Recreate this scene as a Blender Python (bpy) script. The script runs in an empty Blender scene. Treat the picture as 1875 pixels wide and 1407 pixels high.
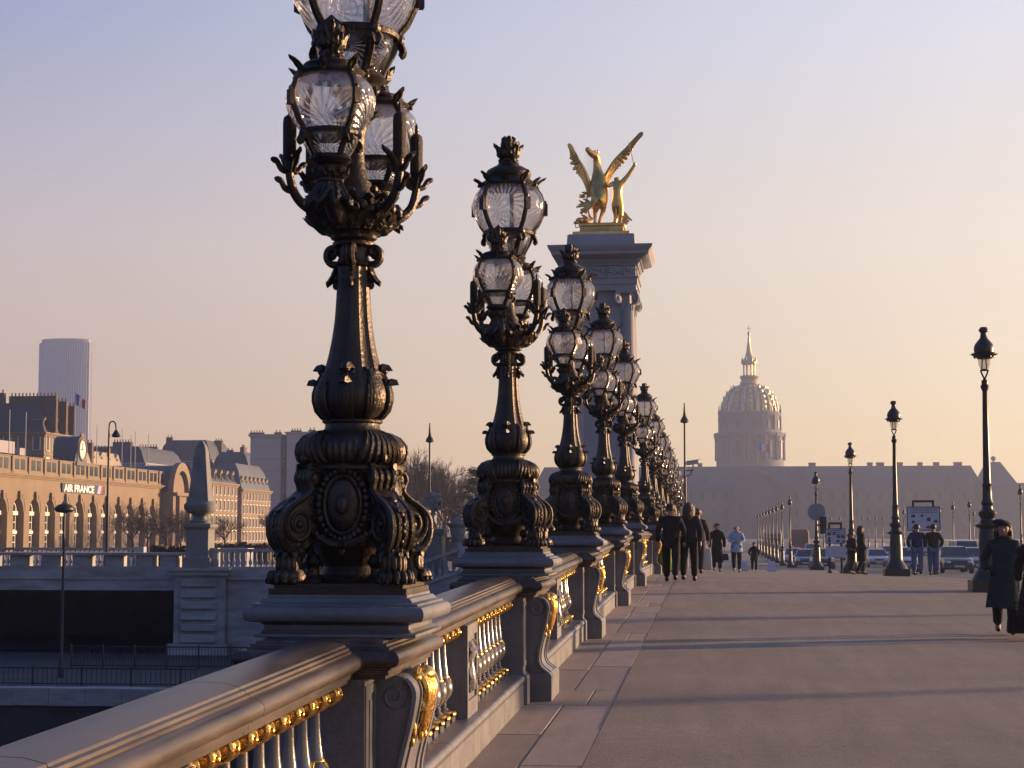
import bpy, bmesh, math, random
from math import sin, cos, pi, radians, sqrt, atan2
from mathutils import Vector, Matrix
random.seed(7)
SC = bpy.context.scene
COL = SC.collection

# ------------------------------------------------------------------ camera
FPX = 3260.0
cam_d = bpy.data.cameras.new('camera')
cam_d.sensor_width = 36.0
cam_d.lens = FPX * 36.0 / 1875.0
cam_d.clip_start = 0.1
cam_d.clip_end = 9000
cam = bpy.data.objects.new('camera', cam_d)
COL.objects.link(cam)
cam.location = (0, 0, 1.714)
cam.rotation_euler = (radians(90 + 4.761), 0, radians(6.496))
SC.camera = cam

# ------------------------------------------------------------------ sky and sun
SUN_AZ, SUN_EL = 62.0, 4.4          # degrees right of the bridge axis (+Y), above the horizon
SKY_GAIN = 2.4
SKY_A0, SKY_A1, SKY_A2, SKY_A3 = (244, 182, 140), (236, 189, 158), (206, 184, 188), (136, 144, 190)
SKY_B0, SKY_B1, SKY_B2, SKY_B3 = (255, 220, 152), (255, 229, 174), (252, 235, 210), (240, 236, 240)
w = bpy.data.worlds.new('World')
SC.world = w
w.use_nodes = True
nt = w.node_tree
for n in list(nt.nodes):
    nt.nodes.remove(n)
out = nt.nodes.new('ShaderNodeOutputWorld')
bg = nt.nodes.new('ShaderNodeBackground')
sky = nt.nodes.new('ShaderNodeTexSky')
sky.sky_type = 'NISHITA'
sky.sun_disc = False
sky.sun_elevation = radians(SUN_EL)
sky.sun_rotation = radians(SUN_AZ)
sky.altitude = 0
sky.air_density = 1.5
sky.dust_density = 1.5
sky.ozone_density = 4.5
bg.inputs['Strength'].default_value = 0.15

def wn(kind, **kw):
    n = nt.nodes.new(kind)
    for k, v in kw.items():
        setattr(n, k, v)
    return n

def wlink(a, b):
    nt.links.new(a, b)

# thin veil of winter haze high in the air: lilac away from the sun, cream towards it, peach near the horizon
tc = wn('ShaderNodeTexCoord')
sep = wn('ShaderNodeSeparateXYZ')
wlink(tc.outputs['Generated'], sep.inputs[0])
hor = wn('ShaderNodeCombineXYZ')
wlink(sep.outputs[0], hor.inputs[0]); wlink(sep.outputs[1], hor.inputs[1])
nrm = wn('ShaderNodeVectorMath', operation='NORMALIZE')
wlink(hor.outputs[0], nrm.inputs[0])
dot = wn('ShaderNodeVectorMath', operation='DOT_PRODUCT')
dot.inputs[1].default_value = (sin(radians(SUN_AZ)), cos(radians(SUN_AZ)), 0)
wlink(nrm.outputs[0], dot.inputs[0])
side = wn('ShaderNodeMapRange', interpolation_type='SMOOTHSTEP')
side.inputs['From Min'].default_value = -0.25
side.inputs['From Max'].default_value = 0.85
wlink(dot.outputs['Value'], side.inputs[0])
elev = wn('ShaderNodeMath', operation='ARCSINE')
wlink(sep.outputs[2], elev.inputs[0])
el01 = wn('ShaderNodeMapRange')
el01.inputs['From Min'].default_value = 0.0
el01.inputs['From Max'].default_value = radians(90)
wlink(elev.outputs[0], el01.inputs[0])

def s2l(c):
    return tuple(((v / 255) / 12.92 if v / 255 < 0.04045 else ((v / 255 + 0.055) / 1.055) ** 2.4) for v in c)

def ramp(stops):
    r = wn('ShaderNodeValToRGB')
    cr = r.color_ramp
    cr.interpolation = 'EASE' if False else 'LINEAR'
    while len(cr.elements) < len(stops):
        cr.elements.new(0.5)
    for e, (deg, c) in zip(cr.elements, stops):
        e.position = deg / 90.0
        e.color = (*s2l(c), 1)
    wlink(el01.outputs[0], r.inputs[0])
    return r

away = ramp([(0, SKY_A0), (3.5, SKY_A1), (9, SKY_A2), (16, SKY_A3), (30, (84, 106, 170)), (60, (52, 80, 152)), (90, (46, 74, 148))])
toward = ramp([(0, SKY_B0), (3.5, SKY_B1), (9, SKY_B2), (16, SKY_B3), (30, (180, 188, 214)), (60, (76, 102, 166)), (90, (46, 74, 148))])
dusk = ramp([(0, (112, 114, 152)), (3.5, (110, 114, 158)), (9, (98, 108, 162)), (16, (82, 102, 164)), (30, (62, 88, 158)), (60, (50, 78, 152)), (90, (46, 74, 148))])
back = wn('ShaderNodeMapRange', interpolation_type='SMOOTHSTEP')
back.inputs['From Min'].default_value = 0.05
back.inputs['From Max'].default_value = -0.75
wlink(dot.outputs['Value'], back.inputs[0])
away_ = wn('ShaderNodeMix', data_type='RGBA')
wlink(back.outputs[0], away_.inputs[0]); wlink(away.outputs[0], away_.inputs[6]); wlink(dusk.outputs[0], away_.inputs[7])
veil = wn('ShaderNodeMix', data_type='RGBA')
wlink(side.outputs[0], veil.inputs[0]); wlink(away_.outputs[2], veil.inputs[6]); wlink(toward.outputs[0], veil.inputs[7])
gain = wn('ShaderNodeVectorMath', operation='SCALE')
gain.inputs['Scale'].default_value = SKY_GAIN
wlink(veil.outputs[2], gain.inputs[0])
both = wn('ShaderNodeMix', data_type='RGBA')
both.inputs[0].default_value = 0.8
wlink(sky.outputs[0], both.inputs[6]); wlink(gain.outputs[0], both.inputs[7])
wlink(both.outputs[2], bg.inputs['Color'])
nt.links.new(bg.outputs[0], out.inputs['Surface'])

sun_d = bpy.data.lights.new('sun', 'SUN')
sun_d.energy = 3.4
sun_d.angle = radians(0.6)
sun_d.color = (1.0, 0.61, 0.34)
sun = bpy.data.objects.new('sun', sun_d)
COL.objects.link(sun)
sdir = Vector((sin(radians(SUN_AZ)) * cos(radians(SUN_EL)), cos(radians(SUN_AZ)) * cos(radians(SUN_EL)), sin(radians(SUN_EL))))
sun.rotation_euler = sdir.to_track_quat('Z', 'Y').to_euler()
sun.location = sdir * 300

SC.view_settings.view_transform = 'Standard'
SC.view_settings.look = 'None'
SC.view_settings.exposure = 1.6
SC.view_settings.gamma = 1.0
SC.cycles.use_denoising = True
SC.cycles.max_bounces = 8
SC.cycles.transparent_max_bounces = 24
SC.cycles.volume_bounces = 1
SC.cycles.caustics_reflective = False
SC.cycles.caustics_refractive = False
SC.cycles.sample_clamp_indirect = 6.0

# ------------------------------------------------------------------ helpers
def gz(y):
    """height of the bridge pavement: two straight ramps and a rounded crest over mid-river"""
    c, s, wd = 40.5, 0.0193, 5.0
    f = lambda t: -s * (sqrt((t - c) ** 2 + wd * wd) - wd)
    return max(f(y) - f(0), -0.13) if y > c else f(y) - f(0)


class MB:
    def __init__(self):
        self.v, self.f, self.m, self.uv = [], [], [], {}
        self.xf = None
        self.mi = 0

    def add(self, vs, fs):
        o = len(self.v)
        if self.xf is not None:
            vs = [tuple(self.xf @ Vector(p)) for p in vs]
        self.v += [tuple(p) for p in vs]
        for q in fs:
            self.f.append(tuple(i + o for i in q))
            self.m.append(self.mi)
        return o

    def box(self, x0, y0, z0, x1, y1, z1):
        vs = [(x0, y0, z0), (x1, y0, z0), (x1, y1, z0), (x0, y1, z0), (x0, y0, z1), (x1, y0, z1), (x1, y1, z1), (x0, y1, z1)]
        self.add(vs, [(0, 3, 2, 1), (4, 5, 6, 7), (0, 1, 5, 4), (1, 2, 6, 5), (2, 3, 7, 6), (3, 0, 4, 7)])
        return self

    def cbox(self, c, s):
        return self.box(c[0] - s[0] / 2, c[1] - s[1] / 2, c[2] - s[2] / 2, c[0] + s[0] / 2, c[1] + s[1] / 2, c[2] + s[2] / 2)

    def loft(self, rings, closed=True, caps=True):
        n = len(rings[0])
        vs = [p for r in rings for p in r]
        fs = []
        for k in range(len(rings) - 1):
            for i in range(n if closed else n - 1):
                j = (i + 1) % n
                fs.append((k * n + i, k * n + j, (k + 1) * n + j, (k + 1) * n + i))
        if caps and closed:
            fs.append(tuple(reversed(range(n))))
            fs.append(tuple((len(rings) - 1) * n + i for i in range(n)))
        self.add(vs, fs)
        return self

    def lathe(self, prof, n=32, c=(0, 0), mod=None, sq=None, ph=0.0, caps=True):
        rings = []
        for r, z in prof:
            ring = []
            for i in range(n):
                t = 2 * pi * i / n + ph
                rr = r if mod is None else mod(t, r, z)
                if sq:
                    k = (abs(cos(t)) ** sq + abs(sin(t)) ** sq) ** (-1.0 / sq)
                    rr *= k
                ring.append((c[0] + rr * cos(t), c[1] + rr * sin(t), z))
            rings.append(ring)
        return self.loft(rings, True, caps)

    def tube(self, pts, rad, n=8, flat=None, caps=True):
        pts = [Vector(p) for p in pts]
        if not hasattr(rad, '__len__'):
            rad = [rad] * len(pts)
        rings = []
        prev = None
        for i, p in enumerate(pts):
            t = (pts[min(i + 1, len(pts) - 1)] - pts[max(i - 1, 0)])
            if t.length < 1e-9:
                t = Vector((0, 0, 1))
            t.normalize()
            if prev is None:
                a = Vector((0, 0, 1)) if abs(t.z) < 0.9 else Vector((1, 0, 0))
                u = t.cross(a).normalized()
            else:
                u = (prev - t * prev.dot(t))
                u = u.normalized() if u.length > 1e-6 else t.orthogonal().normalized()
            prev = u
            w_ = t.cross(u)
            r = rad[i]
            rings.append([tuple(p + u * (r * cos(2 * pi * k / n)) + w_ * (r * (flat or 1) * sin(2 * pi * k / n))) for k in range(n)])
        return self.loft(rings, True, caps)

    def ell(self, c, r, n=10, m=6, xf=None):
        if not hasattr(r, '__len__'):
            r = (r, r, r)
        vs = [(c[0], c[1], c[2] - r[2])]
        for k in range(1, m):
            ph = -pi / 2 + pi * k / m
            for i in range(n):
                t = 2 * pi * i / n
                vs.append((c[0] + r[0] * cos(ph) * cos(t), c[1] + r[1] * cos(ph) * sin(t), c[2] + r[2] * sin(ph)))
        vs.append((c[0], c[1], c[2] + r[2]))
        if xf is not None:
            cc = Vector(c)
            vs = [tuple(cc + xf @ (Vector(p) - cc)) for p in vs]
        fs = []
        for i in range(n):
            j = (i + 1) % n
            fs.append((0, 1 + j, 1 + i))
            for k in range(m - 2):
                a = 1 + k * n
                fs.append((a + i, a + j, a + n + j, a + n + i))
            fs.append((len(vs) - 1, 1 + (m - 2) * n + i, 1 + (m - 2) * n + j))
        self.add(vs, fs)
        return self

    def prism(self, poly, a, b, axis='y', bev=0.0):
        """polygon in the plane across an axis, extruded from a to b; axis y: poly = (x, z)"""
        def mk(p, h):
            return {'y': (p[0], h, p[1]), 'x': (h, p[0], p[1]), 'z': (p[0], p[1], h)}[axis]
        rings = []
        if bev > 0:
            cx = sum(p[0] for p in poly) / len(poly); cz = sum(p[1] for p in poly) / len(poly)
            ins = inset(poly, bev)
            rings = [[mk(p, a) for p in ins], [mk(p, a + bev) for p in poly], [mk(p, b - bev) for p in poly], [mk(p, b) for p in ins]]
        else:
            rings = [[mk(p, a) for p in poly], [mk(p, b) for p in poly]]
        return self.loft(rings)

    def leaf(self, base, out, up, L, W, curl=1.2, n=7, th=0.012, lobes=3):
        """curling acanthus leaf: starts at base going along up, curls over towards out"""
        out = Vector(out).normalized(); up = Vector(up).normalized(); side = up.cross(out).normalized()
        p = Vector(base)
        rows = []
        for i in range(n + 1):
            t = i / n
            ang = curl * t * t * 1.6
            d = up * cos(ang) + out * sin(ang)
            wd = W * (sin(pi * min(0.9, 0.2 + 0.7 * t)) ** 0.7) * (1 + 0.22 * cos(2 * pi * lobes * t)) * 0.5
            nn = (out * cos(ang) - up * sin(ang))
            rows.append([tuple(p - side * wd), tuple(p - side * wd * 0.5 + nn * th * 1.2), tuple(p + nn * th * 0.4), tuple(p + side * wd * 0.5 + nn * th * 1.2), tuple(p + side * wd),
                         tuple(p + side * wd * 0.4 - nn * th * 1.6), tuple(p - side * wd * 0.4 - nn * th * 1.6)])
            p = p + d * (L / n)
        return self.loft(rows)

    def build(self, name, mat, parent=None, ang=35, loc=None, rz=None):
        me = bpy.data.meshes.new(name)
        me.from_pydata(self.v, [], self.f)
        mats = mat if isinstance(mat, (list, tuple)) else [mat]
        for x in mats:
            me.materials.append(x)
        if len(mats) > 1:
            me.polygons.foreach_set('material_index', self.m)
        if ang > 0:
            me.polygons.foreach_set('use_smooth', [True] * len(me.polygons))
            me.set_sharp_from_angle(angle=radians(ang))
        me.update()
        return obj(name, me, parent, loc, rz)


def at(px, py, Y):
    """world point seen at a pixel of the 1875 x 1407 photograph, at distance Y along the bridge"""
    th, ps = radians(4.761), radians(6.496)
    fw = Vector((-sin(ps) * cos(th), cos(ps) * cos(th), sin(th))); rt = Vector((cos(ps), sin(ps), 0)); up = rt.cross(fw)
    v = fw * FPX + rt * (px - 937.5) - up * (py - 703.5)
    return Vector((0, 0, 1.714)) + v * (Y / v.y)


def inset(poly, d):
    """offset a closed polygon inwards (any winding)"""
    n = len(poly)
    area = sum(poly[i][0] * poly[(i + 1) % n][1] - poly[(i + 1) % n][0] * poly[i][1] for i in range(n))
    s = 1 if area > 0 else -1
    res = []
    for i in range(n):
        p0, p1, p2 = poly[i - 1], poly[i], poly[(i + 1) % n]
        e1 = Vector((p1[0] - p0[0], p1[1] - p0[1])); e2 = Vector((p2[0] - p1[0], p2[1] - p1[1]))
        if e1.length < 1e-9: e1 = e2
        if e2.length < 1e-9: e2 = e1
        e1 = e1.normalized(); e2 = e2.normalized()
        n1 = Vector((-e1.y, e1.x)) * s; n2 = Vector((-e2.y, e2.x)) * s
        b = (n1 + n2)
        b = b.normalized() if b.length > 1e-6 else n1
        k = d / max(0.5, b.dot(n1))
        res.append((p1[0] + b.x * k, p1[1] + b.y * k))
    return res


def obj(name, me, parent=None, loc=None, rz=None):
    o = bpy.data.objects.new(name, me)
    COL.objects.link(o)
    if parent is not None:
        o.parent = parent
    if loc is not None:
        o.location = loc
    if rz is not None:
        o.rotation_euler = (0, 0, rz)
    return o


def tag(o, label, cat, group=None):
    o['label'] = label
    o['category'] = cat
    if group:
        o['group'] = group
    return o


def empty(name, loc=(0, 0, 0), rz=0.0):
    o = bpy.data.objects.new(name, None)
    o.empty_display_size = 0.3
    COL.objects.link(o)
    o.location = loc
    o.rotation_euler = (0, 0, rz)
    return o


def thing(name, label, cat, loc=(0, 0, 0), rz=0.0, group=None):
    return tag(empty(name, loc, rz), label, cat, group)


def struct(o, kind='structure'):
    o['kind'] = kind
    return o


KIDS = {}


def kids(o):
    return list(o.children)


def copy_tree(o, loc=None, rz=None, label=None, group=None, parent=None):
    c = o.copy()
    COL.objects.link(c)
    if parent is not None:
        c.parent = parent
    if loc is not None:
        c.location = loc
    if rz is not None:
        c.rotation_euler = (0, 0, rz)
    if label:
        c['label'] = label
    if group:
        c['group'] = group
    for ch in kids(o):
        copy_tree(ch, parent=c)
    return c


def arc(c, r, a0, a1, n):
    return [(c[0] + r * cos(radians(a0 + (a1 - a0) * i / n)), c[1] + r * sin(radians(a0 + (a1 - a0) * i / n))) for i in range(n + 1)]


def catmull(pts, k=6):
    """smooth curve through points (any dimension)"""
    P = [Vector(p) for p in pts]
    res = []
    for i in range(len(P) - 1):
        p0, p1, p2, p3 = P[max(i - 1, 0)], P[i], P[i + 1], P[min(i + 2, len(P) - 1)]
        for j in range(k):
            t = j / k
            res.append(0.5 * ((2 * p1) + (p2 - p0) * t + (2 * p0 - 5 * p1 + 4 * p2 - p3) * t * t + (3 * p1 - p0 - 3 * p2 + p3) * t ** 3))
    res.append(P[-1])
    return [tuple(p) for p in res]


# ------------------------------------------------------------------ materials
def material(name, col, rough=0.6, metal=0.0, var=0.0, scale=4.0, bump=0.0, bscale=40.0, spec=0.5, col2=None, stretch=None, rvar=0.0, detail=4.0):
    m = bpy.data.materials.new(name)
    m.use_nodes = True
    t = m.node_tree
    p = t.nodes['Principled BSDF']
    p.inputs['Base Color'].default_value = (*col, 1)
    p.inputs['Roughness'].default_value = rough
    p.inputs['Metallic'].default_value = metal
    p.inputs['Specular IOR Level'].default_value = spec
    vec = None
    if var or bump or col2 or rvar:
        tc_ = t.nodes.new('ShaderNodeTexCoord')
        geo = t.nodes.new('ShaderNodeNewGeometry')
        mp = t.nodes.new('ShaderNodeMapping')
        if stretch:
            mp.inputs['Scale'].default_value = stretch
        t.links.new(geo.outputs['Position'], mp.inputs[0])
        vec = mp.outputs[0]
    if var or col2:
        nz = t.nodes.new('ShaderNodeTexNoise')
        nz.inputs['Scale'].default_value = scale
        nz.inputs['Detail'].default_value = detail
        nz.inputs['Roughness'].default_value = 0.65
        t.links.new(vec, nz.inputs['Vector'])
        cr = t.nodes.new('ShaderNodeValToRGB')
        cr.color_ramp.elements[0].position = 0.3
        cr.color_ramp.elements[1].position = 0.7
        a = col if col2 is None else col2
        cr.color_ramp.elements[0].color = (*[c * (1 - var) for c in a], 1)
        cr.color_ramp.elements[1].color = (*[min(1, c * (1 + var)) for c in col], 1)
        t.links.new(nz.outputs['Fac'], cr.inputs[0])
        t.links.new(cr.outputs[0], p.inputs['Base Color'])
        if rvar:
            mr = t.nodes.new('ShaderNodeMapRange')
            mr.inputs['To Min'].default_value = max(0.02, rough - rvar)
            mr.inputs['To Max'].default_value = min(1, rough + rvar)
            t.links.new(nz.outputs['Fac'], mr.inputs[0])
            t.links.new(mr.outputs[0], p.inputs['Roughness'])
    if bump:
        nb = t.nodes.new('ShaderNodeTexNoise')
        nb.inputs['Scale'].default_value = bscale
        nb.inputs['Detail'].default_value = 3
        t.links.new(vec, nb.inputs['Vector'])
        bm = t.nodes.new('ShaderNodeBump')
        bm.inputs['Strength'].default_value = bump
        bm.inputs['Distance'].default_value = 0.02
        t.links.new(nb.outputs['Fac'], bm.inputs['Height'])
        t.links.new(bm.outputs[0], p.inputs['Normal'])
    return m


def pressed_glass(name, cx, cy, rays, boss):
    """clear pressed lantern glass with fine rays running out from (cx, cy) of each pane"""
    m = bpy.data.materials.new(name)
    m.use_nodes = True
    t = m.node_tree
    t.nodes.clear()
    N = lambda k, **kw: [setattr(n_, a, b) or n_ for n_ in [t.nodes.new(k)] for a, b in (kw or {'label': ''}).items()][0]
    Lk = t.links.new
    o = N('ShaderNodeOutputMaterial')
    uv = N('ShaderNodeUVMap')
    s = N('ShaderNodeSeparateXYZ')
    Lk(uv.outputs[0], s.inputs[0])
    dx = N('ShaderNodeMath', operation='SUBTRACT'); dx.inputs[1].default_value = cx
    dy = N('ShaderNodeMath', operation='SUBTRACT'); dy.inputs[1].default_value = cy
    Lk(s.outputs[0], dx.inputs[0]); Lk(s.outputs[1], dy.inputs[0])
    an = N('ShaderNodeMath', operation='ARCTAN2'); Lk(dy.outputs[0], an.inputs[0]); Lk(dx.outputs[0], an.inputs[1])
    mu = N('ShaderNodeMath', operation='MULTIPLY'); mu.inputs[1].default_value = rays; Lk(an.outputs[0], mu.inputs[0])
    si = N('ShaderNodeMath', operation='SINE'); Lk(mu.outputs[0], si.inputs[0])
    cm = N('ShaderNodeCombineXYZ'); Lk(dx.outputs[0], cm.inputs[0]); Lk(dy.outputs[0], cm.inputs[1])
    ln = N('ShaderNodeVectorMath', operation='LENGTH'); Lk(cm.outputs[0], ln.inputs[0])
    edge = N('ShaderNodeMapRange', interpolation_type='SMOOTHSTEP')
    edge.inputs['From Min'].default_value = boss; edge.inputs['From Max'].default_value = boss + 0.1
    Lk(ln.outputs['Value'], edge.inputs[0])
    edge2 = N('ShaderNodeMapRange', interpolation_type='SMOOTHSTEP')
    edge2.inputs['From Min'].default_value = 1.35 if cy < -0.3 else 0.95; edge2.inputs['From Max'].default_value = edge2.inputs['From Min'].default_value - 0.12
    Lk(ln.outputs['Value'], edge2.inputs[0])
    a1 = N('ShaderNodeMath', operation='MULTIPLY'); Lk(si.outputs[0], a1.inputs[0]); Lk(edge.outputs[0], a1.inputs[1])
    a2 = N('ShaderNodeMath', operation='MULTIPLY'); Lk(a1.outputs[0], a2.inputs[0]); Lk(edge2.outputs[0], a2.inputs[1])
    geo = N('ShaderNodeNewGeometry')
    nz = N('ShaderNodeTexNoise'); nz.inputs['Scale'].default_value = 45; nz.inputs['Detail'].default_value = 2
    Lk(geo.outputs['Position'], nz.inputs['Vector'])
    hs = N('ShaderNodeMath', operation='MULTIPLY_ADD'); hs.inputs[1].default_value = 1.1; Lk(nz.outputs['Fac'], hs.inputs[0]); Lk(a2.outputs[0], hs.inputs[2])
    bm = N('ShaderNodeBump'); bm.inputs['Strength'].default_value = 0.55; bm.inputs['Distance'].default_value = 0.012
    Lk(hs.outputs[0], bm.inputs['Height'])
    tr = N('ShaderNodeBsdfTransparent'); tr.inputs[0].default_value = (0.80, 0.80, 0.82, 1)
    tl = N('ShaderNodeBsdfTranslucent'); tl.inputs[0].default_value = (0.66, 0.65, 0.66, 1); Lk(bm.outputs[0], tl.inputs['Normal'])
    gl = N('ShaderNodeBsdfGlossy'); gl.inputs['Roughness'].default_value = 0.16; gl.inputs[0].default_value = (0.95, 0.93, 0.9, 1)
    Lk(bm.outputs[0], gl.inputs['Normal'])
    rf = N('ShaderNodeBsdfRefraction'); rf.inputs['IOR'].default_value = 1.25; rf.inputs['Roughness'].default_value = 0.12
    rf.inputs[0].default_value = (0.86, 0.86, 0.88, 1); Lk(bm.outputs[0], rf.inputs['Normal'])
    fac = N('ShaderNodeMapRange'); fac.inputs['From Min'].default_value = -0.3; fac.inputs['From Max'].default_value = 1.8
    fac.inputs['To Min'].default_value = 0.15; fac.inputs['To Max'].default_value = 0.85
    Lk(hs.outputs[0], fac.inputs[0])
    m0 = N('ShaderNodeMixShader'); m0.inputs[0].default_value = 0.55; Lk(tl.outputs[0], m0.inputs[1]); Lk(rf.outputs[0], m0.inputs[2])
    m1 = N('ShaderNodeMixShader'); Lk(fac.outputs[0], m1.inputs[0]); Lk(tr.outputs[0], m1.inputs[1]); Lk(m0.outputs[0], m1.inputs[2])
    lw = N('ShaderNodeLayerWeight'); lw.inputs[0].default_value = 0.35; Lk(bm.outputs[0], lw.inputs['Normal'])
    fm = N('ShaderNodeMapRange'); fm.inputs['To Min'].default_value = 0.08; fm.inputs['To Max'].default_value = 0.5
    Lk(lw.outputs['Facing'], fm.inputs[0])
    m2 = N('ShaderNodeMixShader'); Lk(fm.outputs[0], m2.inputs[0]); Lk(m1.outputs[0], m2.inputs[1]); Lk(gl.outputs[0], m2.inputs[2])
    Lk(m2.outputs[0], o.inputs['Surface'])
    return m


M = {}
M['bronze'] = material('dark_bronze', (0.050, 0.038, 0.027), 0.42, 0.55, var=0.4, scale=7, bump=0.3, bscale=60, rvar=0.12)
M['bronze_lit'] = M['bronze']
M['gold'] = material('gilding', (0.80, 0.46, 0.11), 0.28, 1.0, var=0.15, scale=20, bump=0.3, bscale=70, rvar=0.08)
M['gold_old'] = material('weathered_gilding', (0.86, 0.50, 0.14), 0.34, 1.0, var=0.25, scale=3, bump=0.25, bscale=12, rvar=0.12)
M['paint'] = material('grey_enamel_paint', (0.150, 0.154, 0.168), 0.42, 0.0, var=0.16, scale=3.5, bump=0.22, bscale=38, rvar=0.14, detail=9, col2=(0.115, 0.115, 0.121))
M['silver'] = material('silver_grey_paint', (0.20, 0.19, 0.19), 0.22, 0.4, var=0.08, scale=9, bump=0.05, bscale=40, rvar=0.08)
M['rail'] = material('weathered_rail_paint', (0.092, 0.073, 0.060), 0.38, 0.05, var=0.25, scale=2.0, col2=(0.040, 0.029, 0.023), bump=0.05, bscale=30, stretch=(5, 0.9, 5), rvar=0.10, detail=9, spec=0.38)
M['rubber'] = material('black_rubber', (0.02, 0.02, 0.02), 0.8)
M['glass_sun'] = pressed_glass('pressed_glass_sunburst', 0.0, 0.05, 22, 0.10)
M['glass_shell'] = pressed_glass('pressed_glass_shell', 0.0, -0.85, 26, 0.12)

# ------------------------------------------------------------------ ground, bridge deck, river
def asphalt_material():
    m = material('pavement_asphalt', (0.262, 0.205, 0.150), 0.80, var=0.10, scale=0.7, bump=0.55, bscale=140, detail=10, rvar=0.05, stretch=(0.5, 1.3, 1))
    t = m.node_tree
    p = t.nodes['Principled BSDF']
    src = p.inputs['Base Color'].links[0].from_socket
    geo = t.nodes.new('ShaderNodeNewGeometry')
    fac = None
    for sc, lo, hi, st_ in ((120, 0.62, 1.34, (1, 1, 1)), (34, 0.86, 1.14, (1, 1, 1)), (9, 0.93, 1.06, (1, 1, 1)), (1.4, 0.86, 1.10, (3.0, 0.35, 1)), (0.35, 0.86, 1.08, (1, 1, 1))):
        mp = t.nodes.new('ShaderNodeMapping'); mp.inputs['Scale'].default_value = st_
        t.links.new(geo.outputs['Position'], mp.inputs[0])
        nz = t.nodes.new('ShaderNodeTexNoise'); nz.inputs['Scale'].default_value = sc; nz.inputs['Detail'].default_value = 4
        t.links.new(mp.outputs[0], nz.inputs['Vector'])
        mr = t.nodes.new('ShaderNodeMapRange'); mr.inputs['From Min'].default_value = 0.3; mr.inputs['From Max'].default_value = 0.7
        mr.inputs['To Min'].default_value = lo; mr.inputs['To Max'].default_value = hi
        t.links.new(nz.outputs['Fac'], mr.inputs[0])
        mx = t.nodes.new('ShaderNodeVectorMath'); mx.operation = 'SCALE'
        t.links.new(src, mx.inputs[0]); t.links.new(mr.outputs[0], mx.inputs['Scale'])
        src = mx.outputs[0]
    t.links.new(src, p.inputs['Base Color'])
    return m


M['asphalt'] = asphalt_material()
M['road'] = material('road_asphalt', (0.075, 0.072, 0.075), 0.75, var=0.2, scale=0.8, bump=0.3, bscale=60, detail=8)
M['joint'] = material('joint_mortar', (0.12, 0.10, 0.09), 0.9, var=0.2, scale=8)
M['water'] = material('river_water', (0.012, 0.018, 0.022), 0.08, bump=0.6, bscale=1.1)
M['earth'] = material('city_ground', (0.16, 0.145, 0.13), 0.9, var=0.2, scale=0.08, bump=0.2, bscale=4)
M['gravel'] = material('esplanade_gravel', (0.22, 0.19, 0.16), 0.9, var=0.15, scale=0.4, bump=0.4, bscale=8)
M['grass'] = material('winter_lawn', (0.055, 0.075, 0.028), 0.95, var=0.35, scale=0.5, bump=0.8, bscale=12, detail=8)
M['quay'] = material('quay_stone', (0.33, 0.345, 0.37), 0.85, var=0.15, scale=0.6, bump=0.5, bscale=3, detail=9, col2=(0.17, 0.17, 0.175), stretch=(0.6, 1, 2.2))
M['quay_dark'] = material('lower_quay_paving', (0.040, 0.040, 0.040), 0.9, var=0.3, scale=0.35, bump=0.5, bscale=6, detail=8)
M['tunnel'] = material('underpass_shade', (0.035, 0.033, 0.032), 0.95, var=0.3, scale=0.5)  # near-black colour puts the shade of the openings into the material


def slab_material():
    m = material('pavement_stone', (0.32, 0.245, 0.19), 0.7, var=0.16, scale=2.5, bump=0.35, bscale=70, detail=9, rvar=0.08, stretch=(3, 0.6, 1))
    t = m.node_tree
    p = t.nodes['Principled BSDF']
    src = p.inputs['Base Color'].links[0].from_socket
    oi = t.nodes.new('ShaderNodeObjectInfo')
    mr = t.nodes.new('ShaderNodeMapRange')
    mr.inputs['To Min'].default_value = 0.78; mr.inputs['To Max'].default_value = 1.16
    t.links.new(oi.outputs['Random'], mr.inputs[0])
    mx = t.nodes.new('ShaderNodeVectorMath'); mx.operation = 'SCALE'
    t.links.new(src, mx.inputs[0]); t.links.new(mr.outputs[0], mx.inputs['Scale'])
    t.links.new(mx.outputs[0], p.inputs['Base Color'])
    return m


M['slab'] = slab_material()


def gx(x, y):
    """pavement height with its slight fall towards the kerb"""
    return gz(y) - 0.015 * min(max(0, x + 0.86), 6.9)


def strip(name, x0, x1, y0, y1, dz, mat, step=1.0, parent=None):
    mb = MB()
    n = max(1, int((y1 - y0) / step))
    ys = [y0 + (y1 - y0) * i / n for i in range(n + 1)]
    vs = []
    for y in ys:
        vs += [(x0, y, gx(x0, y) + dz), (x1, y, gx(x1, y) + dz)]
    mb.add(vs, [(2 * i, 2 * i + 1, 2 * i + 3, 2 * i + 2) for i in range(n)])
    return mb.build(name, mat, parent, 0)


KERB = 5.75
WEST = 36.6 + 1.6
pav = struct(strip('pavement', -0.86, KERB, -14, 93, 0.0, M['asphalt']))
struct(strip('road', KERB + 0.3, 30.6, -14, 93, -0.14, M['road']))
struct(strip('pavement_opposite', 30.9, WEST + 0.3, -14, 93, 0.0, M['asphalt'], 2.0))
bed = struct(strip('slab_bed', -1.75, -0.86, -14, 93, -0.014, M['joint']))

# stone border slabs beside the balustrade: two courses with a through slab at every pedestal
LAMP_Y = [8.75 + 6.78 * i for i in range(5)] + [46.2 + 6.78 * i for i in range(7)]
rs = random.Random(5)
slab_cache = {}


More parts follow.
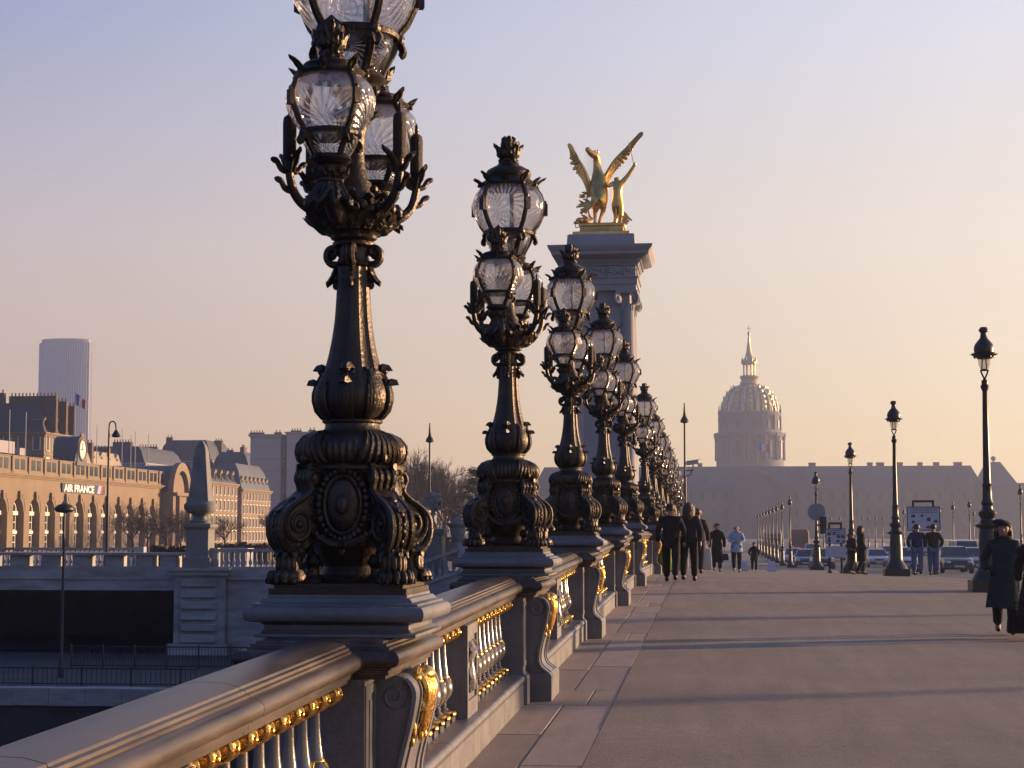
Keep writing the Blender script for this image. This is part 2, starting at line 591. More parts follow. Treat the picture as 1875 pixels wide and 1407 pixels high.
def slab(x0, x1, y0, y1, lift=0.0):
    L, W = round(y1 - y0, 2), round(x1 - x0, 3)
    key = (L, W)
    yc = (y0 + y1) / 2
    if key not in slab_cache:
        mb = MB()
        hx, hy = W / 2 - 0.004, L / 2 - 0.004
        b = 0.006
        mb.loft([[(-hx, -hy, -0.03), (hx, -hy, -0.03), (hx, hy, -0.03), (-hx, hy, -0.03)], [(-hx, -hy, -b), (hx, -hy, -b), (hx, hy, -b), (-hx, hy, -b)],
                 [(-hx + b, -hy + b, 0), (hx - b, -hy + b, 0), (hx - b, hy - b, 0), (-hx + b, hy - b, 0)]])
        o = mb.build('stone_slab', M['slab'], bed, 30)
        slab_cache[key] = o
    else:
        o = slab_cache[key].copy()
        COL.objects.link(o)
    o.location = ((x0 + x1) / 2, yc, gz(yc) - 0.001 + lift)
    o.rotation_euler = (atan2(gz(y1) - gz(y0), L), 0, 0)
    return o


prev = -13.0
marks = [1.97 - 6.78, 1.97] + LAMP_Y
for k, ly in enumerate(marks):
    a, b = prev, ly - 0.62
    for (x0, x1, ofs) in ((-1.74, -1.27, 0.0), (-1.27, -0.86, 0.55)):
        n = max(1, round((b - a) / 2.05)) if a < 42 else 1
        cuts = [a] + [a + (b - a) * (j / n) + (ofs if n > 1 else 0) * (0.7 if j < n else 0) for j in range(1, n)] + [b]
        for c0, c1 in zip(cuts, cuts[1:]):
            slab(x0, x1, c0, c1, rs.uniform(-0.002, 0.002))
    # through slab beside the pedestal
    slab(-1.74, -1.08, b, ly + 0.55, 0.001)
    slab(-1.08, -0.86, b, ly + 0.55, -0.001)
    prev = ly + 0.55
slab(-1.74, -0.86, prev, 92.9)

# kerbs
for nm, x0, x1 in (('kerb', KERB, KERB + 0.3), ('kerb_opposite', 30.6, 30.9)):
    mb = MB()
    n = 107
    rings = []
    for i in range(n + 1):
        y = -14 + i
        z = gx(x0, y) + 0.006
        rings.append([(x0, y, z - 0.3), (x1, y, z - 0.3), (x1, y, z - 0.02), (x1 - 0.02, y, z), (x0, y, z)])
    mb.loft(rings)
    struct(mb.build(nm, M['slab'], None, 30))
# bridge deck body and its outer edge
mb = MB()
rings = []
for i in range(54):
    y = -14 + i * 2.0
    z = gz(y)
    rings.append([(-2.25, y, z - 1.2), (38.8, y, z - 1.2), (38.8, y, z - 0.26), (-2.25, y, z - 0.26)])
mb.loft(rings)
struct(mb.build('bridge_deck', M['quay'], None, 30))
mb = MB()
rings = []
for i in range(54):
    y = -14 + i * 2.0
    z = gz(y)
    rings.append([(-2.45, y, z - 0.5), (-1.70, y, z - 0.5), (-1.70, y, z - 0.03), (-2.35, y, z - 0.03), (-2.45, y, z - 0.12)])
mb.loft(rings)
struct(mb.build('deck_edge', M['quay'], None, 30))

# painted lane lines on the bridge road
for i in range(14):
    y = 4 + i * 6.4
    struct(strip('lane_marking', 18.2, 18.32, y, y + 3.0, -0.136, M.setdefault('marking', material('road_paint', (0.6, 0.58, 0.55), 0.7, var=0.2, scale=6)), 1.0))

# river, quays and the city's ground, one step after another
def sheet(name, x0, x1, y0, y1, z, mat, z2=None):
    mb = MB()
    mb.add([(x0, y0, z), (x1, y0, z), (x1, y1, z if z2 is None else z2), (x0, y1, z if z2 is None else z2)], [(0, 1, 2, 3)])
    return struct(mb.build(name, mat, None, 0))


sheet('river_water', -1500, 1500, -400, 74.3, -8.6, M['water'])
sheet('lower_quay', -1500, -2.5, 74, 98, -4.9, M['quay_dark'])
GL = -1.0
mb = MB()      # the city ground: the approach falls gently from the bridge end to the esplanade
vs = [(-9.0, 92.9, -0.145), (KERB, 92.9, -0.25), (KERB, 140, GL), (-9.0, 140, GL), (KERB, 92.9, -0.39), (42, 92.9, -0.39), (42, 140, GL), (-9.0, 92.9, -6), (42, 92.9, -6)]
mb.add(vs, [(0, 1, 2, 3), (4, 5, 6, 2), (7, 8, 5, 4, 1, 0)])
struct(mb.build('approach', M['road'], None, 0))
sheet('ground', -3000, 3000, 140, 6000, GL - 0.004, M['earth'])
sheet('quay_street', -1500, -9.0, 98.6, 140, -0.55, M['earth'], GL)
sheet('quay_street_west', 42, 1500, 93, 140, -0.4, M['earth'], GL)
# lawns and gravel walks of the esplanade
for (x0, x1, y0, y1) in ((-34, -2, 175, 420), (40, 72, 175, 420), (-34, -2, 450, 640), (40, 72, 450, 640), (84, 112, 175, 420)):
    sheet('lawn', x0, x1, y0, y1, GL + 0.02, M['grass'])
for (x0, x1) in ((-42, -34), (-2, 4.5), (33, 40), (72, 84)):
    sheet('gravel_walk', x0, x1, 175, 640, GL + 0.008, M['gravel'])
sheet('avenue', 4.8, 32.6, 140, 640, GL + 0.012, M['road'])

# ------------------------------------------------------------------ the bridge candelabra (one model, then copies)
def spiral2(c, r0, r1, a0, a1, n):
    return [(c[0] + (r0 + (r1 - r0) * (i / n)) * cos(radians(a0 + (a1 - a0) * i / n)), c[1] + (r0 + (r1 - r0) * (i / n)) * sin(radians(a0 + (a1 - a0) * i / n))) for i in range(n + 1)]


def scroll_leg_mesh():
    mb = MB()
    # outline of the scroll in (r, z): r is the distance from the lamp's axis along the diagonal
    big = (0.375, 0.335)
    outer = catmull([(0.300, 0.600), (0.352, 0.588), (0.372, 0.560), (0.350, 0.528), (0.335, 0.500), (0.372, 0.462), (0.430, 0.425),
                     (0.478, 0.365), (0.486, 0.300), (0.462, 0.240), (0.410, 0.205), (0.350, 0.200)], 4)
    inner = [(0.300, 0.22), (0.235, 0.28), (0.225, 0.40), (0.235, 0.52), (0.24, 0.60)]
    poly = outer + inner
    mb.prism([(p[0], p[1]) for p in poly], -0.055, 0.055, 'y', 0.012)
    # raised ribbon along the outer edge
    for w_ in (-0.058, -0.02, 0.02, 0.058):
        mb.tube([(p[0] + 0.004, w_, p[1]) for p in outer], 0.020 if abs(w_) > 0.03 else 0.017, 6)
    for s in (-1, 1):
        sp = spiral2(big, 0.098, 0.014, 60, -620, 44)
        mb.tube([(p[0], s * 0.058, p[1]) for p in sp], [0.016 - 0.007 * i / 44 for i in range(45)], 6)
        mb.ell((big[0], s * 0.06, big[1]), (0.02, 0.016, 0.02), 8, 5)
        sp = spiral2((0.325, 0.560), 0.040, 0.008, -30, 420, 24)
        mb.tube([(p[0], s * 0.062, p[1]) for p in sp], 0.010, 6)
        mb.ell((0.325, s * 0.055, 0.560), (0.04, 0.022, 0.04), 10, 6)
        sp = spiral2((0.30, 0.44), 0.045, 0.008, 250, -120, 18)
        mb.tube([(p[0], s * 0.056, p[1]) for p in sp], 0.009, 6)
    # leaf drooping over the shoulder, beads down the spine
    mb.leaf((0.335, 0, 0.515), (1, 0, -0.2), (0.75, 0, -0.66), 0.17, 0.11, curl=0.5, n=8)
    for i in range(6):
        q = outer[int(len(outer) * (0.55 + 0.06 * i))]
        mb.ell((q[0] + 0.012, 0, q[1]), 0.017 - i * 0.001, 8, 5)
    mb.ell((0.418, 0, 0.452), (0.022, 0.03, 0.02), 8, 6)
    mb.v = [(0.05 + (p[0] - 0.05) * (0.885 - 0.155 * min(1, max(0, (p[2] - 0.40) / 0.13))), p[1] * 0.95, p[2]) for p in mb.v]
    return mb


def paw_mesh():
    mb = MB()
    mb.lathe([(0.060, 0.225), (0.072, 0.20), (0.066, 0.16), (0.055, 0.12), (0.062, 0.075), (0.085, 0.045), (0.088, 0.018), (0.075, 0.0)], 12, c=(0.385, 0))
    for k in range(-3, 4):
        a = k * 0.42
        x, y = 0.40 + 0.098 * cos(a), 0.098 * sin(a) * 0.95
        mb.ell((x, y, 0.035), (0.034, 0.022, 0.036), 8, 6)
        mb.ell((x + 0.026 * cos(a), y + 0.026 * sin(a), 0.018), (0.014, 0.010, 0.016), 6, 4)
        mb.ell((0.39 + 0.064 * cos(a), 0.064 * sin(a), 0.10), (0.026, 0.02, 0.055), 7, 5)
    for k in range(-2, 3):
        a = k * 0.6
        mb.leaf((0.385 + 0.055 * cos(a), 0.055 * sin(a), 0.205), (cos(a), sin(a), 0), (cos(a) * 0.3, sin(a) * 0.3, -0.8), 0.07, 0.06, curl=0.9, n=5)
    mb.v = [(0.05 + (p[0] - 0.05) * 0.88, p[1] * 0.88, p[2]) for p in mb.v]
    return mb


def cartouche_mesh():
    """oval shield with wreath on the -y face"""
    mb = MB()
    y = -0.235
    ring = []
    N_ = 28
    for rr, yy in ((0.0, y - 0.030), (0.05, y - 0.028), (0.082, y - 0.016), (0.090, y - 0.004), (0.095, y + 0.03)):
        ring.append([(rr * cos(2 * pi * i / N_), yy, 0.43 + 1.45 * rr * sin(2 * pi * i / N_)) for i in range(N_)])
    mb.loft(ring)
    mb.tube([(0.098 * cos(2 * pi * i / 40), y - 0.012, 0.43 + 0.141 * sin(2 * pi * i / 40)) for i in range(41)], 0.011, 6)
    rnd = random.Random(3)
    for i in range(30):
        a = 2 * pi * i / 30
        mb.ell((0.128 * cos(a), y - 0.008 + rnd.uniform(-0.008, 0.006), 0.43 + 0.168 * sin(a)), (rnd.uniform(0.015, 0.024),) * 3, 7, 5)
    for i in range(10):
        a = 2 * pi * i / 10 + 0.3
        mb.leaf((0.13 * cos(a), y, 0.43 + 0.17 * sin(a)), (0, -1, 0), (cos(a), 0, sin(a)), 0.06, 0.05, curl=0.9, n=4)
    # mask and swag on and below the shield
    mb.ell((0.0, y - 0.035, 0.43), (0.035, 0.022, 0.05), 10, 7)
    for s in (-1, 1):
        mb.tube([(s * t * 0.17, y - 0.012 - 0.02 * sin(pi * t), 0.235 + 0.075 * t * t) for t in [i / 8 for i in range(9)]], [0.026 - 0.012 * i / 8 for i in range(9)], 7)
        for i in range(6):
            t = i / 6
            mb.ell((s * t * 0.16, y - 0.03, 0.235 + 0.075 * t * t), 0.019, 7, 5)
        mb.leaf((s * 0.05, y, 0.60), (0, -1, 0), (s * 0.8, 0, 0.1), 0.13, 0.07, curl=0.7, n=6)
    mb.ell((0, y - 0.02, 0.605), (0.035, 0.03, 0.03), 9, 6)
    mb.v = [(p[0] * 0.92, p[1] * 0.92, p[2]) for p in mb.v]
    return mb


def flute(k, d):
    return lambda t, r, z: r * (1 - d * abs(sin(k * t / 2)) ** 0.6 + d * 0.5)


def lantern(parent, name, loc, zz, R, npane, gmat, seedv, ph0):
    """zz: neck bottom, ring, widest, glass top, roof top, finial top. One part (the cage) with panes, roof and finial as sub-parts"""
    zb, zr, zm, zt, zo, zf = zz
    H = zt - zr

    def prof(u):     # u 0..1 from ring to glass top
        return R * (0.70 + 0.30 * sin(pi * min(1.0, 0.12 + 0.88 * u) ** 0.92 * 0.98) ** 0.8) if u < 1 else R * 0.70

    def rad(u):
        pts_ = [(0, 0.66), (0.22, 0.86), (0.45, 0.985), (0.6, 1.0), (0.8, 0.93), (1.0, 0.74)]
        for (a, ra), (b, rb) in zip(pts_, pts_[1:]):
            if u <= b:
                t = (u - a) / (b - a)
                return R * (ra + (rb - ra) * (t * t * (3 - 2 * t) * 0.35 + t * 0.65))
        return R * 0.74

    cage = MB()
    step = 2 * pi / npane
    angs = [ph0 + step * (i + 0.5) for i in range(npane)]
    rr = R * 0.07
    for a in angs:
        cage.tube([((rad(u) + rr * 0.2) * cos(a), (rad(u) + rr * 0.2) * sin(a), zr + H * u) for u in [i / 12 for i in range(13)]], rr, 6)
        for u in (0.52,):
            q = rad(u) + rr
            cage.xf = Matrix.Translation((q * cos(a), q * sin(a), zr + H * u)) @ Matrix.Rotation(a, 4, 'Z')
            cage.cbox((0, 0, 0), (rr * 1.6, rr * 2.2, R * 0.34))
            cage.ell((0, 0, R * 0.21), rr * 0.8, 6, 4)
            cage.xf = None
        # lower ribs
        low = [(R * 0.66, zr), (R * 0.60, zr - (zr - zb) * 0.35), (R * 0.46, zr - (zr - zb) * 0.75), (R * 0.40, zb)]
        cage.tube([(q * cos(a), q * sin(a), z) for q, z in catmull(low, 4)], rr * 1.1, 6)
        cage.ell((R * 0.70 * cos(a), R * 0.70 * sin(a), zr - 0.012), (rr * 1.7,) * 3, 8, 6)
        cage.leaf((R * 0.66 * cos(a), R * 0.66 * sin(a), zr), (cos(a), sin(a), 0), (cos(a) * 0.5, sin(a) * 0.5, -0.7), R * 0.42, R * 0.28, curl=-0.9, n=5)
    cage.lathe([(R * 0.62, zr - R * 0.055), (R * 0.70, zr - R * 0.06), (R * 0.72, zr), (R * 0.69, zr + R * 0.05), (R * 0.63, zr + R * 0.04)], 32)
    cage.lathe([(R * 0.20, zb - R * 0.22), (R * 0.44, zb - R * 0.10), (R * 0.50, zb - 0.01), (R * 0.44, zb + R * 0.05), (R * 0.36, zb + R * 0.03)], 24)
    cage.lathe([(R * 0.70, zt - R * 0.08), (R * 0.79, zt - R * 0.06), (R * 0.83, zt), (R * 0.80, zt + R * 0.06), (R * 0.70, zt + R * 0.07)], 32)
    # crest of tips round the upper ring
    for i in range(npane * 2):
        a = ph0 + step * (i + 1) / 2
        big = i % 2 == 0
        cage.leaf((R * 0.78 * cos(a), R * 0.78 * sin(a), zt + 0.0), (cos(a), sin(a), 0), (cos(a) * 0.55, sin(a) * 0.55, 0.75), R * (0.34 if big else 0.2), R * 0.24, curl=1.0, n=5)
        cage.ell((R * 0.84 * cos(a), R * 0.84 * sin(a), zt - R * 0.03), R * 0.055, 6, 5)
    cg = cage.build(name, M['bronze'], parent, 40, loc)
    # panes
    for i in range(npane):
        a0 = ph0 + step * i
        hw = step * 0.5
        for part in ('pane', 'lower_pane'):
            nu, nv = 12, 10
            vs, uvs, fs = [], [], []
            for k in range(nv + 1):
                v = k / nv
                for j in range(nu + 1):
                    u = -1 + 2 * j / nu
                    bul = (1 - u * u) * (1 - (2 * v - 1) ** 2)
                    if part == 'pane':
                        q = (rad(v) - rr * 0.3) * (1 + 0.055 * bul)
                        z = zr + H * v
                    else:
                        q = R * (0.38 + 0.25 * v) * (1 + 0.20 * bul) * (0.98)
                        z = zb + (zr - zb) * v
                    vs.append((q * cos(a0 + hw * u), q * sin(a0 + hw * u), z))
                    uvs.append((u, -1 + 2 * v))
            for k in range(nv):
                for j in range(nu):
                    b = k * (nu + 1) + j
                    fs.append((b, b + 1, b + nu + 2, b + nu + 1))
            me = bpy.data.meshes.new(part)
            me.from_pydata(vs, [], fs)
            ul = me.uv_layers.new(name='UVMap')
            for lp in me.loops:
                ul.data[lp.index].uv = uvs[lp.vertex_index]
            me.polygons.foreach_set('use_smooth', [True] * len(fs))
            me.materials.append(gmat)
            obj(part, me, cg)
    roof = MB()
    hr = zo - zt
    roof.lathe([(R * 0.72, zt + R * 0.05), (R * 0.70, zt + R * 0.12), (R * 0.60, zt + hr * 0.35), (R * 0.63, zt + hr * 0.45), (R * 0.645, zt + hr * 0.60), (R * 0.60, zt + hr * 0.74),
                (R * 0.46, zt + hr * 0.88), (R * 0.32, zo), (R * 0.26, zo + hr * 0.12)], 32)
    roof.build('roof', M['bronze'], cg, 35)
    fin = MB()
    hf = zf - zo
    fin.lathe([(R * 0.25, zo - 0.005), (R * 0.29, zo + hf * 0.05), (R * 0.25, zo + hf * 0.12), (R * 0.20, zo + hf * 0.20), (R * 0.28, zo + hf * 0.27), (R * 0.33, zo + hf * 0.36), (R * 0.31, zo + hf * 0.50),
               (R * 0.20, zo + hf * 0.60), (R * 0.22, zo + hf * 0.68), (R * 0.20, zo + hf * 0.80), (R * 0.12, zo + hf * 0.90), (R * 0.02, zf)], 20, mod=flute(10, 0.12))
    for k in range(6):
        a = 2 * pi * k / 6 + 0.3
        fin.leaf((R * 0.27 * cos(a), R * 0.27 * sin(a), zo + hf * 0.30), (cos(a), sin(a), 0), (cos(a) * 0.1, sin(a) * 0.1, 1), R * 0.36, R * 0.26, curl=1.0, n=5)
        fin.leaf((R * 0.17 * cos(a + .5), R * 0.17 * sin(a + .5), zo + hf * 0.62), (cos(a + .5), sin(a + .5), 0), (-cos(a + .5) * .15, -sin(a + .5) * .15, 1), R * 0.28, R * 0.2, curl=0.45, n=5)
        fin.ell((R * 0.24 * cos(a), R * 0.24 * sin(a), zo + hf * 0.15), R * 0.06, 6, 5)
    fin.build('finial', M['bronze'], cg, 40)
    return cg


def make_candelabra():
    root = empty('candelabra')
    B = M['bronze']
    mb = MB()
    mb.box(-0.335, -0.335, 0.0, 0.335, 0.335, 0.028)
    mb.box(-0.315, -0.315, 0.028, 0.315, 0.315, 0.05)
    mb.build('base_plate', B, root, 30)
    core = MB()
    core.lathe([(0.20, 0.045), (0.21, 0.07), (0.16, 0.09), (0.14, 0.13), (0.16, 0.16), (0.175, 0.185), (0.19, 0.22), (0.215, 0.28), (0.22, 0.40), (0.205, 0.55), (0.20, 0.60)], 32)
    for sx in (-1, 1):
        for sy in (-1, 1):
            core.lathe([(0.055, 0.045), (0.06, 0.07), (0.035, 0.09), (0.03, 0.12), (0.05, 0.15), (0.03, 0.19)], 10, c=(sx * 0.16, sy * 0.16))
    core.build('core', B, root)
    lm, pm, cm_ = scroll_leg_mesh(), paw_mesh(), cartouche_mesh()
    first = None
    for k in range(4):
        if first is None:
            a = lm.build('scroll_leg', B, root, 40)
            b = pm.build('paw', B, a, 40, (0, 0, 0.045))
            c = cm_.build('cartouche', B, root, 40)
            first = (a, c)
            a.rotation_euler = (0, 0, radians(45))
        else:
            copy_tree(first[0], rz=radians(45 + 90 * k), parent=root)
            copy_tree(first[1], rz=radians(90 * k), parent=root)
    mb = MB()
    mb.lathe([(0.20, 0.595), (0.265, 0.605), (0.268, 0.622), (0.235, 0.632)], 40)
    cush = [(0.235, 0.630), (0.262, 0.655), (0.272, 0.69), (0.268, 0.725), (0.245, 0.76), (0.20, 0.785), (0.165, 0.795)]
    mb.lathe(cush, 96, mod=lambda t, r, z: r * (1 - 0.035 * abs(sin(24 * t)) - 0.02 * (0.5 + 0.5 * cos(4 * t))))
    for k in range(4):
        a = pi / 4 + k * pi / 2
        for j in range(-3, 4):
            aa = a + j * 0.11
            mb.tube([(r * 1.01 * cos(a + (aa - a) * (1.4 - 0.8 * i / 6)), r * 1.01 * sin(a + (aa - a) * (1.4 - 0.8 * i / 6)), z) for i, (r, z) in enumerate(cush)], [0.013, 0.016, 0.018, 0.018, 0.015, 0.011, 0.007], 6)
        mb.ell((0.275 * cos(a), 0.275 * sin(a), 0.66), (0.02, 0.02, 0.03), 8, 6)
    mb.build('cushion', B, root, 40)
    mb = MB()
    mb.lathe([(0.165, 0.79), (0.150, 0.80), (0.138, 0.815), (0.136, 0.835), (0.150, 0.842), (0.152, 0.852), (0.138, 0.858), (0.12, 0.862)], 36)
    mb.build('neck', B, root)
    mb = MB()
    bulb = [(0.12, 0.858), (0.150, 0.872), (0.178, 0.905), (0.190, 0.950), (0.190, 0.985), (0.180, 1.02), (0.162, 1.06), (0.138, 1.10), (0.118, 1.14)]
    mb.lathe(bulb, 64, mod=lambda t, r, z: r * (1 - 0.03 * abs(sin(8 * t)) + 0.012 * sin(32 * t)))
    for k in range(8):
        a = k * pi / 4 + pi / 8 * 0
        o, u = (cos(a), sin(a), 0), (cos(a) * 0.35, sin(a) * 0.35, 1)
        for j in (-2, -1, 0, 1, 2):
            mb.tube([((r + 0.004) * cos(a + j * 0.07 * (1.3 - abs(i - 3) * 0.12)), (r + 0.004) * sin(a + j * 0.07 * (1.3 - abs(i - 3) * 0.12)), z) for i, (r, z) in enumerate(bulb[:8 - abs(j)])],
                    [0.016 - 0.002 * abs(j)] * (8 - abs(j)), 6)
        if k % 2 == 0:
            mb.leaf((0.165 * cos(a), 0.165 * sin(a), 1.0), o, u, 0.055, 0.075, curl=1.9, n=7, th=0.02)
            mb.leaf((0.140 * cos(a), 0.140 * sin(a), 1.065), o, (0, 0, 1), 0.065, 0.09, curl=1.9, n=7, th=0.02)
            mb.ell((0.158 * cos(a), 0.158 * sin(a), 1.10), 0.022, 8, 6)
        else:
            mb.leaf((0.165 * cos(a), 0.165 * sin(a), 1.01), o, (-cos(a) * 0.35, -sin(a) * 0.35, 1), 0.11, 0.10, curl=0.15, n=7)
    mb.build('bulb', B, root, 40)
    mb = MB()
    sh = catmull([(0.155, 1.06), (0.138, 1.12), (0.120, 1.19), (0.105, 1.27), (0.093, 1.36), (0.086, 1.46), (0.082, 1.56), (0.080, 1.64)], 3)
    mb.lathe(sh, 72, mod=lambda t, r, z: r * (1 - 0.10 * max(0, sin(6 * t)) ** 0.5 + 0.03))
    mb.build('shaft', B, root, 32)
    mb = MB()
    for k in range(4):
        a = k * pi / 2
        o, u = (cos(a), sin(a), 0), (0, 0, -1)
        mb.leaf((0.085 * cos(a), 0.085 * sin(a), 1.63), o, (cos(a) * 0.3, sin(a) * 0.3, -1), 0.10, 0.07, curl=0.7, n=6)
        mb.ell((0.092 * cos(a), 0.092 * sin(a), 1.575), (0.024, 0.024, 0.03), 8, 6)
        mb.ell((0.090 * cos(a), 0.090 * sin(a), 1.535), (0.018, 0.018, 0.022), 8, 6)
        # ear scrolls
        cs = [(0.08, 1.64), (0.115, 1.645), (0.135, 1.675), (0.13, 1.71), (0.105, 1.725), (0.088, 1.71), (0.095, 1.69)]
        for w_ in (-0.014, 0.014):
            mb.tube([(q[0] * cos(a) - w_ * sin(a), q[0] * sin(a) + w_ * cos(a), q[1]) for q in catmull(cs, 4)], 0.018, 7)
        mb.ell((0.108 * cos(a), 0.108 * sin(a), 1.69), (0.022, 0.022, 0.026), 8, 6)
    mb.lathe([(0.085, 1.625), (0.10, 1.635), (0.085, 1.65), (0.075, 1.68), (0.08, 1.72), (0.105, 1.735), (0.108, 1.75), (0.09, 1.757)], 32)
    mb.build('capital', B, root, 40)
    mb = MB()
    mb.lathe([(0.088, 1.755), (0.115, 1.77), (0.118, 1.785), (0.135, 1.80), (0.18, 1.83), (0.222, 1.865), (0.232, 1.885), (0.20, 1.91), (0.13, 1.94), (0.10, 2.0), (0.085, 2.06)], 48,
             mod=lambda t, r, z: r * (1 + 0.05 * sin(8 * t) * (1.78 < z < 1.9)))
    rnd = random.Random(11)
    for k in range(16):
        a = k * pi / 8
        o = (cos(a), sin(a), 0)
        big = k % 2 == 0
        mb.leaf((0.15 * cos(a), 0.15 * sin(a), 1.80), o, (cos(a) * 0.9, sin(a) * 0.9, 0.9), 0.10 if big else 0.085, 0.12, curl=0.9, n=6, th=0.02)
        mb.ell((0.225 * cos(a), 0.225 * sin(a), 1.905), (0.024, 0.024, 0.03), 8, 6)
        mb.leaf((0.16 * cos(a + .2), 0.16 * sin(a + .2), 1.91), o, (cos(a) * 0.3, sin(a) * 0.3, 1), rnd.uniform(0.06, 0.11), 0.08, curl=rnd.uniform(0.9, 1.7), n=5)
    for k in range(26):
        a = rnd.uniform(0, 2 * pi); r = rnd.uniform(0.08, 0.2); z = rnd.uniform(1.92, 2.04) - r * 0.2
        mb.ell((r * cos(a), r * sin(a), z), (rnd.uniform(0.015, 0.032),) * 3, 7, 5)
    mb.build('bowl', B, root, 40)
    mb = MB()
    mb.lathe([(0.085, 2.04), (0.06, 2.10), (0.05, 2.2), (0.055, 2.3), (0.07, 2.36), (0.052, 2.40), (0.05, 2.48), (0.09, 2.53), (0.12, 2.56), (0.11, 2.58)], 20)
    for k in range(8):
        a = k * pi / 4
        mb.leaf((0.05 * cos(a), 0.05 * sin(a), 2.34), (cos(a), sin(a), 0), (cos(a) * 0.4, sin(a) * 0.4, 1), 0.09, 0.07, curl=1.2, n=6)
        mb.leaf((0.05 * cos(a), 0.05 * sin(a), 2.46), (cos(a), sin(a), 0), (cos(a) * 0.5, sin(a) * 0.5, 1), 0.09, 0.08, curl=1.2, n=6)
        mb.ell((0.10 * cos(a), 0.10 * sin(a), 2.53), 0.028, 7, 5)
    mb.build('lantern_stem', B, root, 40)
    # bulrush arms
    am = MB()
    pth = catmull([(0.10, 1.90), (0.18, 1.885), (0.27, 1.905), (0.335, 1.96), (0.365, 2.04), (0.37, 2.11), (0.37, 2.14)], 5)
    am.tube([(p[0], 0, p[1]) for p in pth], [0.030 - 0.012 * i / (len(pth) - 1) for i in range(len(pth))], 8)
    for (r, z, s, L) in ((0.345, 1.975, 1, 0.085), (0.367, 2.07, 1, 0.085), (0.365, 2.07, -1, 0.075), (0.30, 1.93, -1, 0.05)):
        q = catmull([(r, 0, z), (r + s * L * 0.55, 0, z + L * 0.15), (r + s * L * 0.85, 0, z + L * 0.55), (r + s * L * 1.25, 0, z + L * 0.7)], 4)
        am.tube(q, [0.014, 0.016, 0.017, 0.017, 0.016, 0.015, 0.014, 0.014, 0.015, 0.017, 0.015, 0.012, 0.004], 6)
    for w_ in (-1, 1):
        am.leaf((0.365, w_ * 0.012, 2.07), (0, w_, 0), (0, w_ * 0.5, 1), 0.12, 0.05, curl=0.9, n=5)
    am.ell((0.12, 0, 1.905), (0.05, 0.04, 0.04), 9, 6)
    bl = MB()
    bl.lathe([(0.010, 2.12), (0.024, 2.13), (0.033, 2.15), (0.034, 2.32), (0.030, 2.345), (0.018, 2.355), (0.009, 2.36), (0.008, 2.40), (0.003, 2.41)], 14, c=(0.37, 0))
    a0 = None
    for k, (dx, dy) in enumerate(((0.28, -0.25), (0.28, 0.25), (-0.28, 0.25), (-0.28, -0.25))):
        an = atan2(dy, dx)
        if a0 is None:
            a0 = am.build('arm', B, root, 40)
            bl.build('bulrush', M['bulrush'], a0, 40)
            a0.rotation_euler = (0, 0, an)
        else:
            copy_tree(a0, rz=an, parent=root)
    # brackets that carry the two hanging lanterns
    for s in (-1, 1):
        cx, cy = s * 0.05, s * 0.34
        mb = MB()
        an = atan2(cy, cx); q = sqrt(cx * cx + cy * cy)
        mb.tube([(t * cos(an), t * sin(an), z) for t, z in catmull([(0.08, 1.90), (0.16, 1.86), (0.26, 1.87), (q, 1.95), (q, 2.06)], 5)], [0.05 - 0.012 * abs(i - 10) / 10 for i in range(21)], 9)
        mb.lathe([(0.04, 1.93), (0.06, 1.95), (0.045, 1.98), (0.05, 2.02), (0.075, 2.05), (0.08, 2.07), (0.05, 2.085)], 18, c=(cx, cy))
        for k in range(10):
            a = k * 2 * pi / 10
            mb.leaf((cx + 0.04 * cos(a), cy + 0.04 * sin(a), 1.97), (cos(a), sin(a), 0), (cos(a) * 0.3, sin(a) * 0.3, 1), 0.09, 0.07, curl=0.9, n=6)
            mb.leaf((cx + 0.05 * cos(a + .3), cy + 0.05 * sin(a + .3), 1.99), (cos(a), sin(a), 0), (cos(a) * 0.5, sin(a) * 0.5, -1), 0.13, 0.06, curl=0.8, n=6)
        mb.build('lantern_bracket', B, root, 40)
        lantern(root, 'side_lantern', (cx, cy, 0), (2.115, 2.235, 2.39, 2.525, 2.60, 2.83), 0.215, 4, M['glass_shell'], 1, -pi / 2)
    lantern(root, 'top_lantern', (0, 0, 0), (2.60, 2.815, 3.05, 3.235, 3.42, 3.69), 0.315, 5, M['glass_sun'], 2, -pi / 2)
    return root


M['bulrush'] = material('bulrush_bronze', (0.045, 0.030, 0.020), 0.6, 0.2, bump=0.8, bscale=160)

# ------------------------------------------------------------------ balustrade sections and lamp pedestals
RX = -1.80
cap_prof = [(0.10, 0.868), (0.125, 0.872), (0.125, 0.890), (0.142, 0.894), (0.142, 0.912), (0.155, 0.918), (0.155, 0.926)] \
    + [(0.152 + 0.050 * cos(radians(a)), 0.966 + 0.040 * sin(radians(a))) for a in range(-80, 91, 17)] \
    + [(0.146, 1.008), (0.146, 1.018), (0.132, 1.021), (0.130, 1.032), (0.112, 1.035), (0.108, 1.044), (0.05, 1.058), (-0.02, 1.061), (-0.09, 1.055), (-0.15, 1.038), (-0.19, 1.0), (-0.20, 0.96), (-0.16, 0.92), (-0.12, 0.868)]
HALF = 3.39 - 0.62      # half length of an open section

GAP = 'gap'


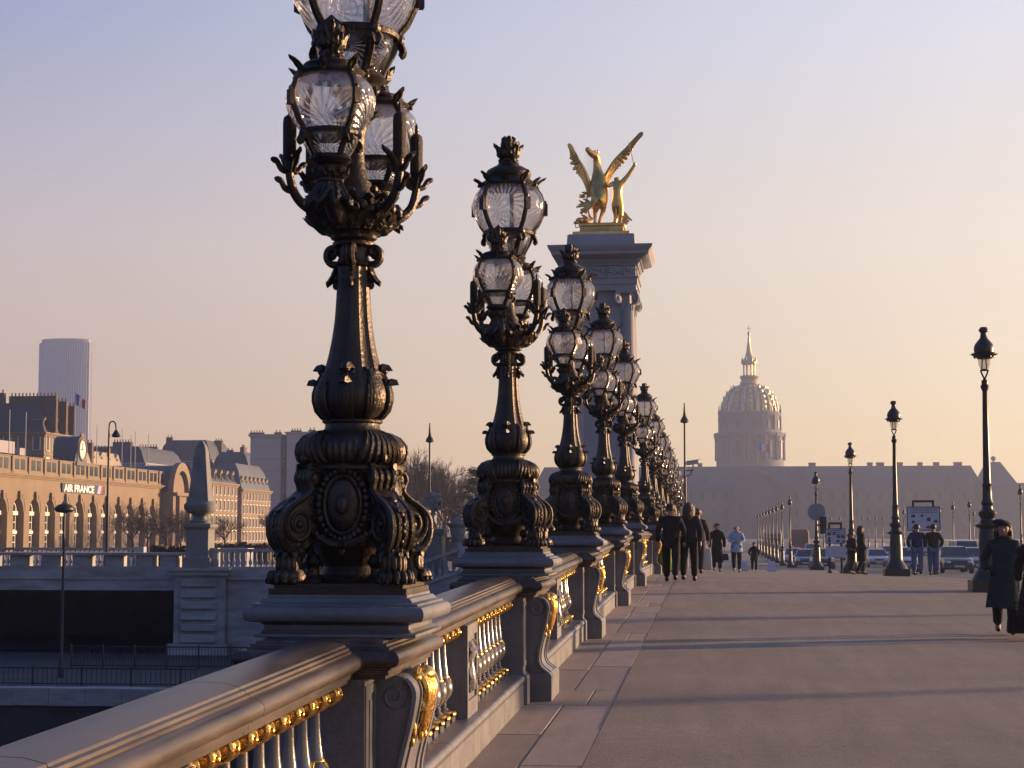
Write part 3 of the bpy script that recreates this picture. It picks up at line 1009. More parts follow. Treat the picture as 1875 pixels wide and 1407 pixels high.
def baluster_parts():
    s = MB()
    pr_ = [(0.046, 0.318), (0.036, 0.330), (0.024, 0.342), (0.028, 0.356), (0.022, 0.366), (0.032, 0.385), (0.056, 0.415), (0.070, 0.455), (0.066, 0.492), (0.048, 0.525), (0.040, 0.532), (0.044, 0.540), (0.040, 0.552),
           (0.032, 0.60), (0.023, 0.68), (0.020, 0.77), (0.020, 0.80)]
    s.lathe(pr_, 14)
    s.box(-0.085, -0.075, 0.24, 0.075, 0.075, 0.285)
    cap = MB()
    cap.lathe([(0.022, 0.785), (0.045, 0.79), (0.052, 0.80), (0.046, 0.812), (0.030, 0.818), (0.034, 0.83), (0.036, 0.86), (0.05, 0.872)], 14)
    for sx in (-1, 1):
        cap.tube([(0.066 + 0.040 * cos(2 * pi * k / 16), sx * 0.040, 0.832 + 0.040 * sin(2 * pi * k / 16)) for k in range(17)], 0.011, 6)
    cap.ell((0.070, 0, 0.832), (0.046, 0.034, 0.042), 12, 8)
    cap.ell((0.116, 0, 0.832), (0.010, 0.010, 0.012), 8, 6)
    col_ = MB()
    for k in range(4):
        a = 2 * pi * k / 4
        col_.leaf((0.040 * cos(a), 0.040 * sin(a), 0.535), (cos(a), sin(a), 0), (cos(a) * 0.7, sin(a) * 0.7, -1), 0.038, 0.022, curl=-0.5, n=4, th=0.005)
    foot = MB()
    foot.lathe([(0.060, 0.285), (0.074, 0.292), (0.078, 0.303), (0.070, 0.314), (0.048, 0.320)], 14)
    foot.ell((0.076, 0, 0.296), (0.016, 0.045, 0.020), 8, 6)
    col_.lathe([(0.0385, 0.531), (0.046, 0.536), (0.045, 0.542), (0.0385, 0.546)], 12)
    return s, cap, foot, col_


def far_baluster():
    s, c, f, g_ = baluster_parts()
    for q in (c, f, g_):
        s.mi = 1
        s.add(q.v, q.f)
    return s


def make_section(half, nb, near):
    root = empty('balustrade_section')
    nr = max(2, round(half * 2 / 1.9))
    rl_ = 2 * half / nr
    mb = MB()
    mb.prism(cap_prof, -rl_ / 2 + 0.0015, rl_ / 2 - 0.0015, 'y', 0.0025)
    r0_ = mb.build('handrail', M['rail'], root, 28, (0, -half + rl_ / 2, 0))
    for i in range(1, nr):
        c = r0_.copy(); COL.objects.link(c); c.location = (0, -half + rl_ * (i + 0.5), 0)
    # joints of the rail lengths
    base = MB()
    bp = [(0.205, -0.05), (0.205, 0.175), (0.212, 0.18)] + [(0.185 + 0.032 * cos(radians(a)), 0.212 + 0.03 * sin(radians(a))) for a in range(-60, 91, 25)] + [(0.14, 0.243), (-0.17, 0.243), (-0.20, 0.2), (-0.20, -0.05)]
    n = max(2, round(half * 2 / 1.4))
    bw = 2 * half / n
    bpm = MB(); bpm.prism(bp, -bw / 2 + 0.002, bw / 2 - 0.002, 'y', 0.003)
    b0 = None
    for i in range(n):
        yc = -half + bw * (i + 0.5)
        if b0 is None:
            b0 = bpm.build('base_stone', M['paint'], root, 28, (0, yc, 0))
        else:
            c = b0.copy(); COL.objects.link(c); c.location = (0, yc, 0)
    pm = MB()
    pm.box(-0.13, -0.25, 0.243, 0.135, 0.25, 0.868)
    pm.box(0.134, -0.25, 0.79, 0.150, 0.25, 0.866)
    pm.box(0.134, -0.25, 0.246, 0.150, 0.25, 0.36)
    pm.box(0.134, -0.25, 0.36, 0.150, -0.205, 0.79)
    pm.box(0.134, 0.205, 0.36, 0.150, 0.25, 0.79)
    pil = pm.build('pillar', M['paint'], root, 28)
    om = MB()
    om.lathe([(0.02, 0.40), (0.05, 0.42), (0.06, 0.48), (0.045, 0.56), (0.03, 0.66), (0.05, 0.70), (0.03, 0.75)], 12, c=(0.12, 0))
    for s in (-1, 1):
        for z in (0.44, 0.70):
            om.tube([(0.145, s * p[0], p[1]) for p in spiral2((0.10, z), 0.05, 0.01, 180, -260, 18)], 0.012, 6)
        om.leaf((0.14, s * 0.03, 0.62), (1, 0, 0), (0, s, 0.6), 0.16, 0.07, curl=0.5, n=6)
        om.leaf((0.14, s * 0.03, 0.55), (1, 0, 0), (0, s, -0.5), 0.14, 0.07, curl=0.5, n=6)
    om.build('relief', M['silver'], pil, 35)
    if near:
        s, c, f, g_ = baluster_parts()
        first = None
        for sg in (-1, 1):
            for i in range(nb):
                y = sg * (0.25 + 0.125 + 0.25 * i)
                if first is None:
                    first = s.build('baluster', M['silver'], root, 35, (0, y, 0))
                    c.build('gilt_capital', M['gold'], first, 35)
                    f.build('gilt_foot', M['gold'], first, 35)
                    g_.build('gilt_collar', M['gold'], first, 35)
                else:
                    q = copy_tree(first, loc=(0, y, 0), parent=root)
    else:
        s = far_baluster()
        first = None
        for sg in (-1, 1):
            for i in range(nb):
                y = sg * (0.25 + 0.125 + 0.25 * i)
                if first is None:
                    first = s.build('baluster', [M['silver'], M['gold']], root, 35, (0, y, 0))
                else:
                    copy_tree(first, loc=(0, y, 0), parent=root)
    return root


def frame_sweep(mb, prof, hx, hy, cx=0.0):
    """moulding that runs round a rectangle: prof = (outset, z)"""
    rings = []
    for o, z in prof:
        rings.append([(cx - hx - o, -hy - o, z), (cx + hx + o, -hy - o, z), (cx + hx + o, hy + o, z), (cx - hx - o, hy + o, z)])
    mb.loft(rings)


def make_pedestal():
    root = empty('lamp_pedestal')
    die = MB()
    die.box(-0.30, -0.62, -0.2, 0.194, 0.62, 0.872)
    # raised panels with a sunk groove either side of the console (faces the pavement)
    for s in (-1, 1):
        y0, y1 = (0.365, 0.61) if s > 0 else (-0.61, -0.365)
        die.box(0.19, y0, 0.30, 0.200, y0 + 0.05, 0.84)
        die.box(0.19, y1 - 0.05, 0.30, 0.200, y1, 0.84)
        die.box(0.19, y0 + 0.05, 0.80, 0.200, y1 - 0.05, 0.84)
        die.box(0.19, y0 + 0.05, 0.30, 0.200, y1 - 0.05, 0.34)
        die.box(0.19, y0 + 0.095, 0.37, 0.1985, y1 - 0.095, 0.77)
    die.build('die', M['paint'], root, 25)
    ft = MB()
    frame_sweep(ft, [(0.04, -0.2), (0.04, 0.20), (0.030, 0.225), (0.012, 0.235), (0.004, 0.25)], 0.247, 0.62, -0.053)
    ft.build('foot', M['paint'], root, 25)
    cap = MB()
    fp = [(x - 0.0, z) for x, z in cap_prof[:20]]
    rings = []
    cut = [p for p in cap_prof if p[0] > 0.09]
    frame_sweep(cap, [(p[0] + 0.0, p[1]) for p in cut] + [(0.03, 1.052)], 0.19, 0.47, -0.03)
    cap.build('handrail_return', M['rail'], root, 28)
    pl = MB()
    fr = [(0.0, 1.045), (0.02, 1.05), (0.02, 1.065), (-0.005, 1.07), (-0.02, 1.085), (-0.02, 1.105), (0.0, 1.118), (0.028, 1.122)] \
        + [(0.040 + 0.026 * cos(radians(a)), 1.158 + 0.036 * sin(radians(a))) for a in range(-85, 91, 25)] + [(0.03, 1.20), (0.03, 1.207), (0.0, 1.214), (-0.015, 1.232), (-0.03, 1.236), (-0.03, 1.249)]
    frame_sweep(pl, fr, 0.37, 0.37, 0.0)
    pl.build('plinth', M['paint'], root, 28)
    # scroll console that carries the plinth over the pavement
    prof = catmull([(0.19, 0.868), (0.30, 0.868), (0.352, 0.845), (0.378, 0.79), (0.372, 0.72), (0.352, 0.62), (0.322, 0.50), (0.300, 0.40), (0.298, 0.33), (0.318, 0.28), (0.362, 0.245), (0.385, 0.225)], 3)
    poly = [(p[0], p[1]) for p in prof] + [(0.19, 0.225)]
    cs = MB()
    cs.prism(poly, -0.34, 0.34, 'y', 0.006)
    face = [p for p in prof if p[0] > 0.29]
    for y in (-0.33, -0.17, 0.17, 0.33):
        w_ = 0.03 if abs(y) > 0.3 else 0.012
        rings = [[(p[0] - 0.01, y - w_, p[1]), (p[0] + 0.010, y - w_ * 0.8, p[1]), (p[0] + 0.010, y + w_ * 0.8, p[1]), (p[0] - 0.01, y + w_, p[1])] for p in face[2:-1]]
        cs.loft(rings)
    for s in (-1, 1):
        cs.tube([(p[0], s * 0.342, p[1]) for p in spiral2((0.285, 0.775), 0.075, 0.01, 60, -500, 30)], 0.008, 5)
    con = cs.build('console', M['paint'], root, 28)
    cf = MB()
    cf.box(0.19, -0.375, -0.1, 0.41, 0.375, 0.205)
    frame_sweep(cf, [(0.0, 0.205), (-0.012, 0.218), (-0.02, 0.228)], 0.11, 0.375, 0.30)
    cf.build('console_foot', M['paint'], con, 25)
    sh = MB()      # gilded shell and drop leaf
    for j in range(-4, 5):
        y = j * 0.028
        pts_ = [(p[0] + 0.014 + 0.018 * (1 - abs(j) / 5), y * (1 - 0.5 * max(0, (0.80 - p[1]) / 0.3)), p[1]) for p in face if 0.60 - abs(j) * 0.012 + 0.05 * (abs(j) == 4) < p[1] < 0.862]
        if len(pts_) > 3:
            sh.tube(pts_, [0.022 - 0.010 * abs(i / (len(pts_) - 1) - 0.3) for i in range(len(pts_))], 7)
    sh.ell((0.375, 0, 0.855), (0.05, 0.085, 0.04), 12, 8)
    for s in (-1, 1):
        sh.tube([(0.355, s * p[0], p[1]) for p in spiral2((0.10, 0.852), 0.035, 0.006, 180, -330, 18)], 0.016, 6)
        sh.ell((0.36, s * 0.16, 0.845), (0.025, 0.03, 0.022), 8, 6)
        sh.leaf((0.368, s * 0.03, 0.82), (1, 0, 0.1), (0.02, s * 0.6, -0.8), 0.16, 0.06, curl=0.25, n=7)
        sh.ell((0.352, s * 0.185, 0.60), (0.012, 0.014, 0.045), 8, 6)
        sh.ell((0.343, s * 0.185, 0.545), (0.010, 0.010, 0.028), 8, 6)
    sh.ell((0.352, 0, 0.565), (0.016, 0.02, 0.05), 8, 6)
    sh.build('gilt_shell', M['gold'], con, 40)
    return root


ORD = ['nearest', 'second', 'third', 'fourth', 'fifth', 'sixth', 'seventh', 'eighth', 'ninth', 'tenth', 'eleventh', 'farthest']
proto_lamp = make_candelabra()
proto_ped = make_pedestal()
sec_near = make_section(HALF, 10, True)
sec_far = make_section(HALF, 10, False)
sec_mid = make_section((46.2 - 35.87) / 2 - 0.62, 17, False)

for i, y in enumerate(LAMP_Y):
    g = gz(y)
    lab = ('nearest bronze bridge candelabrum, its top lantern cut off by the picture edge' if i == 0 else
           'bronze bridge candelabrum with glass lanterns, %s in the left-hand row' % ORD[i])
    o = proto_lamp if i == 0 else copy_tree(proto_lamp)
    o.location = (RX, y, g + 1.25)
    tag(o, lab, 'street lamp', 'candelabra along the bridge balustrade')
    p = proto_ped if i == 0 else copy_tree(proto_ped)
    p.location = (RX, y, g)
    tag(p, 'grey pedestal with gilded scroll console under the %s bridge candelabrum' % ORD[i], 'pedestal', 'pedestals of the bridge balustrade')

tag(sec_near, '', 'balustrade')
edges = [1.97] + LAMP_Y
for i in range(len(edges) - 1):
    y0, y1 = edges[i] + 0.62, edges[i + 1] - 0.62
    ym = (y0 + y1) / 2
    if i == 5:
        o = sec_mid
    elif i < 4:
        o = sec_near if i == 0 else copy_tree(sec_near)
    else:
        o = sec_far if i == 4 else copy_tree(sec_far)
    o.location = (RX, ym, gz(ym))
    o.rotation_euler = (atan2(gz(y1) - gz(y0), y1 - y0), 0, 0)
    lab = ('grey balustrade with gilded balusters in the near corner, before the nearest candelabrum' if i == 0 else
           'grey balustrade section with gilded balusters between the %s and %s candelabrum' % (ORD[i - 1], ORD[i]))
    tag(o, lab, 'balustrade', 'balustrade sections on the left of the bridge')

# the opposite side of the bridge: the same lamps, out of the frame, whose long shadows cross the pavement
def strip_glass(root):
    for ch in list(root.children):
        for g_ in list(ch.children):
            if 'pane' in g_.name:
                bpy.data.objects.remove(g_)


wl0 = None
for i, y in enumerate([15.53, 22.31, 29.09, 35.87, 46.2]):
    if wl0 is None:
        o = copy_tree(proto_lamp); strip_glass(o); wl0 = o
    else:
        o = copy_tree(wl0)
    o.location = (WEST, y, gz(y) + 1.25); o.rotation_euler = (0, 0, pi)
    tag(o, 'bronze candelabrum on the opposite side of the bridge', 'street lamp', 'candelabra on the opposite side')
    p = copy_tree(proto_ped)
    p.location = (WEST, y, gz(y)); p.rotation_euler = (0, 0, pi)
    tag(p, 'grey lamp pedestal on the opposite side of the bridge', 'pedestal', 'pedestals on the opposite side')

wy = [15.53, 22.31, 29.09, 35.87, 46.2]
for i in range(4):
    y0, y1 = wy[i] + 0.62, wy[i + 1] - 0.62
    ym = (y0 + y1) / 2
    o = copy_tree(sec_far if i < 3 else sec_mid)
    o.location = (WEST, ym, gz(ym))
    o.rotation_mode = 'QUATERNION'
    o.rotation_quaternion = (Matrix.Rotation(atan2(gz(y1) - gz(y0), y1 - y0), 4, 'X') @ Matrix.Rotation(pi, 4, 'Z')).to_quaternion()
    tag(o, 'grey balustrade section on the opposite side of the bridge', 'balustrade', 'balustrade sections on the opposite side')

# ------------------------------------------------------------------ left bank: quay walls, obelisk, stairs, lion, railings
M['fac_warm'] = material('limestone_facade', (0.20, 0.155, 0.105), 0.85, var=0.12, scale=0.35, bump=0.2, bscale=3, detail=8)
M['fac_pale'] = material('pale_plaster', (0.30, 0.26, 0.21), 0.85, var=0.10, scale=0.2, detail=6)
M['fac_grey'] = material('grey_render', (0.30, 0.30, 0.32), 0.9, var=0.10, scale=0.08, detail=6)
M['zinc'] = material('zinc_roof', (0.085, 0.095, 0.115), 0.5, 0.3, var=0.15, scale=0.4)
M['slate'] = material('slate_roof', (0.045, 0.05, 0.062), 0.55, var=0.25, scale=0.5, bump=0.3, bscale=6)
M['pane'] = material('window_glass', (0.03, 0.035, 0.045), 0.08, 0.0, spec=0.8)
M['white_frame'] = material('white_joinery', (0.72, 0.68, 0.60), 0.55)
M['brick'] = material('chimney_brick', (0.105, 0.075, 0.058), 0.9, var=0.25, scale=1.5)
M['iron'] = material('dark_iron', (0.022, 0.024, 0.026), 0.5, 0.4)
M['bark'] = material('bare_bark', (0.060, 0.047, 0.040), 0.95, var=0.3, scale=3)
M['twig'] = material('bare_twigs', (0.085, 0.062, 0.052), 0.95)
M['needle'] = material('cedar_needles', (0.020, 0.032, 0.020), 0.9, var=0.3, scale=2)
M['hedge'] = material('winter_hedge', (0.060, 0.042, 0.026), 0.95, var=0.4, scale=2, bump=1.0, bscale=6)
M['statue'] = material('weathered_stone', (0.16, 0.165, 0.165), 0.85, var=0.2, scale=1.2, bump=0.4, bscale=8)

wall = thing('quay_wall', 'pale stone quay wall with dark underpass left of the bridge end', 'wall', (0, 0, 0))
mb = MB()
mb.box(-90, 95.0, -1.45, -29.3, 96.2, -0.80)
mb.build('lintel_course', M['quay'], wall, 25)
blk = None
for row, (z0, z1, off) in enumerate(((-0.80, -0.16, 0.0), (-0.16, 0.46, 0.9))):
    for i in range(34):
        x1 = -29.3 - i * 1.8 + (off if i else 0) * 0
        x1 = -29.3 - max(0, i * 1.8 - off)
        x0 = -29.3 - ((i + 1) * 1.8 - off)
        if blk is None or row != blk[1]:
            q = MB(); q.box(-0.897, 0, 0, 0.897, 1.1, z1 - z0 - 0.006)
            o = q.build('ashlar_block', M['quay'], wall, 25); blk = (o, row)
        else:
            o = blk[0].copy(); COL.objects.link(o)
        o.location = ((x0 + x1) / 2, 95.08 + random.uniform(-0.02, 0.02), z0 + 0.003)
        if i == 0 and off:
            o.scale.x = 0.5
mb = MB()
mb.box(-90, 94.86, 0.46, -28.6, 96.3, 0.60); mb.box(-90, 94.93, -0.86, -29.3, 95.2, -0.76)
mb.build('coping', M['quay'], wall, 25)
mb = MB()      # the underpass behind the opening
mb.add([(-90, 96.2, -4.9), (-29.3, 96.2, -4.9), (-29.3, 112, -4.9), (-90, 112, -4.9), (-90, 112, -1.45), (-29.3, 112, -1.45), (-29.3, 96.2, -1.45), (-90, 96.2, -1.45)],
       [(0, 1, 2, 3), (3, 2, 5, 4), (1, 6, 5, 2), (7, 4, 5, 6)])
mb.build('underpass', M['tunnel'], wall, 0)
mb = MB()
mb.box(-26.4, 95.1, -4.9, -9.0, 96.2, -0.86); mb.box(-26.4, 94.93, -0.86, -9.0, 96.2, -0.72); mb.box(-26.4, 95.1, -0.72, -9.0, 96.2, -0.34)
mb.box(-9.0, 88, -4.9, -3, 96.2, -0.5)
mb.build('plain_wall', M['quay'], wall, 25)
pier = MB()
pier.box(-29.25, 94.6, -4.9, -26.45, 96.2, -0.5)
pier.box(-29.5, 94.3, -4.9, -26.2, 96.0, -4.3)
pier.box(-29.45, 94.35, -0.62, -26.25, 96.2, -0.36); pier.box(-29.6, 94.2, -0.36, -26.1, 96.2, -0.20)
pr = pier.build('pier', M['quay'], wall, 25)
b0 = None
for i in range(6):
    z = -4.25 + i * 0.6
    if b0 is None:
        q = MB(); q.prism([(-0.95, 0.02), (0.95, 0.02), (0.98, 0.08), (0.98, 0.36), (0.95, 0.42), (-0.95, 0.42), (-0.98, 0.36), (-0.98, 0.08)], -0.22, 0.1, 'y', 0.04)
        b0 = q.build('rusticated_block', M['quay'], pr, 25, (-27.85, 94.58, z))
    else:
        c = b0.copy(); COL.objects.link(c); c.location = (-27.85, 94.58, z)

# obelisk
ob = at(366, 1046, 95.3)
t = thing('obelisk_pillar', 'dark pointed stone obelisk on a pedestal above the quay wall', 'pillar', (ob.x, ob.y, -0.2))
mb = MB()
frame_sweep(mb, [(0.12, 0), (0.12, 0.5), (0.05, 0.55), (0.0, 0.65), (0.0, 2.05), (0.06, 2.12), (0.16, 2.2), (0.16, 2.34), (0.02, 2.40)], 0.62, 0.62)
mb.build('pedestal', M['statue'], t, 25)
mb = MB()
mb.lathe([(0.52, 2.40), (0.56, 2.5), (0.36, 2.62), (0.34, 2.78), (0.45, 2.9), (0.74, 3.02), (0.86, 3.22), (0.86, 3.42), (0.74, 3.56), (0.60, 3.62)], 28, sq=3.0, ph=pi / 4)
mb.build('bulb', M['statue'], t, 40)
mb = MB()
ring = lambda h, z: [(-h, -h, z), (h, -h, z), (h, h, z), (-h, h, z)]
mb.loft([ring(0.60, 3.6), ring(0.56, 3.7), ring(0.30, 6.45), ring(0.22, 6.68), ring(0.05, 6.95)])
mb.build('shaft', M['statue'], t, 20)


def small_balustrade(name, label, p0, p1, h, nb, mat, group=None):
    """p0, p1: foot of the two ends"""
    p0, p1 = Vector(p0), Vector(p1)
    t = thing(name, label, 'balustrade', tuple(p0), 0, group)
    d = p1 - p0
    sl = d.copy(); L = sqrt(d.x ** 2 + d.y ** 2); an = atan2(d.y, d.x)
    t.rotation_euler = (0, 0, an)
    mb = MB()
    k = d.z / L
    for (z0, z1, w_) in ((h - 0.16, h, 0.22), (0.0, 0.18, 0.2)):
        mb.loft([[(0, -w_, z0), (0, w_, z0), (0, w_, z1), (0, -w_, z1)], [(L, -w_, z0 + d.z), (L, w_, z0 + d.z), (L, w_, z1 + d.z), (L, -w_, z1 + d.z)]])
    mb.build('rails', mat, t, 25)
    q = MB(); q.lathe([(0.08, 0.18), (0.06, 0.24), (0.11, 0.36), (0.09, 0.5), (0.05, 0.62), (0.05, h - 0.22), (0.09, h - 0.16)], 8)
    b0 = None
    for i in range(nb):
        u = (i + 0.5) / nb * L
        if b0 is None:
            b0 = q.build('baluster', mat, t, 40, (u, 0, u * k))
        else:
            c = b0.copy(); COL.objects.link(c); c.location = (u, 0, u * k)
    for u in (0, L):
        mb = MB(); mb.box(u - 0.26, -0.27, -0.02 + u * k, u + 0.26, 0.27, h + 0.05 + u * k)
        mb.build('end_post', mat, t, 25)
    return t


a, b = at(392, 1050, 95.4), at(560, 1050, 95.4)
small_balustrade('stone_balustrade', 'stone balustrade just right of the obelisk on the quay wall', (a.x, 95.4, -0.34), (b.x + 3.0, 95.4, -0.34), 1.15, 26, M['quay'])
a, b = at(-40, 1010, 104), at(258, 1010, 104)
small_balustrade('stone_balustrade', 'dark stone balustrade along the street in front of the arcaded terminal', (a.x, 104, -0.45), (b.x, 104, -0.45), 1.25, 34, M['quay'])
# flight of stairs whose parapet climbs towards the bridge end
a, b = at(735, 1075, 88), at(850, 1030, 88)
small_balustrade('stair_balustrade', 'sloping stone stair balustrade between the two nearest candelabra', (a.x, 88, a.z - 0.35), (b.x, 88, b.z - 0.45), 1.25, 9, M['quay'])
st = thing('stair_wall', 'pale blue stone wall under the stair parapet beside the pylon', 'wall')
c, d = at(850, 1040, 88), at(1010, 1040, 88)
mb = MB()
mb.prism([(a.x, -4.9), (a.x, a.z - 0.4), (b.x, b.z - 0.5), (b.x, -4.9)], 88.0, 89.2, 'y')
mb.box(b.x + 0.01, 87.9, b.z - 0.55, d.x + 3, 93, b.z + 0.62)
mb.build('wall', M['quay'], st, 25)
mb = MB(); mb.box(b.x - 0.1, 87.7, b.z + 0.62, d.x + 3, 93.2, b.z + 0.80); mb.build('coping', M['quay'], st, 25)
mb = MB(); mb.box(b.x + 0.01, 89.5, -4.9, d.x + 3, 93, b.z - 0.56); mb.build('recess', M['tunnel'], st, 25)  # dark-coloured block stands in for the shaded underside of the wall
# quay edge: coping stones and wall down to the water
qe = thing('quay_edge', 'low stone river quay with pale coping in the bottom left corner', 'wall')
c0 = None
for i in range(40):
    x = -5 - i * 1.6
    if c0 is None:
        q = MB(); q.prism([(-0.795, -0.75), (0.795, -0.75), (0.795, 0), (-0.795, 0)], 0, 0.9, 'y', 0.02)
        c0 = q.build('coping_stone', M['quay'], qe, 25, (x, 73.7, -4.88))
    else:
        o = c0.copy(); COL.objects.link(o); o.location = (x, 73.7 + random.uniform(-0.015, 0.015), -4.88 + random.uniform(-0.01, 0.01))
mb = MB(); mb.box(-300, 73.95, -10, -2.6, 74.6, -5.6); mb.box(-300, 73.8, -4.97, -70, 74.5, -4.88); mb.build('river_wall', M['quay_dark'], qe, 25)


def railing(name, label, p0, p1, h, step):
    p0, p1 = Vector(p0), Vector(p1)
    d = p1 - p0; L = d.length
    t = thing(name, label, 'railing', tuple(p0), atan2(d.y, d.x))
    mb = MB()
    for z in (h, h * 0.12):
        mb.tube([(0, 0, z), (L, 0, z)], 0.03, 6)
    mb.build('rails', M['iron'], t, 40)
    bar = None; post = None
    for i in range(int(L / step) + 1):
        big = i % 10 == 0
        if big:
            if post is None:
                q = MB(); q.lathe([(0.05, 0), (0.05, h * 1.08), (0.02, h * 1.12)], 8); post = q.build('post', M['iron'], t, 40, (i * step, 0, 0))
            else:
                c = post.copy(); COL.objects.link(c); c.location = (i * step, 0, 0)
        else:
            if bar is None:
                q = MB(); q.tube([(0, 0, h * 0.12), (0, 0, h)], 0.014, 5); bar = q.build('bar', M['iron'], t, 40, (i * step, 0, 0))
            else:
                c = bar.copy(); COL.objects.link(c); c.location = (i * step, 0, 0)
    return t


a, b = at(130, 1230, 85), at(520, 1230, 85)
railing('quay_railing', 'thin dark iron railing on the lower quay in front of the underpass', (a.x, 85, -4.9), (b.x, 85, -4.9), 1.05, 0.16)
a, b = at(-30, 1265, 75.2), at(360, 1265, 75.2)
railing('quay_railing', 'low dark railing along the edge of the lower quay', (a.x, 75.2, -4.9), (b.x, 75.2, -4.9), 0.75, 0.22)


def mushroom_lamp(label, px, py_head, Y, zb):
    p = at(px, py_head, Y)
    t = thing('quay_lamp', label, 'street lamp', (p.x, Y, zb), 0, 'disc lamps on the lower quay')
    h = p.z - zb
    mb = MB(); mb.lathe([(0.14, 0), (0.14, 0.6), (0.075, 0.7), (0.06, h * 0.6), (0.05, h)], 10); mb.build('pole', M['iron'], t)
    mb = MB(); mb.lathe([(0.06, h - 0.05), (0.34, h + 0.0), (0.46, h + 0.10), (0.45, h + 0.20), (0.30, h + 0.33), (0.08, h + 0.40), (0.02, h + 0.42)], 18); mb.build('lamp_head', M['iron'], t)


mushroom_lamp('slim quay lamp with disc head in front of the arcaded terminal', 118, 938, 79.5, -4.9)
mushroom_lamp('slim quay lamp with disc head between the two nearest candelabra', 772, 943, 80.5, -4.9)


def hook_lamp(px, py_top, Y, zb, label):
    p = at(px, py_top, Y)
    h = p.z - zb
    t = thing('hook_lamp', label, 'street lamp', (p.x, Y, zb))
    mb = MB()
    mb.lathe([(0.16, 0), (0.16, 0.9), (0.09, 1.0), (0.07, h * 0.6), (0.05, h - 0.45)], 10)
    mb.tube([(0, 0, h - 0.5)] + [(0.20 - 0.20 * cos(radians(a_)), 0, h - 0.25 + 0.25 * sin(radians(a_))) for a_ in range(0, 181, 20)] + [(0.42, 0, h - 0.5)], 0.04, 7)
    mb.build('pole', M['iron'], t)
    mb = MB(); mb.lathe([(0.04, h - 0.48), (0.10, h - 0.55), (0.20, h - 0.72), (0.26, h - 0.84), (0.22, h - 0.90), (0.12, h - 0.93)], 14, c=(0.42, 0)); mb.build('lamp_head', M['iron'], t)


hook_lamp(200, 772, 99.5, -0.55, 'tall hook-armed street lamp in front of the arcaded terminal')


def spike_lamp(px, py_top, Y, zb, label, cam_arm=False):
    p = at(px, py_top, Y)
    h = p.z - zb
    t = thing('spike_lamp', label, 'street lamp', (p.x, Y, zb))
    mb = MB(); mb.lathe([(0.16, 0), (0.16, 1.0), (0.10, 1.1), (0.085, h * 0.55), (0.055, h * 0.56), (0.05, h - 1.1)], 10); mb.build('pole', M['iron'], t)
    mb = MB(); mb.lathe([(0.05, h - 1.12), (0.24, h - 1.05), (0.20, h - 0.90), (0.09, h - 0.72), (0.06, h - 0.5), (0.03, h)], 14); mb.build('lamp_head', M['iron'], t)
    if cam_arm:
        zc = at(px, 858, Y).z - zb
        mb = MB(); mb.tube([(0, 0, zc - 0.45), (0.30, 0, zc - 0.35), (0.42, 0, zc - 0.05)], 0.03, 6); mb.tube([(0, 0, zc - 0.12), (0.45, 0, zc - 0.12)], 0.03, 6)
        q = mb.build('bracket', M['iron'], t)
        mb = MB(); mb.xf = Matrix.Translation((0.42, -0.1, zc + 0.30)) @ Matrix.Rotation(radians(-8), 4, 'Y')
        mb.cbox((0, 0, 0), (0.62, 0.24, 0.2)); mb.cbox((0.04, 0, 0.12), (0.72, 0.3, 0.03)); mb.cbox((-0.33, 0, 0), (0.06, 0.16, 0.14)); mb.cbox((0, 0, -0.22), (0.08, 0.08, 0.3))
        mb.build('camera_box', M['fac_grey'], t, 25)


spike_lamp(787, 775, 98.9, -0.55, 'tall pointed lamp post in front of the bare trees')
spike_lamp(1253, 738, 97, -0.2, 'tall pointed lamp post with camera arm right of the candelabra', True)


# ------------------------------------------------------------------ figures grown with a skin modifier (statues, people)
def skin_mesh(name, verts, edges, radii, mat, parent=None, sub=2, root=0):
    me = bpy.data.meshes.new(name)
    me.from_pydata(verts, edges, [])
    o = bpy.data.objects.new(name, me)
    COL.objects.link(o)
    md = o.modifiers.new('skin', 'SKIN'); md.use_smooth_shade = True
    sk = me.skin_vertices[0].data
    for i, r in enumerate(radii):
        sk[i].radius = (r, r) if not hasattr(r, '__len__') else r
        sk[i].use_root = (i == root)
    sb = o.modifiers.new('sub', 'SUBSURF'); sb.levels = sub; sb.render_levels = sub
    dg = bpy.context.evaluated_depsgraph_get()
    res = bpy.data.meshes.new_from_object(o.evaluated_get(dg))
    bpy.data.objects.remove(o); bpy.data.meshes.remove(me)
    res.name = name
    res.materials.clear(); res.materials.append(mat)
    res.polygons.foreach_set('use_smooth', [True] * len(res.polygons))
    return obj(name, res, parent)


def chainv(*chains):
    """chains of (x, y, z, r) joined where they name an earlier vertex by index"""
    V, E, R = [], [], []
    for ch in chains:
        prev_ = None
        for q in ch:
            if isinstance(q, int):
                idx = q
            else:
                V.append(q[:3]); R.append(q[3]); idx = len(V) - 1
            if prev_ is not None:
                E.append((prev_, idx))
            prev_ = idx
    return V, E, R


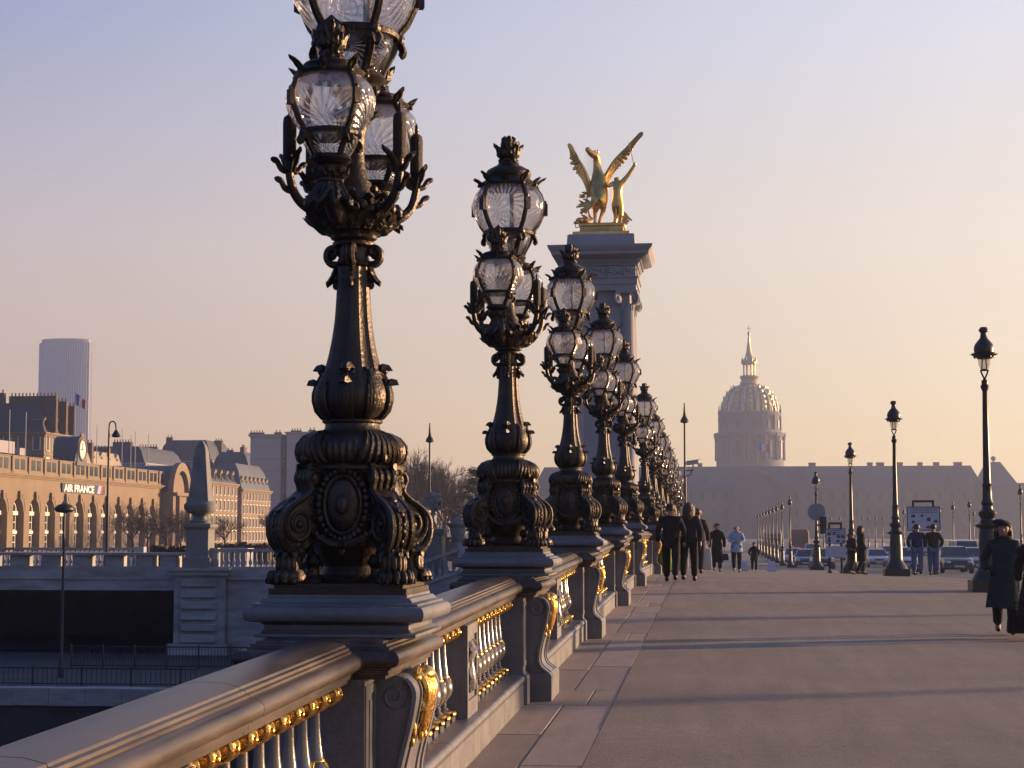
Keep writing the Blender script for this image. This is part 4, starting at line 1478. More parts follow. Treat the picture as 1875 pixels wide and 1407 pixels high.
# lion led by a child, on its pedestal at the stair head
lp = at(779, 1030, 92)
li = thing('lion_group', 'weathered stone lion statue on a pedestal before the bare trees', 'statue', (lp.x, 92, 0.0))
mb = MB(); frame_sweep(mb, [(0.1, -0.5), (0.1, 0.3), (0, 0.4), (0, 1.55), (0.1, 1.65), (0.12, 1.85), (0.0, 1.9)], 0.95, 0.6); mb.build('pedestal', M['statue'], li, 25)
V, E, R = chainv([(-0.75, 0, 2.75, 0.24), (-0.30, 0, 2.80, 0.30), (0.15, 0, 2.95, 0.36), (0.42, -0.05, 3.30, 0.36), (0.60, -0.12, 3.55, 0.30), (0.78, -0.25, 3.45, 0.17)],
                 [0, (-0.80, 0.18, 2.4, 0.14), (-0.72, 0.20, 2.0, 0.10)], [0, (-0.70, -0.2, 2.4, 0.14), (-0.55, -0.22, 2.0, 0.10)],
                 [2, (0.25, 0.2, 2.4, 0.13), (0.30, 0.2, 2.0, 0.10)], [2, (0.35, -0.22, 2.45, 0.13), (0.52, -0.24, 2.0, 0.10)],
                 [0, (-1.0, 0.1, 2.7, 0.06), (-1.15, 0.1, 2.3, 0.05), (-1.05, 0.1, 2.05, 0.07)])
skin_mesh('lion', V, E, R, M['statue'], li, 2)
mn = MB()
rq = random.Random(4)
for i in range(46):
    a_ = rq.uniform(0, 2 * pi); e_ = rq.uniform(-0.9, 0.9)
    mn.ell((0.45 + 0.38 * cos(a_) * cos(e_), -0.08 + 0.34 * sin(a_) * cos(e_), 3.32 + 0.5 * sin(e_)), rq.uniform(0.08, 0.15), 7, 5)
mn.build('mane', M['statue'], li, 40)
V, E, R = chainv([(-0.95, -0.35, 2.55, 0.14), (-0.95, -0.35, 2.85, 0.15), (-0.93, -0.35, 3.0, 0.06), (-0.92, -0.36, 3.16, 0.13)], [0, (-1.0, -0.3, 2.2, 0.08), (-1.0, -0.3, 1.92, 0.06)], [0, (-0.88, -0.4, 2.2, 0.08), (-0.86, -0.42, 1.92, 0.06)],
                 [1, (-0.75, -0.4, 2.85, 0.06), (-0.55, -0.4, 2.95, 0.05)])
skin_mesh('child_figure', V, E, R, M['statue'], li, 2)
up_ = at(838, 1010, 91)
ur = thing('stone_urn', 'pale stone urn just left of the second candelabrum base', 'urn', (up_.x, 91, 0.6))
mb = MB(); mb.lathe([(0.42, 0), (0.42, 0.25), (0.25, 0.35), (0.18, 0.6), (0.30, 0.8), (0.40, 1.1), (0.42, 1.35), (0.60, 1.5), (0.62, 1.58), (0.35, 1.62), (0.2, 1.85), (0.05, 1.95)], 20); mb.build('body', M['statue'], ur)

def Xp(px, Y):
    return at(px, 940, Y).x


def Zp(py, Y, px=260):
    return at(px, py, Y).z


def Yx(px, X):
    v = at(px, 940, 100.0)
    return X / (v.x / v.y)


# ------------------------------------------------------------------ the arcaded terminal on the left
def terminal():
    XF = -98.0
    t = thing('terminal_building', 'long sunlit arcaded stone terminal with attic windows and clock on the left bank', 'building', (XF, 0, -1.0))
    P, NB, Y0 = 6.05, 25, Yx(27, -98.5) - 18.15 - 48.4
    ZC, ZT = 10.4, 13.4          # cornice, attic top (local z)
    zs, ra = 5.6, 1.95           # springing and radius of the niches
    W2 = P / 2
    D = 0.95
    # one bay of wall with its arched niche
    m = MB()
    arcp = [(ra * cos(radians(a)), zs + ra * sin(radians(a))) for a in range(180, -1, -15)]
    n = len(arcp)
    vs = [(0, p[0], p[1]) for p in arcp] + [(0, -ra, 0), (0, ra, 0), (0, -W2, 0), (0, W2, 0), (0, -W2, ZC), (0, W2, ZC), (0, -W2, zs), (0, W2, zs)]
    iL, iR, bL, bR, tL, tR, sL, sR = range(n, n + 8)
    fs = [(bL, iL, 0, sL), (iR, bR, sR, n - 1)]
    top = [(0, -W2 + P * i / (n - 1), ZC) for i in range(n)]
    o = len(vs); vs += top
    fs += [(i, i + 1, o + i + 1, o + i) for i in range(n - 1)]
    fs += [(sL, 0, o)] + [(n - 1, sR, o + n - 1)]
    # reveal
    o2 = len(vs); prof = [(-ra, 0)] + arcp + [(ra, 0)]
    vs += [(0, p[0], p[1]) for p in prof] + [(-D, p[0], p[1]) for p in prof]
    k = len(prof)
    fs += [(o2 + i, o2 + k + i, o2 + k + i + 1, o2 + i + 1) for i in range(k - 1)]
    # back of the niche
    o3 = len(vs); vs += [(-D, p[0], p[1]) for p in prof]
    fs += [tuple(o3 + i for i in range(k))]
    m.add(vs, fs)
    for i in range(1, 16):       # stone courses: sunk joints between raised bands of the piers
        z = i * 0.62
        if z < zs:
            for s in (-1, 1):
                y0, y1 = (ra + 0.03, W2) if s > 0 else (-W2, -ra - 0.03)
                m.box(-0.02, y0, z - 0.56, 0.07, y1, z)
        elif z < ZC - 0.3:
            e = ra + 0.08 if z < zs + ra + 0.5 else 0
            h = sqrt(max(0, (ra + 0.45) ** 2 - (z - 0.56 - zs) ** 2)) if z - 0.56 < zs + ra + 0.45 else 0
            if h > 0:
                m.box(-0.02, h, z - 0.56, 0.07, W2, z); m.box(-0.02, -W2, z - 0.56, 0.07, -h, z)
            else:
                m.box(-0.02, -W2, z - 0.56, 0.07, W2, z)
    key = MB(); key.prism([(-0.22, zs + ra - 0.15), (0.22, zs + ra - 0.15), (0.40, zs + ra + 1.0), (-0.40, zs + ra + 1.0)], -0.05, 0.42, 'x')
    win = MB()
    WW = 1.15
    for y in (-WW, -0.06, WW - 0.12):
        win.box(-0.02, y, 0.3, 0.10, y + 0.12, zs - 0.1)
    for z in (0.3, 1.25, 2.2, 3.0, 4.1):
        win.box(-0.02, -WW, z, 0.09, WW, z + 0.10)
    win.box(-0.02, -WW - 0.3, 2.5, 0.22, WW + 0.3, 2.95)
    win.box(-0.02, -WW - 0.35, zs - 0.45, 0.30, WW + 0.35, zs + 0.1)
    for a in range(0, 180, 20):
        p0 = (1.25 * cos(radians(a)), zs + 0.1 + 1.25 * sin(radians(a))); p1 = (1.25 * cos(radians(a + 20)), zs + 0.1 + 1.25 * sin(radians(a + 20)))
        win.tube([(0.03, p0[0], p0[1]), (0.03, p1[0], p1[1])], 0.13, 5)
    gl = MB(); gl.box(-0.04, -WW + 0.1, 0.35, 0.03, WW - 0.1, zs - 0.1)
    gl.prism([(1.2 * cos(radians(a)), zs + 0.1 + 1.2 * sin(radians(a))) for a in range(0, 181, 20)], -0.04, 0.02, 'x')
    att = MB()
    aw = MB()
    aw.box(-0.05, -0.75, ZC + 0.95, 0.13, 0.75, ZC + 1.0)
    first = None
    for i in range(NB):
        yc = Y0 + P * i
        if first is None:
            b = m.build('arcade_bay', M['fac_warm'], t, 25, (0, yc, 0))
            kk = key.build('keystone', M['fac_warm'], b, 25)
            ww = win.build('window', M['white_frame'], b, 25, (-D + 0.02, 0, 0))
            gg = gl.build('window_glass', M['pane'], b, 25, (-D + 0.02, 0, 0))
            q = MB(); q.box(-6, -W2, ZC + 0.6, 0.0, W2, ZT); q.box(-0.02, -W2 + 0.02, ZC + 0.6, 0.25, -W2 + 0.55, ZT + 0.12); q.box(-0.1, -W2, ZT, 0.12, W2, ZT + 0.14)
            q.box(-0.02, -W2, ZC + 0.6, 0.12, W2, ZC + 1.0)
            q.build('attic', M['fac_warm'], b, 25)
            for s in (-1, 1):
                q = MB(); q.box(0.0, s * 1.05 + 0.3 - 0.72, ZC + 1.2, 0.05, s * 1.05 + 0.3 + 0.72, ZT - 0.3); q.build('attic_window', M['pane'], b, 25)
            first = b
        else:
            copy_tree(first, loc=(0, yc, 0), parent=t)
    q = MB()
    YA, YB = Y0 - W2, Y0 + P * NB - W2
    for (x0, z0, x1, z1) in ((-0.1, ZC, 0.25, ZC + 0.22), (-0.1, ZC + 0.22, 0.55, ZC + 0.42), (-0.1, ZC + 0.42, 0.8, ZC + 0.6)):
        q.box(x0, YA, z0, x1, YB, z1)
    q.build('cornice', M['fac_warm'], t, 25)
    q = MB(); q.box(-30, YA, 0, -1.1, YB, ZC + 0.5); q.build('body', M['fac_warm'], t, 25)
    q = MB(); q.prism([(-30, ZT - 0.6), (-0.6, ZT - 0.6), (-4, ZT + 0.5), (-15, ZT + 1.6), (-30, ZT + 0.4)], YA, YB, 'y'); q.build('roof', M['zinc'], t, 25)
    # clock dormer
    yk = Yx(144, -98.0)
    q = MB()
    pr_ = [(yk - 1.9, ZT - 0.3), (yk + 1.9, ZT - 0.3), (yk + 1.9, ZT + 2.3)] + [(yk + 1.9 * cos(radians(a)), ZT + 2.3 + 1.9 * sin(radians(a))) for a in range(15, 180, 15)] + [(yk - 1.9, ZT + 2.3)]
    q.prism(pr_, -3.6, 0.35, 'x')
    q.box(-0.2, yk - 2.5, ZT - 0.4, 0.5, yk + 2.5, ZT + 0.1)
    for s in (-1, 1):
        q.prism([(yk + s * 1.9, ZT + 0.1), (yk + s * 2.7, ZT + 0.1), (yk + s * 1.9, ZT + 2.0)], -0.6, 0.2, 'x')
    ck = q.build('clock_dormer', M['zinc'], t, 30)
    q = MB(); q.tube([(0.40, yk + 1.62 * cos(2 * pi * i / 24), ZT + 2.1 + 1.62 * sin(2 * pi * i / 24)) for i in range(25)], 0.22, 6); q.ell((0.3, yk, ZT + 4.3), (0.3, 0.7, 0.5), 10, 6); q.build('clock_rim', M['fac_warm'], ck, 30)
    q = MB(); q.prism([(yk + 1.45 * cos(2 * pi * i / 24), ZT + 2.1 + 1.45 * sin(2 * pi * i / 24)) for i in range(24)], 0.3, 0.42, 'x'); q.build('dial', M['white_frame'], ck, 30)
    q = MB(); q.box(0.43, yk - 0.08, ZT + 2.0, 0.47, yk + 0.08, ZT + 3.2); q.box(0.43, yk - 0.7, ZT + 2.02, 0.47, yk + 0.1, ZT + 2.18); q.build('clock_hands', M['iron'], ck, 30)
    # arched pavilion at the far end
    ye = Yx(312, -98.0)
    R_ = 5.0
    q = MB()
    z0 = ZC - 0.6
    arcs = [(ye + R_ * cos(radians(a)), z0 + R_ * sin(radians(a))) for a in range(0, 181, 12)]
    q.prism(arcs, -14, 1.2, 'x'); q.build('barrel_roof', M['zinc'], t, 30)
    q = MB()
    outer = [(ye + (R_ + 0.5) * cos(radians(a)), z0 + (R_ + 0.5) * sin(radians(a))) for a in range(0, 181, 12)]
    inner = [(ye + (R_ - 1.0) * cos(radians(a)), z0 + (R_ - 1.0) * sin(radians(a))) for a in range(180, -1, -12)]
    q.prism(outer + inner, 1.2, 2.2, 'x'); q.prism([(ye + (R_ - 1.6) * cos(radians(a)), z0 + (R_ - 1.6) * sin(radians(a))) for a in range(0, 181, 12)], 1.1, 1.5, 'x')
    q.box(-2, ye - R_ - 0.6, 0, 2.2, ye + R_ + 0.6, z0)
    for s in (-1, 1):
        q.box(2.1, ye + s * 3.2 - 0.45, 0.2, 2.8, ye + s * 3.2 + 0.45, z0 - 0.6)
    q.box(2.0, ye - R_ - 0.9, z0 - 0.6, 3.1, ye + R_ + 0.9, z0)
    q.build('end_pavilion', M['fac_warm'], t, 25)
    for s in (-1, 0, 1):
        q = MB(); q.box(2.15, ye + s * 1.9 - 0.55, 1.0, 2.3, ye + s * 1.9 + 0.55, 6.5); q.build('window', M['pane'], t, 25)
    # aerial masts on the roof
    for i, (px, top) in enumerate(((18, 750), (48, 755), (178, 778), (224, 785), (248, 790), (272, 795), (240, 797))):
        Y_ = Yx(px, -102.0)
        pp = at(px, top, Y_)
        q = MB(); q.tube([(pp.x + 98.0, Y_, ZT + 0.3), (pp.x + 98.0, Y_, pp.z + 1)], 0.07, 5); q.build('mast', M['fac_grey'], t, 0)
    # roof plant beside the masts
    q = MB(); q.box(-9, 250, ZT + 1.0, -6, 256, ZT + 2.8); q.box(-8, 258, ZT + 0.9, -6, 260, ZT + 2.0); q.build('roof_plant', M['fac_grey'], t, 25)
    # name board
    ya, yb = Yx(110, -98.0), Yx(188, -98.0)
    zb0, zb1 = 8.75, 10.15
    sg = thing('shop_sign', 'airline name board with white letters and blue, white and red stripes on the terminal', 'sign', (XF + 0.12, ya, -1.0))
    L = yb - ya
    q = MB(); q.box(0, 0, zb0, 0.18, L, zb1); q.build('board', M['navy'], sg, 25)
    cu = bpy.data.curves.new('lettering', 'FONT'); cu.body = 'AIR FRANCE'; cu.extrude = 0.06; cu.offset = 0.035; cu.size = 1.0; cu.align_x = 'LEFT'
    fo = bpy.data.objects.new('lettering', cu); COL.objects.link(fo); fo.parent = sg
    bpy.context.view_layer.update()
    lm_ = bpy.data.meshes.new_from_object(fo.evaluated_get(bpy.context.evaluated_depsgraph_get()))
    w0 = fo.dimensions.x
    bpy.data.objects.remove(fo)
    lm_.materials.clear(); lm_.materials.append(M['sign_white'])
    fo = obj('lettering', lm_, sg)
    fo.rotation_euler = (radians(90), 0, radians(90)); fo.location = (0.22, 0.5, zb0 + 0.14)
    fo.scale = ((L * 0.70) / w0, 1.55, 1.0)
    for j, (c, wd) in enumerate((('sign_blue', 0.75), ('sign_white', 0.3), ('sign_blue', 0.3), ('sign_white', 0.3), ('sign_red', 0.7))):
        y_ = L * 0.775 + (0, 0.80, 1.15, 1.50, 1.85)[j] * 0.95
        q = MB(); q.prism([(y_, zb0 + 0.05), (y_ + wd * 0.95, zb0 + 0.05), (y_ + wd * 0.95 + 0.7, zb1 - 0.05), (y_ + 0.7, zb1 - 0.05)], 0.19, 0.22, 'x'); q.build('stripe', M[c], sg, 25)


M['navy'] = material('navy_board', (0.02, 0.025, 0.05), 0.5)
M['sign_white'] = material('sign_white', (0.75, 0.75, 0.76), 0.5)
M['sign_blue'] = material('sign_blue', (0.05, 0.09, 0.40), 0.5)
M['sign_red'] = material('sign_red', (0.55, 0.03, 0.04), 0.5)
terminal()

# ------------------------------------------------------------------ houses: sunlit face towards +x, shaded gable towards the camera
def house(name, label, x0, x1, y0, y1, zw, zm, rows, cols, wallm, roofm, gwin=(0, 0), dormers=0, chim=(), zbase=-1.0, inset_=2.4, cat='building', winm=None):
    t = thing(name, label, cat, ((x0 + x1) / 2, (y0 + y1) / 2, zbase))
    hx, hy = (x1 - x0) / 2, (y1 - y0) / 2
    H, HM = zw - zbase, zm - zbase
    q = MB(); q.box(-hx, -hy, 0, hx, hy, H); q.build('wall', wallm, t, 25)
    q = MB()
    frame_sweep(q, [(0.0, H - 0.9), (0.25, H - 0.8), (0.25, H - 0.6), (0.55, H - 0.3), (0.55, H + 0.02), (0.0, H + 0.05)], hx, hy)
    for r_ in range(1, rows):
        z = H * r_ / rows
        frame_sweep(q, [(0.0, z - 0.12), (0.16, z - 0.1), (0.16, z + 0.1), (0.0, z + 0.12)], hx, hy)
    q.build('cornice', wallm, t, 25)
    if HM > H:
        q = MB()
        i_ = min(inset_, hx * 0.7, hy * 0.7)
        q.loft([[(-hx, -hy, H), (hx, -hy, H), (hx, hy, H), (-hx, hy, H)], [(-hx + i_ * .55, -hy + i_ * .55, H + (HM - H) * .72), (hx - i_ * .55, -hy + i_ * .55, H + (HM - H) * .72), (hx - i_ * .55, hy - i_ * .55, H + (HM - H) * .72), (-hx + i_ * .55, hy - i_ * .55, H + (HM - H) * .72)],
                [(-hx + i_, -hy + i_, HM), (hx - i_, -hy + i_, HM), (hx - i_, hy - i_, HM), (-hx + i_, hy - i_, HM)]])
        rf = q.build('roof', roofm, t, 25)
    fh = H / rows
    w0 = None
    for r_ in range(rows):
        for c in range(cols):
            y = -hy + (c + 0.5) * 2 * hy / cols
            if w0 is None:
                q = MB(); q.box(0.0, -0.75, 0, 0.14, -0.6, fh * .64); q.box(0.0, 0.6, 0, 0.14, 0.75, fh * .64); q.box(0, -0.8, fh * .64, 0.2, 0.8, fh * .70); q.box(0, -0.85, -0.12, 0.28, 0.85, 0.0)
                w0 = q.build('window', M['white_frame'], t, 25, (hx, y, r_ * fh + fh * .2))
                q = MB(); q.box(0.0, -0.6, 0, 0.05, 0.6, fh * .64); q.build('pane', M['pane'], w0, 25)
            else:
                copy_tree(w0, loc=(hx, y, r_ * fh + fh * .2), parent=t)
    gr, gc = gwin
    g0 = None
    for r_ in range(gr):
        for c in range(gc):
            x = -hx + (c + 0.5) * 2 * hx / gc
            z = r_ * fh + fh * .2
            if g0 is None:
                q = MB(); q.box(-0.8, -0.14, 0, 0.8, 0, fh * .66); g0 = q.build('window', M['white_frame'], t, 25, (x, -hy, z))
                q = MB(); q.box(-0.62, -0.18, 0.1, 0.62, -0.1, fh * .62); q.build('pane', M['pane'], g0, 25)
            else:
                copy_tree(g0, loc=(x, -hy, z), parent=t)
    d0 = None
    for c in range(dormers):
        y = -hy + (c + 0.5) * 2 * hy / dormers
        if d0 is None:
            q = MB(); q.box(-2.2, -0.85, 0, 0.0, 0.85, 2.2); q.prism([(-1.05, 2.15), (1.05, 2.15), (0.0, 3.0)], -2.4, 0.2, 'x')
            d0 = q.build('dormer', wallm, t, 25, (hx - 0.5, y, H + 0.2))
            q = MB(); q.box(0.0, -0.55, 0.25, 0.06, 0.55, 1.95); q.build('pane', M['pane'], d0, 25)
        else:
            copy_tree(d0, loc=(hx - 0.5, y, H + 0.2), parent=t)
    for (cx, cy, wx, wy, hh) in chim:
        q = MB(); q.box(cx - wx / 2, cy - wy / 2, H, cx + wx / 2, cy + wy / 2, hh - zbase)
        c_ = q.build('chimney', M['brick'], t, 25)
        q = MB()
        npt = max(2, int(max(wx, wy) / 0.7))
        for j in range(npt):
            u = (j + 0.5) / npt - 0.5
            px_, py_ = (cx + u * wx, cy) if wx > wy else (cx, cy + u * wy)
            q.lathe([(0.16, hh - zbase), (0.13, hh - zbase + 0.6), (0.17, hh - zbase + 0.65)], 6, c=(px_, py_))
        struct(q.build('chimney_pots', M['brick'], c_, 40), 'stuff')
    return t




Yb = 330
house('town_house', 'tall town house with slate mansard and chimney walls behind the terminal at far left', -140, Xp(78, Yb), Yb, Yb + 16, Zp(790, Yb), Zp(735, Yb), 5, 5, M['fac_warm'], M['slate'],
      gwin=(5, 4), dormers=5, chim=((2.5, -5.2, 9.5, 1.1, Zp(722, Yb)), (3.5, 1.0, 7.0, 1.0, Zp(728, Yb)), (4.2, 6.2, 5.0, 1.0, Zp(733, Yb)), (-5, -6, 4, 1.2, Zp(716, Yb))))
Yc = 345
house('town_house', 'cream house with dark arched dormers behind the terminal clock', Xp(150, 372) - 14, Xp(150, 372), 362, 398, Zp(850, 372), Zp(822, 372), 3, 9, M['fac_pale'], M['fac_pale'], dormers=7,
      chim=((2, -14, 8, 1.2, Zp(806, 365)), (3, -2, 8, 1.2, Zp(808, 372)), (3, 12, 6, 1.1, Zp(818, 385))), inset_=1.2)
house('town_house', 'dark slate-roofed house between terminal clock and obelisk', Xp(215, 420) - 12, Xp(222, 420) + 4, 425, 458, Zp(852, 440), Zp(822, 440), 4, 6, M['fac_grey'], M['slate'], gwin=(3, 4), chim=((0, -8, 5, 1, Zp(812, 440)), (2, 6, 5, 1, Zp(816, 440))))
house('apartment_block', 'dark apartment block with flat rooftop boxes behind the obelisk', Xp(287, 520), Xp(385, 520), 520, 545, Zp(845, 520), Zp(806, 520), 6, 5, M['fac_grey'], M['slate'], gwin=(6, 6),
      chim=((-6, -8, 2, 1, Zp(800, 520)), (4, -6, 3, 1, Zp(812, 520)), (7, 0, 2.4, 2, Zp(804, 520))))
house('apartment_block', 'low slate-roofed apartment block just right of the obelisk tip', Xp(385, 500), Xp(455, 500), 500, 522, Zp(858, 500), Zp(828, 500), 4, 4, M['fac_grey'], M['slate'], gwin=(4, 4), chim=((2, -4, 1.2, 3, Zp(818, 500)), (-3, 0, 2, 1, Zp(822, 500))))
house('town_house', 'sunlit town house with zinc mansard and rows of windows right of the obelisk', -128, -114.5, 424, 452, Zp(898, 436), Zp(852, 436), 4, 9, M['fac_warm'], M['zinc'], dormers=7, chim=((-3, -12, 4, 1, Zp(846, 424)),))
house('town_house', 'low sunlit house with grey roof between the obelisk and mansard house', -128, -115.2, 392, 422.5, Zp(884, 405), Zp(866, 405), 4, 9, M['fac_warm'], M['zinc'], dormers=6, chim=((2, -4, 4, 1, Zp(858, 405)), (2, 8, 4, 1, Zp(860, 405))))
house('apartment_tower', 'tall blank grey apartment block behind the nearest candelabrum, left slab', Xp(457, 480), Xp(513, 480), 480, 500, Zp(797, 480), 0, 9, 3, M['blank'] if 'blank' in M else M.setdefault('blank', material('blank_gable', (0.34, 0.33, 0.35), 0.9, var=0.06, scale=0.05)), M['zinc'],
      chim=((-3, -8, 4, 1, Zp(793, 480)), (2.5, -6, 2, 1, Zp(792, 480))))
house('apartment_tower', 'tall blank grey apartment block behind the nearest candelabrum, right slab', Xp(524, 478), Xp(572, 478), 478, 498, Zp(793, 478), 0, 9, 3, M['blank'], M['zinc'],
      chim=((-2, -6, 3, 1, Zp(789, 478)), (2.5, -6, 2, 1, Zp(788, 478))))
house('apartment_tower', 'narrow dark stairwell block between the two blank grey slabs', Xp(513.3, 486), Xp(523.5, 486), 484, 496, Zp(800, 486), 0, 9, 1, M['fac_grey'], M['zinc'], gwin=(9, 1))
house('town_house', 'hazy grey house half hidden by the bare trees', Xp(590, 520), Xp(700, 520), 520, 540, Zp(900, 520), Zp(872, 520), 4, 4, M['fac_grey'], M['slate'], gwin=(4, 6))

# office tower far behind
Yt = 1960
tw = thing('office_tower', 'tall dark ribbed office tower rising in haze at the far left', 'tower', (Xp(115, Yt), Yt, -1.0))
Hh = Zp(627, Yt) + 1
q = MB()
hw = 30.0
plan = [(-hw, -4), (-hw * .8, -9.5), (-hw * .4, -14), (0, -15.5), (hw * .4, -14), (hw * .8, -9.5), (hw, -4), (hw, 4), (hw * .8, 9.5), (hw * .4, 14), (0, 15.5), (-hw * .4, 14), (-hw * .8, 9.5), (-hw, 4)]
q.prism(plan, 0, Hh, 'z'); q.build('body', material('tower_glass', (0.17, 0.16, 0.19), 0.4, 0.2), tw, 25)
q = MB(); q.prism([(p[0] * .93, p[1] * .93) for p in plan], Hh - 0.5, Hh + 4, 'z'); q.build('roof_plant', M['fac_grey'], tw, 25)
f0 = None
for i in range(25):
    u = -hw + 0.6 + (2 * hw - 1.2) * i / 24
    yv = -15.6 + 11 * (abs(u) / hw) ** 2
    if f0 is None:
        q = MB(); q.box(-0.55, -0.9, 0, 0.55, 1.2, Hh - 1.0); f0 = q.build('fin', material('tower_fin', (0.42, 0.40, 0.44), 0.5), tw, 25, (u, yv, 0))
    else:
        c = f0.copy(); COL.objects.link(c); c.location = (u, yv, 0)

# flag on the town house
fp = at(137, 790, 334)
fl = thing('flag', 'limp blue, white and red flag on a pole above the terminal clock', 'flag', tuple(fp))
ft = at(137, 716, 334)
q = MB(); q.tube([(0, 0, -6), (0, 0, ft.z - fp.z)], 0.10, 6); q.build('pole', M['fac_grey'], fl, 0)
hf = ft.z - fp.z
for k, (c, w0, w1) in enumerate((('sign_blue', 0.0, 0.34), ('sign_white', 0.34, 0.62), ('sign_red', 0.62, 1.0))):
    q = MB(); rows_ = []
    for i in range(9):
        z = i / 8
        r1 = []
        for j in range(7):
            u = (w0 + (w1 - w0) * j / 6)
            x = u * 1.9 + 0.1
            r1.append((x, 0.22 * sin(u * 9 + z * 2), hf - 0.4 - z * 2.3 * (1 - 0.25 * u) - u * 1.55))
        rows_.append(r1)
    q.loft(rows_, closed=False)
    q.build('stripe', M[c], fl, 0)


# ------------------------------------------------------------------ trees
def bare_tree(name, label, loc, H, seed, spread=0.55, twigs=1.0, group=None, pollard=False, trunk_h=0.28):
    rnd = random.Random(seed)
    t = thing(name, label, 'tree', tuple(loc), 0, group)
    tr, tw_ = MB(), MB()
    th = H * trunk_h

    def grow(p, d, L, r, lev):
        pts_ = [p]
        q = p.copy(); dd = d.copy()
        for i in range(3):
            dd = (dd + Vector((rnd.uniform(-1, 1), rnd.uniform(-1, 1), rnd.uniform(-0.2, 0.6))) * 0.16).normalized()
            q = q + dd * (L / 3)
            pts_.append(q)
        (tr if lev < 2 else tw_).tube(pts_, [r, r * 0.85, r * 0.7, r * 0.55], 6 if lev < 2 else 3, caps=False)
        if lev >= 4:
            return
        n = (4, 4, 5, int(6 * twigs))[lev] if lev < 4 else 0
        for k in range(n):
            f = rnd.uniform(0.35, 1.0) if k else 1.0
            s = pts_[min(3, int(f * 3))]
            a = rnd.uniform(0, 2 * pi)
            sp = spread * rnd.uniform(0.6, 1.5)
            o1 = dd.orthogonal().normalized(); o2 = dd.cross(o1)
            nd = (dd + (o1 * cos(a) + o2 * sin(a)) * sp + Vector((0, 0, 0.12 if not pollard else 0.0))).normalized()
            grow(s, nd, L * rnd.uniform(0.58, 0.78), r * 0.55, lev + 1)

    tr.tube([(0, 0, 0), (0.02 * H * rnd.uniform(-1, 1), 0.02 * H * rnd.uniform(-1, 1), th * 0.6), (0, 0, th)], [H * 0.028, H * 0.022, H * 0.019], 8, caps=False)
    for k in range(5):
        a = 2 * pi * k / 5 + rnd.uniform(-0.4, 0.4)
        grow(Vector((0, 0, th * rnd.uniform(0.9, 1.0))), Vector((cos(a) * spread * 1.1, sin(a) * spread * 1.1, 1)).normalized(), H * 0.27, H * 0.012, 0)
    tr.build('trunk', M['bark'], t, 60)
    tw_.build('crown', M['twig'], t, 0)
    return t


for i, (px, Y, H, lab) in enumerate(((243, 190, 7.2, 'bare pruned tree, leftmost of those before the arcaded terminal'), (272, 200, 6.8, 'bare pruned tree, second from left before the arcaded terminal'),
                                    (305, 186, 7.4, 'bare pruned tree before the arched pavilion of the terminal'), (330, 205, 6.6, 'bare pruned tree touching the left edge of the obelisk'), (412, 215, 6.5, 'bare pruned tree touching the right edge of the obelisk'))):
    bare_tree('pruned_tree', lab, (Xp(px, Y), Y, -1.0), H, 20 + i, 0.8, 0.8, 'pruned trees before the terminal', True)
for i, (px, Y, H, lab) in enumerate(((715, 215, 11, 'hazy bare tree half hidden by the nearest candelabrum base'), (748, 235, 15.5, 'tall hazy bare tree just left of the pointed lamp post'), (782, 245, 16, 'tall hazy bare tree behind the pointed lamp post'),
                                    (815, 240, 13.5, 'hazy bare tree just right of the pointed lamp post'), (836, 225, 11, 'low hazy bare tree left of the cedar'), (560, 205, 7.0, 'hazy bare tree left of the nearest candelabrum base'),
                                    (508, 230, 6.8, 'hazy bare tree in front of the blank grey slabs'), (690, 260, 9.0, 'hazy bare tree behind the nearest candelabrum'))):
    bare_tree('bare_tree', lab, (Xp(px, Y), Y, -1.0), H, 50 + i, 0.5, 1.9, 'bare trees beyond the quay')


def cedar(label, px, Y, H, seed):
    rnd = random.Random(seed)
    t = thing('cedar_tree', label, 'tree', (Xp(px, Y), Y, -1.0))
    tr, cr = MB(), MB()
    tr.tube([(0, 0, 0), (0.1, 0, H * 0.5), (0, 0, H * 0.95)], [0.4, 0.28, 0.1], 8)
    for lev in range(7):
        z = H * (0.38 + 0.6 * lev / 6)
        R_ = (1 - lev / 7.5) * H * 0.42
        for k in range(6):
            a = rnd.uniform(0, 2 * pi)
            L = R_ * rnd.uniform(0.6, 1.1)
            tip = Vector((L * cos(a), L * sin(a), z + rnd.uniform(-0.2, 0.5)))
            tr.tube([(0, 0, z - 0.6), tuple(tip)], [0.09, 0.03], 5)
            for j in range(70):
                f = rnd.uniform(0.3, 1.05)
                c = Vector((0, 0, z - 0.6)).lerp(tip, f) + Vector((rnd.uniform(-1, 1) * 0.9 * f, rnd.uniform(-1, 1) * 0.9 * f, rnd.uniform(-0.15, 0.3)))
                s = rnd.uniform(0.15, 0.35)
                u = Vector((rnd.uniform(-1, 1), rnd.uniform(-1, 1), rnd.uniform(-.3, .3))) * s; v = Vector((rnd.uniform(-1, 1), rnd.uniform(-1, 1), rnd.uniform(-.3, .3))) * s
                cr.add([tuple(c - u), tuple(c + v), tuple(c + u), tuple(c - v)], [(0, 1, 2, 3)])
    tr.build('trunk', M['bark'], t, 60); cr.build('crown', M['needle'], t, 0)


cedar('dark flat-topped cedar left of the second candelabrum', 872, 215, 10.2, 3)


